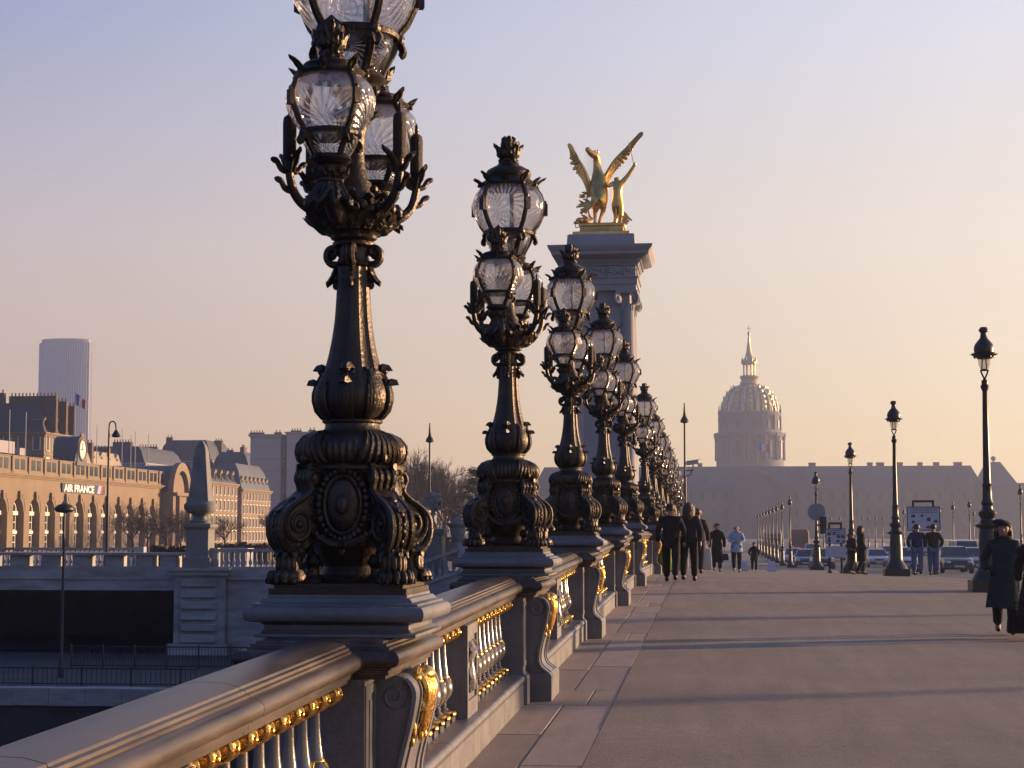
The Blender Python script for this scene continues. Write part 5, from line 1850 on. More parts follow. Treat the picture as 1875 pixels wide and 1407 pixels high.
def hedge(label, x0, x1, y0, y1, h, seed, zb=-1.0):
    rnd = random.Random(seed)
    t = thing('hedge', label, 'hedge', ((x0 + x1) / 2, (y0 + y1) / 2, zb))
    q = MB()
    n = int((x1 - x0) * (y1 - y0) * 6) + 400
    for i in range(n):
        c = Vector((rnd.uniform(-.5, .5) * (x1 - x0), rnd.uniform(-.5, .5) * (y1 - y0), h * (rnd.random() ** 0.5)))
        s = rnd.uniform(0.15, 0.4)
        u = Vector((rnd.uniform(-1, 1), rnd.uniform(-1, 1), rnd.uniform(-1, 1))) * s; v = Vector((rnd.uniform(-1, 1), rnd.uniform(-1, 1), rnd.uniform(-1, 1))) * s
        q.add([tuple(c - u), tuple(c + v), tuple(c + u), tuple(c - v)], [(0, 1, 2, 3)])
    q.build('foliage', M['hedge'], t, 0)
    q = MB(); q.cbox((0, 0, h * .4), (x1 - x0, y1 - y0, h * .8)); q.build('stems', M['hedge'], t, 0)


hedge('brown clipped hedge right of the obelisk below the sunlit houses', Xp(392, 150), Xp(500, 150), 149, 152, 1.6, 2)
hedge('long dark hedge bank left of the obelisk pedestal', Xp(282, 130), Xp(345, 130), 129, 132, 1.5, 4)
hedge('low hazy hedge below the bare trees', Xp(700, 170), Xp(900, 170), 169, 172, 2.2, 5)
for i, (px0, px1, lab) in enumerate(((402, 430, 'short sunlit stone block on the lawn right of the obelisk'), (432, 458, 'second stone block on the lawn right of the obelisk'))):
    p0, p1 = at(px0, 1004, 112), at(px1, 1004, 112)
    t = thing('stone_block', lab, 'bench', ((p0.x + p1.x) / 2, 112, -0.6), 0)
    q = MB(); frame_sweep(q, [(0.05, 0), (0.05, 0.1), (0, 0.15), (0, 1.05), (0.06, 1.1), (0.06, 1.3)], (p1.x - p0.x) / 2, 0.8); q.build('body', M['quay'], t, 25)


# far wood behind the bare trees: one mass of twigs
rnd_ = random.Random(77)
q = MB()
for i in range(9000):
    px = rnd_.uniform(575, 990)
    Y = rnd_.uniform(285, 330)
    top = 7.2 + 2.2 * sin(px * 0.045) + 1.2 * sin(px * 0.13 + 1) + (1.5 if px > 800 else 0)
    z = GL + top * rnd_.random() ** 0.6
    x = Xp(px, Y)
    s_ = rnd_.uniform(0.25, 0.6)
    u = Vector((rnd_.uniform(-.5, .5), rnd_.uniform(-.5, .5), 1)) * s_
    v = Vector((rnd_.uniform(-1, 1), rnd_.uniform(-1, 1), 0)) * 0.10
    c = Vector((x, Y, z))
    q.add([tuple(c - u), tuple(c + v), tuple(c + u), tuple(c - v)], [(0, 1, 2, 3)])
wd_ = q.build('far_wood', M['twig'], None, 0)
struct(tag(wd_, 'hazy mass of winter trees filling the gap behind the bare trees', 'wood'), 'stuff')

# ------------------------------------------------------------------ pylon with its gilded group at the far end of the bridge
M['pylon'] = material('pylon_stone', (0.29, 0.30, 0.325), 0.85, var=0.12, scale=0.8, bump=0.3, bscale=4)
PY = 95.0
PX = at(1106, 975, PY).x
py_ = thing('pylon', 'tall grey stone pylon with Ionic columns behind the candelabra', 'pylon', (PX, PY, -0.3))
zz = lambda py: at(1106, py, 92.7).z + 0.3
q = MB(); frame_sweep(q, [(0.55, 0), (0.55, 0.8), (0.4, 0.95), (0.3, 1.1), (0.3, 3.4), (0.45, 3.6), (0.5, 3.9), (0.2, 4.0)], 1.75, 1.75); q.build('pedestal', M['pylon'], py_, 25)
q = MB(); q.box(-1.5, -1.5, 3.9, 1.5, 1.5, zz(530)); q.build('core', M['pylon'], py_, 25)
for i in range(16):      # stone joints on the core: thin raised courses
    z = 4.2 + i * 0.62
    if z < zz(545):
        q = MB(); q.box(-1.515, -1.515, z, 1.515, 1.515, z + 0.60); q.build('course', M['pylon'], py_, 25)
col = None
zc0, zc1 = 4.0, zz(530)
for sx in (-1, 1):
    for sy in (-1, 1):
        if col is None:
            q = MB(); q.lathe([(0.52, zc0), (0.52, zc0 + 0.15), (0.46, zc0 + 0.25), (0.50, zc0 + 0.38), (0.44, zc0 + 0.5), (0.43, zc1 - 4), (0.37, zc1 - 0.9), (0.42, zc1 - 0.8), (0.37, zc1 - 0.7)], 24, c=(0, 0))
            col = q.build('column', M['pylon'], py_, 35, (sx * 1.36, sy * 1.36, 0))
            q = MB()
            q.box(-0.58, -0.58, zc1 - 0.14, 0.58, 0.58, zc1 - 0.01)
            for a in range(4):
                q.xf = Matrix.Rotation(a * pi / 2 + pi / 4, 4, 'Z')
                q.tube([(0.50 + p[0], 0, p[1]) for p in spiral2((0.12, zc1 - 0.45), 0.30, 0.04, 110, -380, 26)], 0.085, 6, caps=True)
                q.ell((0.62, 0, zc1 - 0.45), (0.2, 0.13, 0.2), 10, 7)
                q.xf = None
            for k in range(8):
                q.leaf((0.36 * cos(k * pi / 4), 0.36 * sin(k * pi / 4), zc1 - 1.05), (cos(k * pi / 4), sin(k * pi / 4), 0), (0, 0, 1), 0.45, 0.26, curl=0.9, n=5, th=0.04)
            q.build('capital', M['pylon'], col, 40)
        else:
            copy_tree(col, loc=(sx * 1.36, sy * 1.36, 0), parent=py_)
q = MB()
frame_sweep(q, [(0.0, zz(530)), (0.0, zz(519)), (0.06, zz(518.5)), (0.06, zz(508)), (0.14, zz(507)), (0.14, zz(505)), (-0.02, zz(504.5)), (-0.02, zz(485)), (0.10, zz(484)), (0.10, zz(482))], 1.86, 1.86)
q.build('entablature', M['pylon'], py_, 25)
rq = random.Random(8)
fz = MB()
for k in range(4):
    fz.xf = Matrix.Rotation(k * pi / 2, 4, 'Z')
    for i in range(44):
        fz.ell((rq.uniform(-1.75, 1.75), -1.86, rq.uniform(zz(502), zz(487))), (rq.uniform(0.06, 0.16), 0.08, rq.uniform(0.05, 0.12)), 6, 5)
    fz.xf = None
struct(fz.build('carved_frieze', M['pylon'], py_, 40), 'stuff')
cor = MB()
frame_sweep(cor, [(0.10, zz(482)), (0.18, zz(480)), (0.18, zz(473)), (0.42, zz(471)), (0.70, zz(466)), (0.70, zz(461)), (0.86, zz(455)), (0.90, zz(451)), (0.90, zz(449.5)), (0.2, zz(448.5))], 1.86, 1.86)
cr_ = cor.build('cornice', M['pylon'], py_, 25)
den = None
for k in range(4):
    for i in range(19):
        u = -1.95 + 3.9 * i / 18
        x, y = ((u, -2.06), (2.06, u), (u, 2.06), (-2.06, u))[k]
        if den is None:
            q = MB(); q.box(-0.06, -0.06, zz(478.5), 0.06, 0.06, zz(473.5)); den = q.build('dentil', M['pylon'], cr_, 25, (x, y, 0))
        else:
            c = den.copy(); COL.objects.link(c); c.location = (x, y, 0)
q = MB(); frame_sweep(q, [(0.06, zz(449)), (0.06, zz(446)), (0.0, zz(444)), (-0.03, zz(427)), (-0.12, zz(424.5))], 1.80, 1.80); q.build('attic_block', M['pylon'], py_, 25)
q = MB(); frame_sweep(q, [(0.0, zz(425)), (0.0, zz(419)), (-0.10, zz(418))], 1.52, 1.52)
gp = q.build('gilt_base', M['gold_old'], py_, 25)
q = MB(); frame_sweep(q, [(0.04, zz(418.5)), (0.0, zz(415)), (-0.02, zz(408)), (0.06, zz(406)), (0.06, zz(403)), (0.0, zz(401))], 1.16, 1.16); q.build('gilt_plinth', M['gold_old'], gp, 25)

SZ = zz(401) - 0.3
st = thing('gilded_statue', 'gilded winged horse held by a figure with raised arm on top of the pylon', 'statue', (PX, PY, SZ - 0.05))
K = 0.00456
sx_ = lambda zx: (zx - 540) * K
sz_ = lambda zy: (1160 - zy) * K
G = M['gold_old']
P3 = lambda zx, zy, y, r: (sx_(zx), y, sz_(zy), r)
V, E, R = chainv([P3(500, 870, -1.0, 0.10), P3(520, 800, -0.50, 0.46), P3(505, 730, 0.0, 0.46), P3(488, 600, 0.30, 0.38), P3(478, 480, 0.36, 0.25), P3(470, 370, 0.32, 0.19), P3(462, 285, 0.20, 0.19), P3(418, 282, 0.05, 0.20), P3(376, 240, -0.08, 0.14), P3(345, 205, -0.15, 0.125)],
                 [1, P3(470, 930, -0.62, 0.22), P3(455, 1000, -0.45, 0.12), P3(460, 1080, -0.62, 0.08), P3(455, 1140, -0.58, 0.10)],
                 [1, P3(555, 920, -0.60, 0.22), P3(550, 990, -0.40, 0.12), P3(520, 1070, -0.60, 0.08), P3(505, 1140, -0.55, 0.10)],
                 [3, P3(420, 700, 1.0, 0.16), P3(400, 800, 1.35, 0.10), P3(410, 900, 1.1, 0.08)],
                 [3, P3(520, 700, 1.05, 0.16), P3(540, 780, 1.45, 0.10), P3(545, 880, 1.25, 0.08)])
R = [r * (1.22 if i < 3 else 1.1) for i, r in enumerate(R)]
skin_mesh('horse', V, E, R, G, st, 2, 1)
q = MB()      # mane, ears, tail
rq = random.Random(2)
for i in range(12):
    zy = 250 + i * 24
    q.leaf((sx_(445 - i * 2), 0.35 + 0.02 * i, sz_(zy)), (-1, -0.4, 0), (-0.6, -0.3, 0.2), 0.42, 0.16, curl=0.8, n=5, th=0.03)
for zx in (450, 482):
    q.ell((sx_(zx), 0.20, sz_(240)), (0.05, 0.05, 0.11), 8, 6)
for i in range(12):
    e = (240 + rq.uniform(0, 120), 985 + rq.uniform(-40, 50))
    pts_ = catmull([P3(495, 860, -0.95, 0)[:3], P3(450, 900 + rq.uniform(-30, 30), -1.05, 0)[:3], P3((450 + e[0]) / 2, 940 + rq.uniform(-25, 25), -1.0, 0)[:3], P3(e[0], e[1], -0.9, 0)[:3]], 4)
    q.tube(pts_, [0.05 + 0.04 * sin(pi * j / (len(pts_) - 1)) for j in range(len(pts_))], 6)
q.build('mane_and_tail', G, st, 40)


def wing(name, root_, tip, bend, width, side):
    q = MB()
    spine = catmull([root_, bend, tip], 13)
    n = len(spine)
    q.tube(spine, [0.16 * (1 - 0.8 * i / (n - 1)) + 0.02 for i in range(n)], 8, flat=0.7)
    for row, (ln, wd) in enumerate(((1.0, 0.22), (0.66, 0.2), (0.38, 0.18))):
        for i in range(1, n, 1 if row < 2 else 2):
            p = Vector(spine[i]); t_ = (Vector(spine[min(i + 1, n - 1)]) - Vector(spine[i - 1])).normalized()
            f = i / (n - 1)
            down = (Vector((side * 0.10, 0.05, -1)) - t_ * 0.25) * (1 - f) + t_ * (1.6 * f ** 3)
            L = width * ln * (1.0 - 0.45 * f) * 0.8
            q.leaf(tuple(p + Vector((0, -0.03 * row, 0))), (0, -1, 0), tuple(down.normalized()), L, wd, curl=0.18, n=5, th=0.025, lobes=0)
    q.build(name, G, st, 40)


wing('wing', (sx_(385), 0.10, sz_(640)), (sx_(185), -0.05, sz_(228)), (sx_(312), 0.0, sz_(440)), 0.95, -1)
wing('wing', (sx_(550), 0.30, sz_(580)), (sx_(960), 0.10, sz_(85)), (sx_(690), 0.45, sz_(330)), 0.85, 1)
V, E, R = chainv([P3(713, 850, -0.35, 0.20), P3(718, 760, -0.35, 0.17), P3(718, 680, -0.35, 0.21), P3(715, 625, -0.35, 0.09), P3(711, 575, -0.36, 0.155)],
                 [2, P3(773, 650, -0.38, 0.11), P3(848, 560, -0.42, 0.085), P3(923, 450, -0.5, 0.065), P3(938, 415, -0.5, 0.08)],
                 [2, P3(663, 655, -0.30, 0.11), P3(608, 690, -0.45, 0.085), P3(578, 640, -0.5, 0.07)],
                 [0, P3(683, 930, -0.35, 0.15), P3(703, 1030, -0.30, 0.10), P3(688, 1130, -0.32, 0.07), P3(683, 1145, -0.5, 0.05)],
                 [0, P3(753, 930, -0.38, 0.15), P3(763, 1030, -0.45, 0.10), P3(743, 1130, -0.40, 0.07), P3(743, 1148, -0.58, 0.05)])
R = [r * 1.38 for r in R]
skin_mesh('figure', V, E, R, G, st, 2)
q = MB(); q.tube([P3(918, 440, -0.52, 0)[:3], P3(855, 165, -0.4, 0)[:3]], 0.025, 6); q.build('trumpet_rod', G, st, 40)
q = MB()
rq = random.Random(6)
for i in range(9):
    q.leaf(P3(735 + rq.uniform(-15, 15), 950 + rq.uniform(-20, 20), -0.3 + rq.uniform(-.1, .2), 0)[:3], (0.5, -0.6, 0), (0.35 + 0.06 * i, 0, -1), rq.uniform(0.7, 1.0), 0.22, curl=0.3, n=6, th=0.03, lobes=2)
q.build('drapery', G, st, 40)
q = MB()
for i in range(14):
    q.ell(P3(540 + rq.uniform(-250, 230), 1150 + rq.uniform(-12, 0), rq.uniform(-0.9, 0.9), 0)[:3], (rq.uniform(0.12, 0.25), rq.uniform(0.12, 0.25), rq.uniform(0.06, 0.14)), 8, 5)
struct(q.build('rocks', G, st, 40), 'stuff')
q = MB()
q.ell(P3(285, 1110, -0.9, 0)[:3], (0.24, 0.22, 0.17), 12, 8); q.ell(P3(245, 1140, -1.05, 0)[:3], (0.16, 0.12, 0.09), 10, 6); q.ell(P3(350, 1110, -0.8, 0)[:3], (0.25, 0.25, 0.2), 10, 6)
q.tube([P3(232, 1160, -1.1, 0)[:3], P3(240, 1200, -1.1, 0)[:3], P3(270, 1195, -1.05, 0)[:3]], 0.03, 6)
for (zx, zy) in ((300, 790), (290, 870), (330, 740), (345, 840), (320, 1040), (390, 1050)):
    for k in range(3):
        q.leaf(P3(zx + 40, zy + 10, -0.2, 0)[:3], (0, -1, 0), (-1, 0, rq.uniform(-.5, .6)), 0.34, 0.12, curl=0.5, n=5, th=0.02)
q.tube([P3(370, 700, -0.1, 0)[:3], P3(350, 900, -0.3, 0)[:3], P3(400, 1060, -0.5, 0)[:3]], 0.05, 6)
q.build('trophy', G, st, 40)

# ------------------------------------------------------------------ the veterans' palace and its dome, far down the axis
M['far_stone'] = material('palace_stone', (0.16, 0.155, 0.15), 0.9, var=0.10, scale=0.05)
M['far_roof'] = material('palace_slate', (0.10, 0.105, 0.12), 0.7, var=0.15, scale=0.1)
M['far_glass'] = material('palace_window', (0.085, 0.085, 0.09), 0.5)
M['dome_lead'] = material('dome_lead', (0.16, 0.155, 0.14), 0.45, 0.5, var=0.2, scale=0.3)
M['dome_gold'] = material('dome_gold', (0.52, 0.40, 0.20), 0.36, 0.9, var=0.15, scale=0.6)
FY = 780.0
ax = 18.6
pal = thing('palace', 'long hazy grey palace facade with slate roof behind the esplanade', 'palace', (ax, FY, -1.0))
zr = at(1500, 853, FY).z + 1
Hw = zr - 9.5
X0, X1 = Xp(978, FY) - ax, Xp(1800, FY) - ax
q = MB(); q.box(X0, 0, 0, X1, 16, Hw); q.build('wall', M['far_stone'], pal, 25)
q = MB()
for z in (Hw * .34, Hw * .67, Hw - 0.8):
    q.box(X0 - 0.4, -0.5, z, X1 + 0.4, 0.2, z + 0.7)
q.build('string_courses', M['far_stone'], pal, 25)
q = MB(); q.loft([[(X0 - .5, -.5, Hw), (X1 + .5, -.5, Hw), (X1 + .5, 16.5, Hw), (X0 - .5, 16.5, Hw)], [(X0 + 4, 5.5, zr), (X1 - 4, 5.5, zr), (X1 - 4, 10.5, zr), (X0 + 4, 10.5, zr)]]); q.build('roof', M['far_roof'], pal, 25)
w0 = None
ncol = 38
for r_, z in enumerate((2.0, Hw * .34 + 1.6, Hw * .67 + 1.4)):
    for c in range(ncol):
        x = X0 + (X1 - X0) * (c + 0.5) / ncol
        if abs(x) < 12 and r_ < 3:
            continue
        if w0 is None:
            q = MB(); q.box(-0.85, -0.25, 0, 0.85, 0.0, 4.0); q.box(-1.1, -0.4, 4.0, 1.1, 0, 4.4); w0 = q.build('window', M['far_stone'], pal, 25, (x, 0, z))
            q = MB(); q.box(-0.7, -0.3, 0.1, 0.7, -0.2, 3.9); q.build('pane', M['far_glass'], w0, 25)
        else:
            copy_tree(w0, loc=(x, 0, z), parent=pal)
d0 = None
for c in range(ncol // 2):
    x = X0 + (X1 - X0) * (c + 0.5) / (ncol // 2)
    if abs(x) < 14:
        continue
    if d0 is None:
        q = MB(); q.box(-1.1, -0.2, 0, 1.1, 3, 2.6); q.prism([(-1.3, 2.6), (1.3, 2.6), (0, 3.7)], -0.3, 3, 'y'); d0 = q.build('dormer', M['far_stone'], pal, 25, (x, 0.3, Hw + 0.6))
    else:
        copy_tree(d0, loc=(x, 0.3, Hw + 0.6), parent=pal)
ch0 = None
for px, w_ in ((1282, 1.0), (1490, 1.5), (1597, 1.1), (1616, 1.6), (1650, 1.8), (1690, 1.0), (1720, 1.2), (1760, 1.7), (1055, 1.4), (1120, 1.2)):
    x = Xp(px, FY) - ax
    q = MB(); q.box(x - w_, 7, zr - 2, x + w_, 9, zr + 1.6); q.box(x - w_ - .2, 6.8, zr + 1.1, x + w_ + .2, 9.2, zr + 1.4); q.build('chimney', M['far_stone'], pal, 25)
# central portal: tall arch under a round pediment
q = MB()
Ra = 11.0
za = at(1386, 862, FY).z + 1 - Ra
outer = [(Ra * cos(radians(a)), za + Ra * sin(radians(a))) for a in range(0, 181, 9)]
inner = [((Ra - 1.8) * cos(radians(a)), za + (Ra - 1.8) * sin(radians(a))) for a in range(180, -1, -9)]
q.prism([(Ra + 1.5, 0), (Ra + 1.5, za)] + [(Ra, za)][:0] + outer + [(-Ra - 1.5, za), (-Ra - 1.5, 0)], -2.0, 1.0, 'y')
pt = q.build('portal', M['far_stone'], pal, 25)
q = MB(); q.prism(outer + inner, -3.2, -1.9, 'y'); q.build('arch_ring', M['far_stone'], pt, 25)
q = MB(); q.box(-3, -2.4, 0, 3, -1.9, 9); q.build('door', M['far_glass'], pt, 25)
for x in (-9.5, -6, 6, 9.5):
    q = MB(); q.box(x - 0.7, -3.0, 0, x + 0.7, -1.9, za - 0.5); q.build('pilaster', M['far_stone'], pt, 25)
# end pavilion with its taller roof at the right
q = MB(); xe0, xe1 = Xp(1795, FY) - ax, Xp(1862, FY) - ax
q.box(xe0, -4, 0, xe1, 18, Hw + 0.5); pv = q.build('end_pavilion', M['far_stone'], pal, 25)
q = MB(); ze = zr + 1.4; q.loft([[(xe0 - .5, -4.5, Hw + .5), (xe1 + .5, -4.5, Hw + .5), (xe1 + .5, 18, Hw + .5), (xe0 - .5, 18, Hw + .5)], [(xe0 + 4, 3, ze), (xe1 - 6, 3, ze), (xe1 - 6, 11, ze), (xe0 + 4, 11, ze)]]); q.ell((xe0 + 7, 7, ze + 1.6), 1.1, 10, 6); q.box(xe0 + 6.7, 6.7, ze - 1, xe0 + 7.3, 7.3, ze + 1); q.build('pavilion_roof', M['far_roof'], pv, 25)
q = MB(); q.box(xe1, 2, 0, xe1 + 60, 14, Hw - 6); q.loft([[(xe1, 2, Hw - 6), (xe1 + 60, 2, Hw - 6), (xe1 + 60, 14, Hw - 6), (xe1, 14, Hw - 6)], [(xe1, 6, Hw + 2), (xe1 + 60, 6, Hw + 2), (xe1 + 60, 10, Hw + 2), (xe1, 10, Hw + 2)]]); q.build('low_wing', M['far_stone'], pal, 25)

DY = 985.0
dx = at(1373, 800, DY).x
zd = lambda py: at(1373, py, DY).z
dm = thing('domed_church', 'gilded ribbed church dome with lantern and spire above the palace roof', 'church', (dx, DY, 0))
q = MB()
q.box(-24, -24, -1, 24, 24, 30)
q.lathe([(18.4, 28), (18.4, zd(845)), (18.0, zd(842)), (18.0, zd(803)), (18.6, zd(801)), (19.4, zd(797)), (19.4, zd(794)), (17.4, zd(793)), (17.0, zd(789))], 48)
dr = q.build('drum', M['far_stone'], dm, 35)
q = MB(); q.lathe([(16.6, zd(790)), (16.4, zd(765)), (16.9, zd(762)), (17.4, zd(759)), (17.4, zd(757)), (15.6, zd(756))], 48); q.build('upper_drum', M['far_stone'], dm, 35)
b0 = None; c0 = None; u0 = None
for k in range(24):
    a = 2 * pi * k / 24 + pi / 24
    if k % 2 == 0:
        if b0 is None:
            q = MB(); q.box(18.0, -1.0, zd(840), 18.4, 1.0, zd(812)); q.box(18.0, -1.4, zd(811.5), 18.7, 1.4, zd(809)); b0 = q.build('window', M['far_glass'], dm, 25, None, a)
            q = MB(); q.prism([(-0.85, zd(786)), (0.85, zd(786)), (0.85, zd(773)), (0.5, zd(770.5)), (-0.5, zd(770.5)), (-0.85, zd(773))], 16.2, 16.9, 'x'); u0 = q.build('upper_window', M['far_glass'], dm, 25, None, a)
        else:
            for s_ in (b0, u0):
                c = s_.copy(); COL.objects.link(c); c.rotation_euler = (0, 0, a)
    else:
        if c0 is None:
            q = MB()
            for s in (-1, 1):
                q.lathe([(0.75, zd(844)), (0.7, zd(840)), (0.6, zd(808)), (0.85, zd(803)), (0.85, zd(801))], 8, c=(18.6, s * 0.95))
            q.box(17.9, -1.9, zd(801), 19.6, 1.9, zd(794)); q.box(16.2, -0.7, zd(790), 17.3, 0.7, zd(762)); q.lathe([(0.5, zd(757)), (0.7, zd(754)), (0.3, zd(750)), (0.35, zd(747)), (0.05, zd(741))], 8, c=(16.8, 0))
            c0 = q.build('column_pair', M['far_stone'], dm, 35, None, a)
        else:
            c = c0.copy(); COL.objects.link(c); c.rotation_euler = (0, 0, a)
dprof = [(15.5, zd(757)), (15.4, zd(750)), (15.0, zd(741)), (14.0, zd(731)), (12.3, zd(721)), (9.8, zd(712.5)), (7.2, zd(707.5)), (4.6, zd(704.5))]
q = MB(); q.lathe(dprof, 48); q.build('dome_shell', M['dome_lead'], dm, 40)
r0 = None; t0 = None
for k in range(12):
    a = 2 * pi * k / 12 + pi / 12
    if r0 is None:
        q = MB()
        q.loft([[(r * 1.0, -1.25 * (0.35 + 0.65 * r / 15.5), z), (r * 1.035 + 0.1, -0.9 * (0.35 + 0.65 * r / 15.5), z), (r * 1.035 + 0.1, 0.9 * (0.35 + 0.65 * r / 15.5), z), (r, 1.25 * (0.35 + 0.65 * r / 15.5), z)] for r, z in dprof])
        r0 = q.build('dome_rib', M['dome_gold'], dm, 40, None, a)
        q = MB()
        for i, (r, z) in enumerate(dprof[1:6]):
            a2 = 0.0
            q.ell((r + 0.15, 0, z + 0.6), (0.35, 1.5 * (r / 15.5), 1.3), 8, 6)
            q.ell((r + 0.15, 0.9, z - 0.8), (0.3, 0.6, 0.9), 7, 5); q.ell((r + 0.15, -0.9, z - 0.8), (0.3, 0.6, 0.9), 7, 5)
        t0 = struct(q.build('gilt_trophy', M['dome_gold'], dm, 40, None, a + pi / 12), 'stuff')
    else:
        for s_, aa in ((r0, a), (t0, a + pi / 12)):
            c = s_.copy(); COL.objects.link(c); c.rotation_euler = (0, 0, aa)
q = MB(); q.lathe([(15.7, zd(758)), (16.0, zd(756.5)), (15.7, zd(754.5))], 48); q.lathe([(4.6, zd(705)), (5.2, zd(703)), (4.9, zd(699)), (4.3, zd(697)), (4.9, zd(693.5)), (5.3, zd(691)), (4.9, zd(689)), (3.6, zd(688))], 28)
q.lathe([(3.0, zd(668)), (4.2, zd(667)), (4.4, zd(663)), (3.2, zd(660)), (2.4, zd(655)), (1.9, zd(650)), (1.5, zd(645)), (0.75, zd(628)), (0.45, zd(614)), (0.8, zd(612)), (0.7, zd(609.5)), (0.25, zd(608))], 20)
ln = q.build('lantern', M['dome_gold'], dm, 40)
for k in range(8):
    a = 2 * pi * k / 8 + pi / 8
    q = MB(); q.lathe([(0.55, zd(689)), (0.42, zd(686)), (0.42, zd(670)), (0.6, zd(667))], 8, c=(3.1 * cos(a), 3.1 * sin(a))); q.lathe([(0.4, zd(663)), (0.55, zd(660)), (0.2, zd(656)), (0.04, zd(652))], 8, c=(4.0 * cos(a), 4.0 * sin(a))); q.build('lantern_column', M['dome_gold'], ln, 40)
q = MB(); q.box(-0.14, -0.14, zd(609), 0.14, 0.14, zd(597)); q.box(-1.0, -0.13, zd(602), 1.0, 0.13, zd(601)); q.build('cross', M['dome_gold'], ln, 25)
# flag on the palace roof, in front of the dome
ff = thing('flag', 'small blue, white and red flag in front of the dome drum', 'flag', tuple(at(1388, 850, 776)))
q = MB(); q.tube([(0, 0, 0), (0, 0, 9.5)], 0.12, 5); q.build('pole', M['fac_grey'], ff, 0)
for k, c in enumerate(('sign_blue', 'sign_white', 'sign_red')):
    q = MB(); rows_ = [[(1.6 * k + 1.6 * j / 5 + 0.1, 0.4 * sin(1.2 * k + j * 0.6), 9.2 - 3.4 * i / 4 - 0.3 * k) for j in range(6)] for i in range(5)]
    q.loft(rows_, closed=False); q.build('stripe', M[c], ff, 0)

# ------------------------------------------------------------------ street lamps on the pavement and down the esplanade
M['lamp_paint'] = material('lamp_green_black', (0.030, 0.032, 0.030), 0.38, 0.3, var=0.2, scale=8, rvar=0.1)
lg = bpy.data.materials.new('clear_lamp_glass'); lg.use_nodes = True
_t = lg.node_tree; _p = _t.nodes['Principled BSDF']
_tr = _t.nodes.new('ShaderNodeBsdfTransparent'); _tr.inputs[0].default_value = (0.92, 0.88, 0.82, 1)
_mx = _t.nodes.new('ShaderNodeMixShader'); _mx.inputs[0].default_value = 0.30
_p.inputs['Base Color'].default_value = (0.6, 0.55, 0.5, 1); _p.inputs['Roughness'].default_value = 0.15
_t.links.new(_tr.outputs[0], _mx.inputs[1]); _t.links.new(_p.outputs[0], _mx.inputs[2]); _t.links.new(_mx.outputs[0], _t.nodes['Material Output'].inputs[0])
M['lamp_glass'] = lg


def make_street_lamp(detail=True):
    t = empty('street_lamp')
    q = MB()
    q.box(-0.36, -0.36, 0, 0.36, 0.36, 0.22)
    q.lathe([(0.34, 0.22), (0.30, 0.30), (0.22, 0.42), (0.19, 0.50), (0.185, 0.9), (0.17, 1.15), (0.16, 1.22), (0.24, 1.26), (0.25, 1.30), (0.16, 1.34), (0.13, 1.42), (0.17, 1.48), (0.18, 1.54), (0.11, 1.60), (0.10, 1.66), (0.125, 1.72), (0.095, 1.80), (0.085, 2.05), (0.10, 2.08), (0.08, 2.11)], 16)
    q.build('base', M['lamp_paint'], t, 30)
    q = MB(); q.lathe([(0.078, 2.10), (0.072, 2.3), (0.06, 3.2), (0.048, 3.92), (0.075, 3.97), (0.085, 4.02), (0.06, 4.06), (0.065, 4.12), (0.03, 4.16)], 12); q.build('pole', M['lamp_paint'], t, 30)
    q = MB()
    for s in (-1, 1):
        q.tube(catmull([(0, 0, 4.14), (s * 0.02, 0, 4.2), (s * 0.055, 0, 4.28), (s * 0.07, 0, 4.34)], 4), 0.018, 6)
        q.tube([(s * 0.05, 0.0, 4.33), (s * 0.03, 0, 4.6)], 0.014, 5)
    q.lathe([(0.05, 4.32), (0.09, 4.34), (0.05, 4.36)], 12)
    q.lathe([(0.13, 4.56), (0.17, 4.60), (0.25, 4.64), (0.255, 4.66), (0.19, 4.69), (0.20, 4.76), (0.18, 4.84), (0.12, 4.92), (0.075, 4.97), (0.065, 5.02), (0.06, 5.08), (0.095, 5.11), (0.095, 5.14), (0.06, 5.19)], 18)
    for k in range(12):
        a = 2 * pi * k / 12
        q.leaf((0.20 * cos(a), 0.20 * sin(a), 4.635), (cos(a), sin(a), 0), (cos(a), sin(a), 0.2), 0.08, 0.08, curl=-0.6, n=4)
        q.ell((0.19 * cos(a), 0.19 * sin(a), 4.60), (0.02, 0.02, 0.03), 6, 4)
    ln_ = q.build('lantern', M['lamp_paint'], t, 40)
    q = MB(); q.lathe([(0.045, 4.34), (0.09, 4.38), (0.115, 4.46), (0.13, 4.59)], 16, caps=False); q.build('globe', M['lamp_glass'], ln_, 60)
    return t


lamp_spots = [(5.3, 35.8, 'black street lamp with bell lantern, tallest and nearest at right'), (5.3, 53.8, 'black street lamp with bell lantern, second nearest on the right-hand kerb'),
              (5.35, 71.8, 'black street lamp with bell lantern, third from the right along the kerb'), (5.3, 95.5, 'black street lamp carrying a round traffic sign at the bridge end')]
for i, px in enumerate((1444, 1430, 1420, 1413.5, 1407, 1401.5, 1396, 1391, 1386.5)):
    lamp_spots.append((5.4, 5.4 / ((px - 1310) / 3260.0), 'slim dark street lamp %s in the row left of the road' % ORD[i]))
for px, Y, l in ((1869, 112, 'street lamp cut by the right edge of the picture behind the tallest lamp'), (1775, 138, 'hazy street lamp between the big sign panel and the tallest lamp, right one'), (1745, 150, 'hazy street lamp just right of the big sign panel'),
                 (1720, 175, 'small hazy street lamp showing behind the right edge of the sign panel'), (1655, 185, 'small hazy street lamp left of the big sign panel'), (1783, 200, 'short distant street lamp beside the tallest lamp pole'), (1812, 150, 'hazy street lamp close behind the tallest lamp')):
    lamp_spots.append((Xp(px, Y), Y, l))
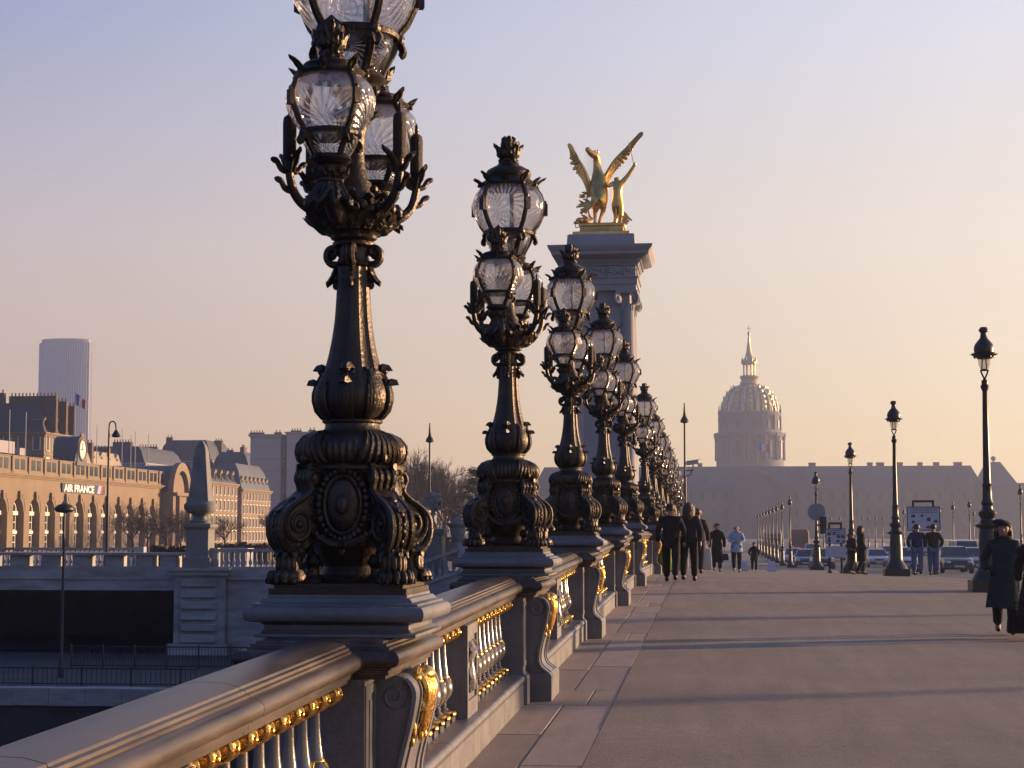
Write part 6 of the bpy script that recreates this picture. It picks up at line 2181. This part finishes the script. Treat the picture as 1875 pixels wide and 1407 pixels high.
for i, px in enumerate((1508, 1521, 1538, 1560, 1579, 1590, 1603, 1616)):
    lamp_spots.append((Xp(px, 265 + 8 * (i % 3)), 265 + 8 * (i % 3), 'tiny distant street lamp on the lawn, %s from left in the far row' % ORD[i]))
sl0 = make_street_lamp()
for i, (x, y, l) in enumerate(lamp_spots):
    z = gx(x, y) if y < 92 else (-0.25 - (y - 92.9) / 47.1 * 0.75 if y < 140 else GL)
    o = sl0 if i == 0 else copy_tree(sl0)
    o.location = (x, y, z + (0.0 if y > 92 else 0.0)); tag(o, l, 'street lamp', 'street lamps along the road')
    if y > 100:
        o.scale = (0.72, 0.72, 1.0)

# round sign and signal heads on the lamp at the bridge end
M['sign_face'] = material('sign_back_grey', (0.20, 0.21, 0.24), 0.5)
M['panel'] = material('panel_pale_blue', (0.44, 0.47, 0.58), 0.5, var=0.05, scale=2)
M['ink'] = material('panel_ink', (0.04, 0.05, 0.09), 0.6)
M['amber'] = material('amber_lens', (0.9, 0.45, 0.08), 0.3)
t = thing('traffic_sign', 'round grey traffic sign clamped to the lamp at the bridge end', 'sign', (5.3, 95.2, -0.3))
zs_ = at(1493, 938, 95.2).z + 0.3
q = MB(); q.prism([(0.46 * cos(2 * pi * i / 24), zs_ + 0.46 * sin(2 * pi * i / 24)) for i in range(24)], -0.06, -0.02, 'y'); q.build('disc', M['sign_face'], t, 25)
q = MB(); q.box(-0.12, -0.02, zs_ - 0.2, 0.12, 0.3, zs_ - 0.12); q.box(-0.12, -0.02, zs_ + 0.1, 0.12, 0.3, zs_ + 0.18); q.build('clamp', M['iron'], t, 25)
t = thing('traffic_light', 'dark traffic signal on the lamp at the bridge end', 'traffic light', (5.62, 95.0, -0.3))
zt_ = at(1500, 962, 95).z + 0.3
q = MB(); q.box(-0.17, -0.15, zt_ - 0.45, 0.17, 0.15, zt_ + 0.45); q.box(-0.3, -0.04, zt_ - 0.05, -0.1, 0.04, zt_ + 0.05)
for k in (-0.28, 0, 0.28):
    q.lathe([(0.12, 0), (0.13, 0.02)], 10)
    q.tube([(0, -0.14, zt_ + k), (0, -0.30, zt_ + k)], 0.11, 10)
q.v = [p for p in q.v]
q.build('housing', M['iron'], t, 30)
q = MB(); q.ell((0.17, 0.0, zt_ - 0.28), (0.05, 0.08, 0.08), 8, 6); q.build('lens', M['amber'], t, 30)


def panel_sign(label, px0, px1, py_top, py_mid, py_mid2, py_bot, Y, seed):
    a, b = at(px0, py_top, Y), at(px1, py_mid, Y)
    xc = (a.x + b.x) / 2; hw_ = (b.x - a.x) / 2
    zg = gx(xc, Y)
    t = thing('notice_panel', label, 'sign', (xc, Y, zg))
    z1 = a.z - zg; z0 = b.z - zg; zl1 = at(px0, py_mid2, Y).z - zg; zl0 = at(px0, py_bot, Y).z - zg
    q = MB(); q.box(-hw_, -0.04, z0, hw_, 0.04, z1); q.build('upper_panel', M['panel'], t, 25)
    q = MB(); q.box(-hw_, -0.035, zl0, hw_, 0.035, zl1); lowp = q.build('lower_panel', M['panel'], t, 25)
    q = MB()
    for s in (-1, 1):
        q.box(s * hw_ * 0.6 - 0.04, 0.042, 0, s * hw_ * 0.6 + 0.04, 0.12, z1 + 0.22)
        q.box(s * hw_ * 0.6 - 0.06, -0.3, 0, s * hw_ * 0.6 + 0.06, 0.4, 0.10)
    q.box(-hw_ * 0.66, 0.04, z1 + 0.16, hw_ * 0.66, 0.13, z1 + 0.25)
    q.build('posts', M['iron'], t, 25)
    q = MB()
    for (x0, z0_, x1, z1_) in ((-hw_, z1 - 0.03, hw_, z1), (-hw_, z0, hw_, z0 + 0.03), (-hw_, z0 + 0.031, -hw_ + 0.03, z1 - 0.031), (hw_ - 0.03, z0 + 0.031, hw_, z1 - 0.031)):
        q.box(x0, -0.055, z0_, x1, -0.041, z1_)
    q.build('border', M['ink'], t, 25)
    rnd = random.Random(seed)
    q = MB()
    H_ = z1 - z0
    for j in range(3):       # lines of small print
        z = z1 - 0.10 - 0.075 * j
        x = -hw_ * 0.8
        while x < hw_ * 0.75:
            w_ = rnd.uniform(0.03, 0.11)
            q.box(x, -0.048, z, min(x + w_, hw_ * .8), -0.0405, z + 0.03); x += w_ + 0.03
    struct(q.build('small_print', M['ink'], t, 0), 'stuff')
    for (u, v, s) in ((-0.62, 0.55, 1), (-0.1, 0.58, .8), (-0.62, 0.30, .8), (0.3, 0.38, 1.1), (0.72, 0.34, 1), (-0.62, 0.08, .9), (0.25, 0.1, .9), (0.75, 0.08, .8)):
        q = MB(); x, z = u * hw_, z0 + v * H_; s *= 0.075
        k = rnd.randint(0, 2)
        if k == 0:
            q.prism([(x - s, z), (x + s, z), (x + s * .3, z + 1.6 * s), (x - s * .3, z + 1.6 * s)], -0.05, -0.0405, 'y')
        elif k == 1:
            q.prism([(x - s, z), (x + s, z), (x + s, z + .8 * s), (x + .3 * s, z + 1.7 * s), (x - s, z + .9 * s)], -0.05, -0.0405, 'y')
        else:
            q.prism([(x + s * cos(2 * pi * i / 10), z + s + s * sin(2 * pi * i / 10)) for i in range(10)], -0.05, -0.0405, 'y')
        q.build('pictogram', M['ink'], t, 0)
    return t


panel_sign('large pale blue notice panel with small pictograms behind the two men in jeans', 1660, 1722, 928, 972, 978, 1008, 70, 3)
panel_sign('small pale blue notice panel on posts left of the standing women', 1511, 1548, 968, 996, 1001, 1021, 74, 5)

# litter sack on its stand beside the balustrade
M['green_sack'] = material('green_plastic_sack', (0.10, 0.26, 0.02), 0.35, var=0.25, scale=5, bump=0.6, bscale=18)
_g = M['green_sack'].node_tree.nodes['Principled BSDF']; _g.inputs['Transmission Weight'].default_value = 0.35
bx_, by_ = -1.33, 46.8
t = thing('litter_bin', 'bright green litter sack hanging on a stand beside the balustrade', 'litter bin', (bx_, by_, gz(by_)))
q = MB(); q.lathe([(0.10, 0.06), (0.19, 0.10), (0.24, 0.30), (0.25, 0.55), (0.235, 0.78), (0.22, 0.84)], 18, mod=lambda t_, r, z: r * (1 + 0.04 * sin(7 * t_ + 9 * z) + 0.03 * sin(13 * t_))); q.build('sack', M['green_sack'], t, 60)
q = MB(); q.lathe([(0.23, 0.83), (0.26, 0.84), (0.26, 0.88), (0.23, 0.89)], 18)
for k in range(3):
    a = 2 * pi * k / 3
    q.tube([(0.25 * cos(a), 0.25 * sin(a), 0.86), (0.28 * cos(a), 0.28 * sin(a), 0.0)], 0.02, 6)
q.build('stand', M['iron'], t, 40)
for i, (px, Y, l) in enumerate(((1360, 84, 'small pale concrete block on the pavement left of the child'), (1412, 84, 'small pale concrete block on the pavement right of the child'))):
    x = Xp(px, Y)
    t = thing('concrete_block', l, 'bollard', (x, Y, gx(x, Y)))
    q = MB(); frame_sweep(q, [(0.0, 0), (0.0, 0.1), (-0.03, 0.14), (-0.06, 0.42), (-0.10, 0.46)], 0.22, 0.22); q.build('body', M['panel'], t, 25)


# ------------------------------------------------------------------ cars
def car_paint(name, c):
    m = material(name, c, 0.25, 0.0, spec=0.6)
    m.node_tree.nodes['Principled BSDF'].inputs['Coat Weight'].default_value = 0.6
    return m


PAINTS = {'white': car_paint('white_car_paint', (0.42, 0.44, 0.50)), 'dark': car_paint('dark_car_paint', (0.02, 0.022, 0.03)), 'blue': car_paint('blue_car_paint', (0.05, 0.08, 0.16)), 'silver': car_paint('silver_car_paint', (0.28, 0.30, 0.34)), 'red': car_paint('red_car_paint', (0.22, 0.03, 0.025))}
M['tyre'] = M['rubber']
M['rim'] = material('wheel_rim', (0.3, 0.3, 0.32), 0.35, 0.7)
M['headlight'] = material('headlight_glass', (0.6, 0.6, 0.62), 0.1, 0.3)


def make_car(kind, W=1.68, L=4.1, H=1.42):
    """front towards -y"""
    t = empty('car' if kind != 'van' else 'van')
    van = kind == 'van'
    hw = W / 2
    # side profile (y, z, half width)
    if not van:
        st_ = [(-L / 2, 0.28, 0.62, .80), (-L / 2 + 0.08, 0.22, 0.70, .92), (-L / 2 + 0.5, 0.20, 0.80, .97), (-L / 2 + 1.05, 0.20, 0.90, 1.0), (0.2, 0.20, 0.93, 1.0), (L / 2 - 0.9, 0.20, 0.95, 1.0), (L / 2 - 0.2, 0.24, 0.92, .96), (L / 2, 0.32, 0.80, .88)]
    else:
        st_ = [(-L / 2, 0.30, 0.75, .86), (-L / 2 + 0.1, 0.24, 0.90, .94), (-L / 2 + 0.6, 0.22, 1.10, .98), (-L / 2 + 1.0, 0.22, 1.15, 1.0), (L / 2 - 0.2, 0.22, 1.15, 1.0), (L / 2, 0.26, 1.12, .97)]
    q = MB()
    q.loft([[(-hw * f, y, z0 + 0.08), (-hw * f * .9, y, z0), (hw * f * .9, y, z0), (hw * f, y, z0 + 0.08), (hw * f * 1.0, y, z0 + (z1 - z0) * .6), (hw * f * .93, y, z1 - 0.03), (hw * f * .80, y, z1), (-hw * f * .80, y, z1), (-hw * f * .93, y, z1 - 0.03), (-hw * f, y, z0 + (z1 - z0) * .6)] for y, z0, z1, f in st_])
    body = q.build('body', PAINTS['white'], t, 35)
    zb = 0.90 if not van else 1.13
    y0, y1, y2, y3 = (-L / 2 + 1.05, -L / 2 + 1.75, L / 2 - 1.05, L / 2 - 0.45) if not van else (-L / 2 + 0.75, -L / 2 + 1.3, L / 2 - 0.1, L / 2 - 0.03)
    q = MB()
    a_, b_ = hw * .88, hw * .70
    q.loft([[(-a_, y0, zb), (a_, y0, zb), (a_, y3, zb), (-a_, y3, zb)], [(-b_ - 0.02, y1 - 0.02, H - 0.05), (b_ + 0.02, y1 - 0.02, H - 0.05), (b_ + 0.02, y2 + 0.02, H - 0.05), (-b_ - 0.02, y2 + 0.02, H - 0.05)]])
    q.build('windows', M['pane'], t, 25)
    q = MB()
    q.loft([[(-b_ - .03, y1 - 0.03, H - 0.055), (b_ + .03, y1 - 0.03, H - 0.055), (b_ + .03, y2 + 0.03, H - 0.055), (-b_ - .03, y2 + 0.03, H - 0.055)], [(-b_ + .06, y1 + 0.1, H), (b_ - .06, y1 + .1, H), (b_ - .06, y2 - .1, H), (-b_ + .06, y2 - .1, H)]])
    for s in (-1, 1):
        for (ya, yb) in ((y0, y1), (y3, y2), ((y1 + y2) / 2, (y1 + y2) / 2)):
            q.tube([(s * (a_ + 0.005), ya, zb), (s * (b_ + 0.02), yb, H - 0.05)], 0.04, 6)
    q.build('roof', PAINTS['white'], t, 35)
    w0 = None
    for sx in (-1, 1):
        for yy in (-L / 2 + 0.78, L / 2 - 0.78):
            if w0 is None:
                q = MB()
                q.loft([[(x, r * cos(2 * pi * i / 18), 0.30 + r * sin(2 * pi * i / 18)) for i in range(18)] for x, r in ((-0.09, 0.24), (-0.09, 0.29), (-0.05, 0.30), (0.05, 0.30), (0.09, 0.29), (0.09, 0.24))])
                w0 = q.build('wheel', M['tyre'], t, 35, (sx * (hw - 0.08), yy, 0))
                q = MB(); q.loft([[(x, r * cos(2 * pi * i / 14), 0.30 + r * sin(2 * pi * i / 14)) for i in range(14)] for x, r in ((-0.10, 0.19), (0.10, 0.19))]); q.build('rim', M['rim'], w0, 35)
            else:
                copy_tree(w0, loc=(sx * (hw - 0.08), yy, 0), parent=t)
    for s in (-1, 1):
        q = MB(); q.ell((s * hw * .66, -L / 2 + 0.03, 0.60), (0.16, 0.06, 0.085), 10, 6); q.build('headlight', M['headlight'], t, 40)
        q = MB(); q.ell((s * (hw + 0.05), -L / 2 + 1.35, zb + 0.08), (0.08, 0.05, 0.06), 8, 6); q.build('mirror', M['ink'], t, 40)
        q = MB(); q.ell((s * hw * .68, L / 2 - 0.06, 0.68), (0.14, 0.06, 0.09), 8, 6); q.build('tail_light', PAINTS['red'], t, 40)
    q = MB(); q.box(-hw * .86, -L / 2 - 0.04, 0.30, hw * .86, -L / 2 + 0.12, 0.46); q.box(-hw * .4, -L / 2 - 0.02, 0.54, hw * .4, -L / 2 + 0.1, 0.66); q.build('bumper_and_grille', M['ink'], t, 35)
    q = MB(); q.box(-0.26, -L / 2 - 0.06, 0.34, 0.26, -L / 2 - 0.035, 0.44); q.build('number_plate', M['panel'], t, 0)
    return t


def paint(o, key):
    for ch in o.children:
        if ch.name.split('.')[0] in ('body', 'roof'):
            ch.material_slots[0].link = 'OBJECT'
            ch.material_slots[0].material = PAINTS[key]


car0, van0 = make_car('car'), make_car('van', 1.85, 4.8, 2.0)
used = {'car': False, 'van': False}
cars = [('car', 1452, 150, 'white', 'white car leftmost in the oncoming traffic'), ('car', 1474, 138, 'blue', 'dark blue car second from left in the oncoming traffic'), ('car', 1503, 126, 'dark', 'dark car in front of the lamp with the round sign'),
        ('car', 1575, 168, 'silver', 'hazy silver car between the standing women and kerb lamp'), ('car', 1603, 142, 'white', 'pale car just left of the second kerb lamp'), ('car', 1628, 172, 'silver', 'silver car half hidden behind the second kerb lamp'),
        ('car', 1652, 104, 'white', 'white hatchback nearest behind the second kerb lamp'), ('car', 1742, 97, 'dark', 'black car close right of the two men in jeans'), ('van', 1764, 128, 'white', 'white van behind the black car'),
        ('car', 1786, 108, 'silver', 'silver car beside the foot of the tallest street lamp'), ('car', 1722, 150, 'blue', 'blue car half hidden by the man in dark jacket'), ('car', 1530, 176, 'white', 'hazy white car behind the small notice panel'),
        ('car', 1846, 112, 'dark', 'dark car behind the woman in the beret'), ('car', 1555, 200, 'dark', 'distant dark car behind the standing women'), ('car', 1690, 195, 'red', 'distant red car behind the big notice panel'), ('car', 1485, 205, 'silver', 'distant silver car far left in the traffic')]
for k, px, Y, col_, l in cars:
    src = car0 if k == 'car' else van0
    o = src if not used[k] else copy_tree(src)
    used[k] = True
    x = Xp(px, Y)
    z = -0.385 - (Y - 92.9) / 47.1 * 0.615 if Y < 140 else GL + 0.015
    o.location = (x, Y, z); o.rotation_euler = (0, 0, random.uniform(-0.05, 0.05))
    paint(o, col_)
    tag(o, l, 'car' if k == 'car' else 'van', 'cars on the road beyond the bridge')


def coach(label, px, Y, key):
    x = Xp(px, Y)
    t = thing('coach', label, 'bus', (x, Y, GL + 0.015))
    q = MB(); q.loft([[(-1.25 * f, y, 0.35), (1.25 * f, y, 0.35), (1.25 * f, y, 2.6), (1.1 * f, y, 3.05), (-1.1 * f, y, 3.05), (-1.25 * f, y, 2.6)] for y, f in ((-5.5, .94), (-5.3, 1.0), (5.4, 1.0), (5.5, .97))]); q.build('body', PAINTS[key], t, 30)
    q = MB(); q.box(-1.1, -5.54, 1.2, 1.1, -5.45, 2.5); q.build('windscreen', M['pane'], t, 25)
    for s in (-1, 1):
        q = MB(); q.box(s * 1.25 - 0.02, -4.8, 1.5, s * 1.25 + 0.02, 5.0, 2.4); q.build('side_window', M['pane'], t, 25)
        for yy in (-3.4, 3.4):
            q = MB(); q.loft([[(s * 1.1 + xx, yy + 0.5 * cos(2 * pi * i / 16), 0.5 + 0.5 * sin(2 * pi * i / 16)) for i in range(16)] for xx in (-0.15, 0.15)]); q.build('wheel', M['tyre'], t, 30)
        q = MB(); q.ell((s * .9, -5.5, 0.8), (0.18, 0.06, 0.12), 8, 6); q.build('headlight', M['headlight'], t, 40)
    return t


coach('hazy red bus far behind the white cars', 1460, 245, 'red')
coach('hazy pale coach far down the road left of the red bus', 1412, 260, 'silver')

# ------------------------------------------------------------------ people
SKIN = material('skin', (0.36, 0.21, 0.15), 0.6)
CL = {}


def cloth(key, c, rough=0.9):
    if key not in CL:
        CL[key] = material('cloth_' + key, c, rough, var=0.15, scale=14, bump=0.5, bscale=40, spec=0.2)
    return CL[key]


BLACK = cloth('black', (0.012, 0.012, 0.014)); CHAR = cloth('charcoal', (0.022, 0.024, 0.030)); BROWN = cloth('brown', (0.05, 0.032, 0.022)); DENIM = cloth('denim', (0.09, 0.13, 0.24)); NAVY = cloth('navy', (0.018, 0.03, 0.07))
GREEN = cloth('dark_green', (0.02, 0.025, 0.015)); PALE = cloth('pale_blue', (0.30, 0.38, 0.50)); BAG = material('white_carrier_bag', (0.55, 0.53, 0.50), 0.5, bump=0.5, bscale=25)
SLATE_C = cloth('slate_coat', (0.022, 0.032, 0.036)); LEATHER = material('black_leather', (0.012, 0.012, 0.012), 0.35)
HAIR_D = material('dark_hair', (0.018, 0.013, 0.010), 0.55, bump=0.6, bscale=80); HAIR_B = material('brown_hair', (0.07, 0.035, 0.018), 0.5, bump=0.6, bscale=80); GREYH = material('grey_hair', (0.12, 0.11, 0.10), 0.6)


def person(label, px, Y, h, face, top, legs_m, hair=HAIR_D, coat=0.0, long_hair=False, hat=None, step=0.10, arms=(0.0, 0.0), pocket=False, x=None, hem=0.9, bald=False, clasp=False, width=1.0, group='people walking on the bridge pavement'):
    """face: heading in degrees, 0 = walking away along +y, 180 = towards the camera; built for height 1, scaled to h"""
    X = Xp(px, Y) if x is None else x
    t = thing('person', label, 'person', (X, Y, gx(X, Y)), radians(-face), group)
    t.scale = (h, h, h)
    wd = width
    hipL, hipR = (-0.05 * wd, 0, 0.50), (0.05 * wd, 0, 0.50)
    def leg(s, st_):
        k = (s * 0.052 * wd, st_ * 0.55 + 0.015, 0.275)
        a = (s * 0.05 * wd, st_ - (0.04 if st_ < 0 else 0), 0.045 + (0.02 if st_ < 0 else 0))
        return k, a
    kL, aL = leg(-1, step); kR, aR = leg(1, -step)
    def arm(s, sw):
        sh = (s * 0.092 * wd, 0, 0.782)
        if clasp:
            return sh, (s * 0.135 * wd, 0.03, 0.66), (s * 0.03, 0.12, 0.625)
        if pocket:
            return sh, (s * 0.150 * wd, -0.025, 0.65), (s * 0.115 * wd, 0.05, 0.545)
        return sh, (s * 0.135 * wd, sw * 0.35, 0.645), (s * 0.135 * wd, sw + 0.04, 0.50)
    arL, arR = arm(-1, arms[0]), arm(1, arms[1])
    # body: one continuous figure
    V, E, R = chainv([(0, 0, 0.53, .070), (0, 0, 0.64, .066), (0, 0, 0.76, .075), (0, 0, 0.835, .034), (0, 0.006, 0.875, .036), (0, 0.012, 0.915, .058), (0, 0.008, 0.955, .052)],
                     [0, (*hipL, .055), (*kL, .036), (*aL, .024), (aL[0], aL[1] + 0.07, aL[2] - 0.022, .022)], [0, (*hipR, .055), (*kR, .036), (*aR, .024), (aR[0], aR[1] + 0.07, aR[2] - 0.022, .022)],
                     [2, (*arL[0], .034), (*arL[1], .026), (*arL[2], .019)], [2, (*arR[0], .034), (*arR[1], .026), (*arR[2], .019)])
    body = skin_mesh('body', V, E, R, SKIN, t, 2)
    # face
    q = MB()
    q.ell((0, 0.070, 0.912), (0.009, 0.014, 0.016), 8, 6)
    for s in (-1, 1):
        q.ell((s * 0.058, 0.008, 0.915), (0.008, 0.014, 0.020), 8, 6)
        q.ell((s * 0.021, 0.058, 0.930), (0.010, 0.006, 0.006), 8, 6)
    q.ell((0, 0.060, 0.885), (0.018, 0.006, 0.005), 8, 6)
    q.build('face', SKIN, body, 60)
    q = MB()
    for s in (-1, 1):
        q.ell((s * 0.021, 0.062, 0.931), (0.006, 0.004, 0.004), 6, 4)
    q.build('eyes', HAIR_D, body, 60)
    # hands
    for s, ar in ((-1, arL), (1, arR)):
        if pocket:
            continue
        w_ = Vector(ar[2]); d = (w_ - Vector(ar[1])).normalized()
        o1 = Vector((0, 1, 0)) - d * d.y
        o1 = o1.normalized() if o1.length > 0.1 else Vector((1, 0, 0)); o2 = d.cross(o1)
        q = MB()
        q.tube([tuple(w_ - d * 0.005), tuple(w_ + d * 0.025), tuple(w_ + d * 0.05)], [0.013, 0.020, 0.017], 8, flat=0.6)
        for j in range(4):
            b = w_ + d * 0.048 + o1 * (0.012 - 0.008 * j)
            L = (0.040, 0.046, 0.042, 0.032)[j]
            q.tube([tuple(b), tuple(b + d * L * .55 + o2 * s * 0.003), tuple(b + d * L * .9 - o2 * s * 0.010)], [0.0048, 0.0045, 0.0035], 5)
        b = w_ + d * 0.015 + o1 * 0.018
        q.tube([tuple(b), tuple(b + d * 0.018 + o1 * 0.012), tuple(b + d * 0.035 + o1 * 0.010)], [0.006, 0.0055, 0.004], 5)
        q.build('hand', SKIN, body, 60)
    # clothes
    k = 1.0
    V, E, R = chainv([(0, 0, 0.465, .096 * wd), (0, 0, 0.58, .092 * wd), (0, 0, 0.69, .096 * wd), (0, -0.004, 0.765, .078 * wd), (0, -0.002, 0.838, .040)],
                     [3, (*arL[0], .050), (*arL[1], .040), (*(Vector(arL[2]) * 1.0), .032)], [3, (*arR[0], .050), (*arR[1], .040), (*(Vector(arR[2]) * 1.0), .032)])
    R = [(r, r * 0.78) if i < 4 else r for i, r in enumerate(R)]
    jk = skin_mesh('jacket', V, E, R, top, t, 2)
    V, E, R = chainv([(0, 0, 0.53, .070 * wd)], [0, (*hipL, .058 * wd), (*kL, .046 * wd), (aL[0], aL[1], aL[2] + 0.012, .036 * wd)], [0, (*hipR, .058 * wd), (*kR, .046 * wd), (aR[0], aR[1], aR[2] + 0.012, .036 * wd)])
    skin_mesh('trousers', V, E, R, legs_m, t, 2)
    if coat:
        q = MB()
        n = 20
        rings = []
        for i in range(8):
            f = i / 7
            z = 0.60 - (0.60 - coat) * f
            rx, ry = (0.095 + 0.045 * f * hem) * wd, (0.075 + 0.05 * f * hem) * wd
            rings.append([(rx * cos(2 * pi * j / n) * (1 + 0.05 * f * sin(5 * 2 * pi * j / n)), ry * sin(2 * pi * j / n) * (1 + 0.06 * f * cos(4 * 2 * pi * j / n)) + 0.01 * f, z + 0.006 * f * sin(3 * 2 * pi * j / n)) for j in range(n)])
        q.loft(rings, True, False); q.build('coat_skirt', top, jk, 60)
        q = MB(); q.tube([(0.062 * cos(2 * pi * j / 16), 0.050 * sin(2 * pi * j / 16), 0.832 + 0.012 * sin(2 * pi * j / 16)) for j in range(17)], 0.020, 6); q.build('collar', top, jk, 60)
    for s, a in ((-1, aL), (1, aR)):
        q = MB(); q.tube([(a[0], a[1] - 0.018, a[2] - 0.016), (a[0], a[1] + 0.03, a[2] - 0.020), (a[0], a[1] + 0.085, a[2] - 0.028)], [0.026, 0.027, 0.018], 8, flat=0.85); q.ell((a[0], a[1], a[2] + 0.004), (0.026, 0.028, 0.03), 8, 6); q.build('shoe', LEATHER, t, 60)
    # hair
    if not bald:
        q = MB()
        n, m_ = 18, 9
        for (c, r, lo) in (((0, -0.004, 0.938), (0.062, 0.072, 0.060), -0.75),):
            vs = []
            for i in range(m_ + 1):
                ph = lo + (pi / 2 - lo) * i / m_
                for j in range(n):
                    a = 2 * pi * j / n
                    front = max(0, sin(a))
                    p_ = ph if front < 0.25 else max(ph, min(1.45, 0.30 + 0.5 * front))
                    wob = 1 + 0.04 * sin(6 * a + i)
                    vs.append((c[0] + r[0] * wob * cos(p_) * cos(a), c[1] + r[1] * wob * cos(p_) * sin(a), c[2] + r[2] * sin(p_)))
            q.add(vs, [(i * n + j, i * n + (j + 1) % n, (i + 1) * n + (j + 1) % n, (i + 1) * n + j) for i in range(m_) for j in range(n)])
        if long_hair:
            for j in range(11):
                a = radians(180 + 18 * j)
                q.tube([(0.055 * cos(a), 0.058 * sin(a) - 0.004, 0.945), (0.064 * cos(a), 0.066 * sin(a) - 0.006, 0.89), (0.060 * cos(a), 0.062 * sin(a) - 0.016, 0.825), (0.045 * cos(a), 0.056 * sin(a) - 0.02, 0.775)], [0.016, 0.019, 0.019, 0.008], 7)
        q.build('hair', hair, t, 60)
    if hat is not None:
        q = MB(); q.ell((0.012, -0.012, 0.972), (0.082, 0.085, 0.034), 18, 8, xf=Matrix.Rotation(radians(-10), 3, 'Y')); q.lathe([(0.062, 0.945), (0.066, 0.955), (0.066, 0.968), (0.05, 0.975)], 18); q.ell((0.015, -0.01, 1.006), (0.006, 0.006, 0.008), 6, 4); q.build('beret', hat, t, 60)
    return t


def bag_thing(name, label, loc, w_, hgt, dep, mat, rz=0):
    t = thing(name, label, 'bag', loc, rz)
    q = MB()
    q.loft([[(-w_ * a, -dep * b, z), (w_ * a, -dep * b, z), (w_ * a * 1.02, 0, z), (w_ * a, dep * b, z), (-w_ * a, dep * b, z), (-w_ * a * 1.02, 0, z)] for a, b, z in ((.46, .4, 0), (.5, .5, 0.03), (.48, .42, hgt * .5), (.42, .2, hgt * .9), (.36, .06, hgt))])
    q.build('body', mat, t, 60)
    q = MB()
    for s in (-1, 1):
        q.tube([(-w_ * .18, s * 0.02, hgt), (-w_ * .1, s * 0.01, hgt + 0.10), (w_ * .1, s * 0.01, hgt + 0.10), (w_ * .18, s * 0.02, hgt)], 0.008, 5)
    q.build('handles', mat, t, 60)
    return t


GW = 'people walking on the bridge pavement'
person('person in bulky black jacket seen from behind, left one of the walking pair', 1228, 37.6, 1.66, 2, BLACK, BLACK, width=1.2, step=0.10, arms=(-0.05, 0.06))
person('person with long brown hair and dark jacket from behind, right one of the walking pair', 1261, 37.9, 1.68, 6, CHAR, BLACK, hair=HAIR_B, long_hair=True, width=1.12, step=-0.09, arms=(0.06, -0.06))
person('person in brown jacket half hidden beyond the walking pair, carrying a pale bag', 1277, 44.5, 1.66, 5, BROWN, CHAR, hair=HAIR_B, width=1.1, step=0.05, arms=(0.0, 0.05))
bp_ = at(1291, 1043, 44.6)
bag_thing('carrier_bag', 'pale carrier bag held by the person in brown beyond the walking pair', (bp_.x, 44.6, gz(44.6) + 0.12), 0.34, 0.52, 0.2, BAG)
person('man in long black coat walking towards the camera near the far lamps', 1312, 66, 1.78, 178, BLACK, BLACK, hair=GREYH, coat=0.20, step=0.07, hem=0.5, width=1.12, arms=(0.0, 0.02))
bp_ = at(1328, 1030, 65.8)
bag_thing('handbag', 'small dark bag in the hand of the man in long black coat', (bp_.x, 65.8, gx(bp_.x, 65.8) + 0.42), 0.26, 0.24, 0.14, LEATHER)
person('bald person in light blue jacket with folded hands walking towards the camera', 1348, 64, 1.70, 182, PALE, CHAR, bald=True, coat=0.42, step=0.05, hem=0.4, width=1.15, clasp=True)
person('child in dark jacket walking between the blue-jacketed person and the lamps', 1380, 74, 1.22, 180, GREEN, CHAR, coat=0.40, step=0.04, hem=0.5, width=1.18, pocket=True)
person('woman in dark coat standing in profile left of the second kerb lamp', 1576, 61.5, 1.66, 80, BLACK, BLACK, hair=HAIR_D, long_hair=True, coat=0.28, step=0.05, hem=0.4, width=1.08, pocket=True, group='people standing on the pavement')
person('person in dark jacket standing behind the woman in profile', 1559, 63, 1.52, 60, CHAR, BLACK, step=0.05, pocket=True, group='people standing on the pavement')
person('man in blue jacket and jeans from behind, left one reading the big panel', 1678, 61.5, 1.74, 2, NAVY, DENIM, step=0.015, pocket=True, width=1.2, group='people standing on the pavement')
person('man in dark green jacket and jeans from behind, right one by the big panel', 1708, 61.5, 1.74, -4, GREEN, DENIM, step=0.02, pocket=True, width=1.2, group='people standing on the pavement')
person('woman in long dark coat and beret walking towards the camera at right', 1836, 24.0, 1.49, 186, SLATE_C, BLACK, hair=HAIR_D, long_hair=True, hat=CHAR, coat=0.235, step=0.055, hem=1.05, width=1.16, pocket=True)
person('person in black coat cut off by the right edge of the picture', 1897, 23.2, 1.45, 200, BLACK, BLACK, coat=0.2, step=0.06, hem=1.2, width=1.2, arms=(0.02, -0.02))
bp_ = at(1864, 1150, 23.4)
bag_thing('handbag', 'black bag beside the woman in beret at the right edge', (bp_.x, 23.4, gx(bp_.x, 23.4) + 0.06), 0.26, 0.30, 0.16, BLACK)

# ------------------------------------------------------------------ evening haze over the city
hm = bpy.data.materials.new('haze'); hm.use_nodes = True
ht = hm.node_tree; ht.nodes.clear()
ho = ht.nodes.new('ShaderNodeOutputMaterial'); hv = ht.nodes.new('ShaderNodeVolumePrincipled')
hv.inputs['Density'].default_value = 0.00028
hv.inputs['Color'].default_value = (0.68, 0.78, 1.0, 1)
hv.inputs['Anisotropy'].default_value = 0.6
ht.links.new(hv.outputs[0], ho.inputs['Volume'])
q = MB(); q.box(-1100, -60, -12, 420, 2150, 225)
hz = q.build('haze', hm, None, 0)
struct(hz, 'stuff')
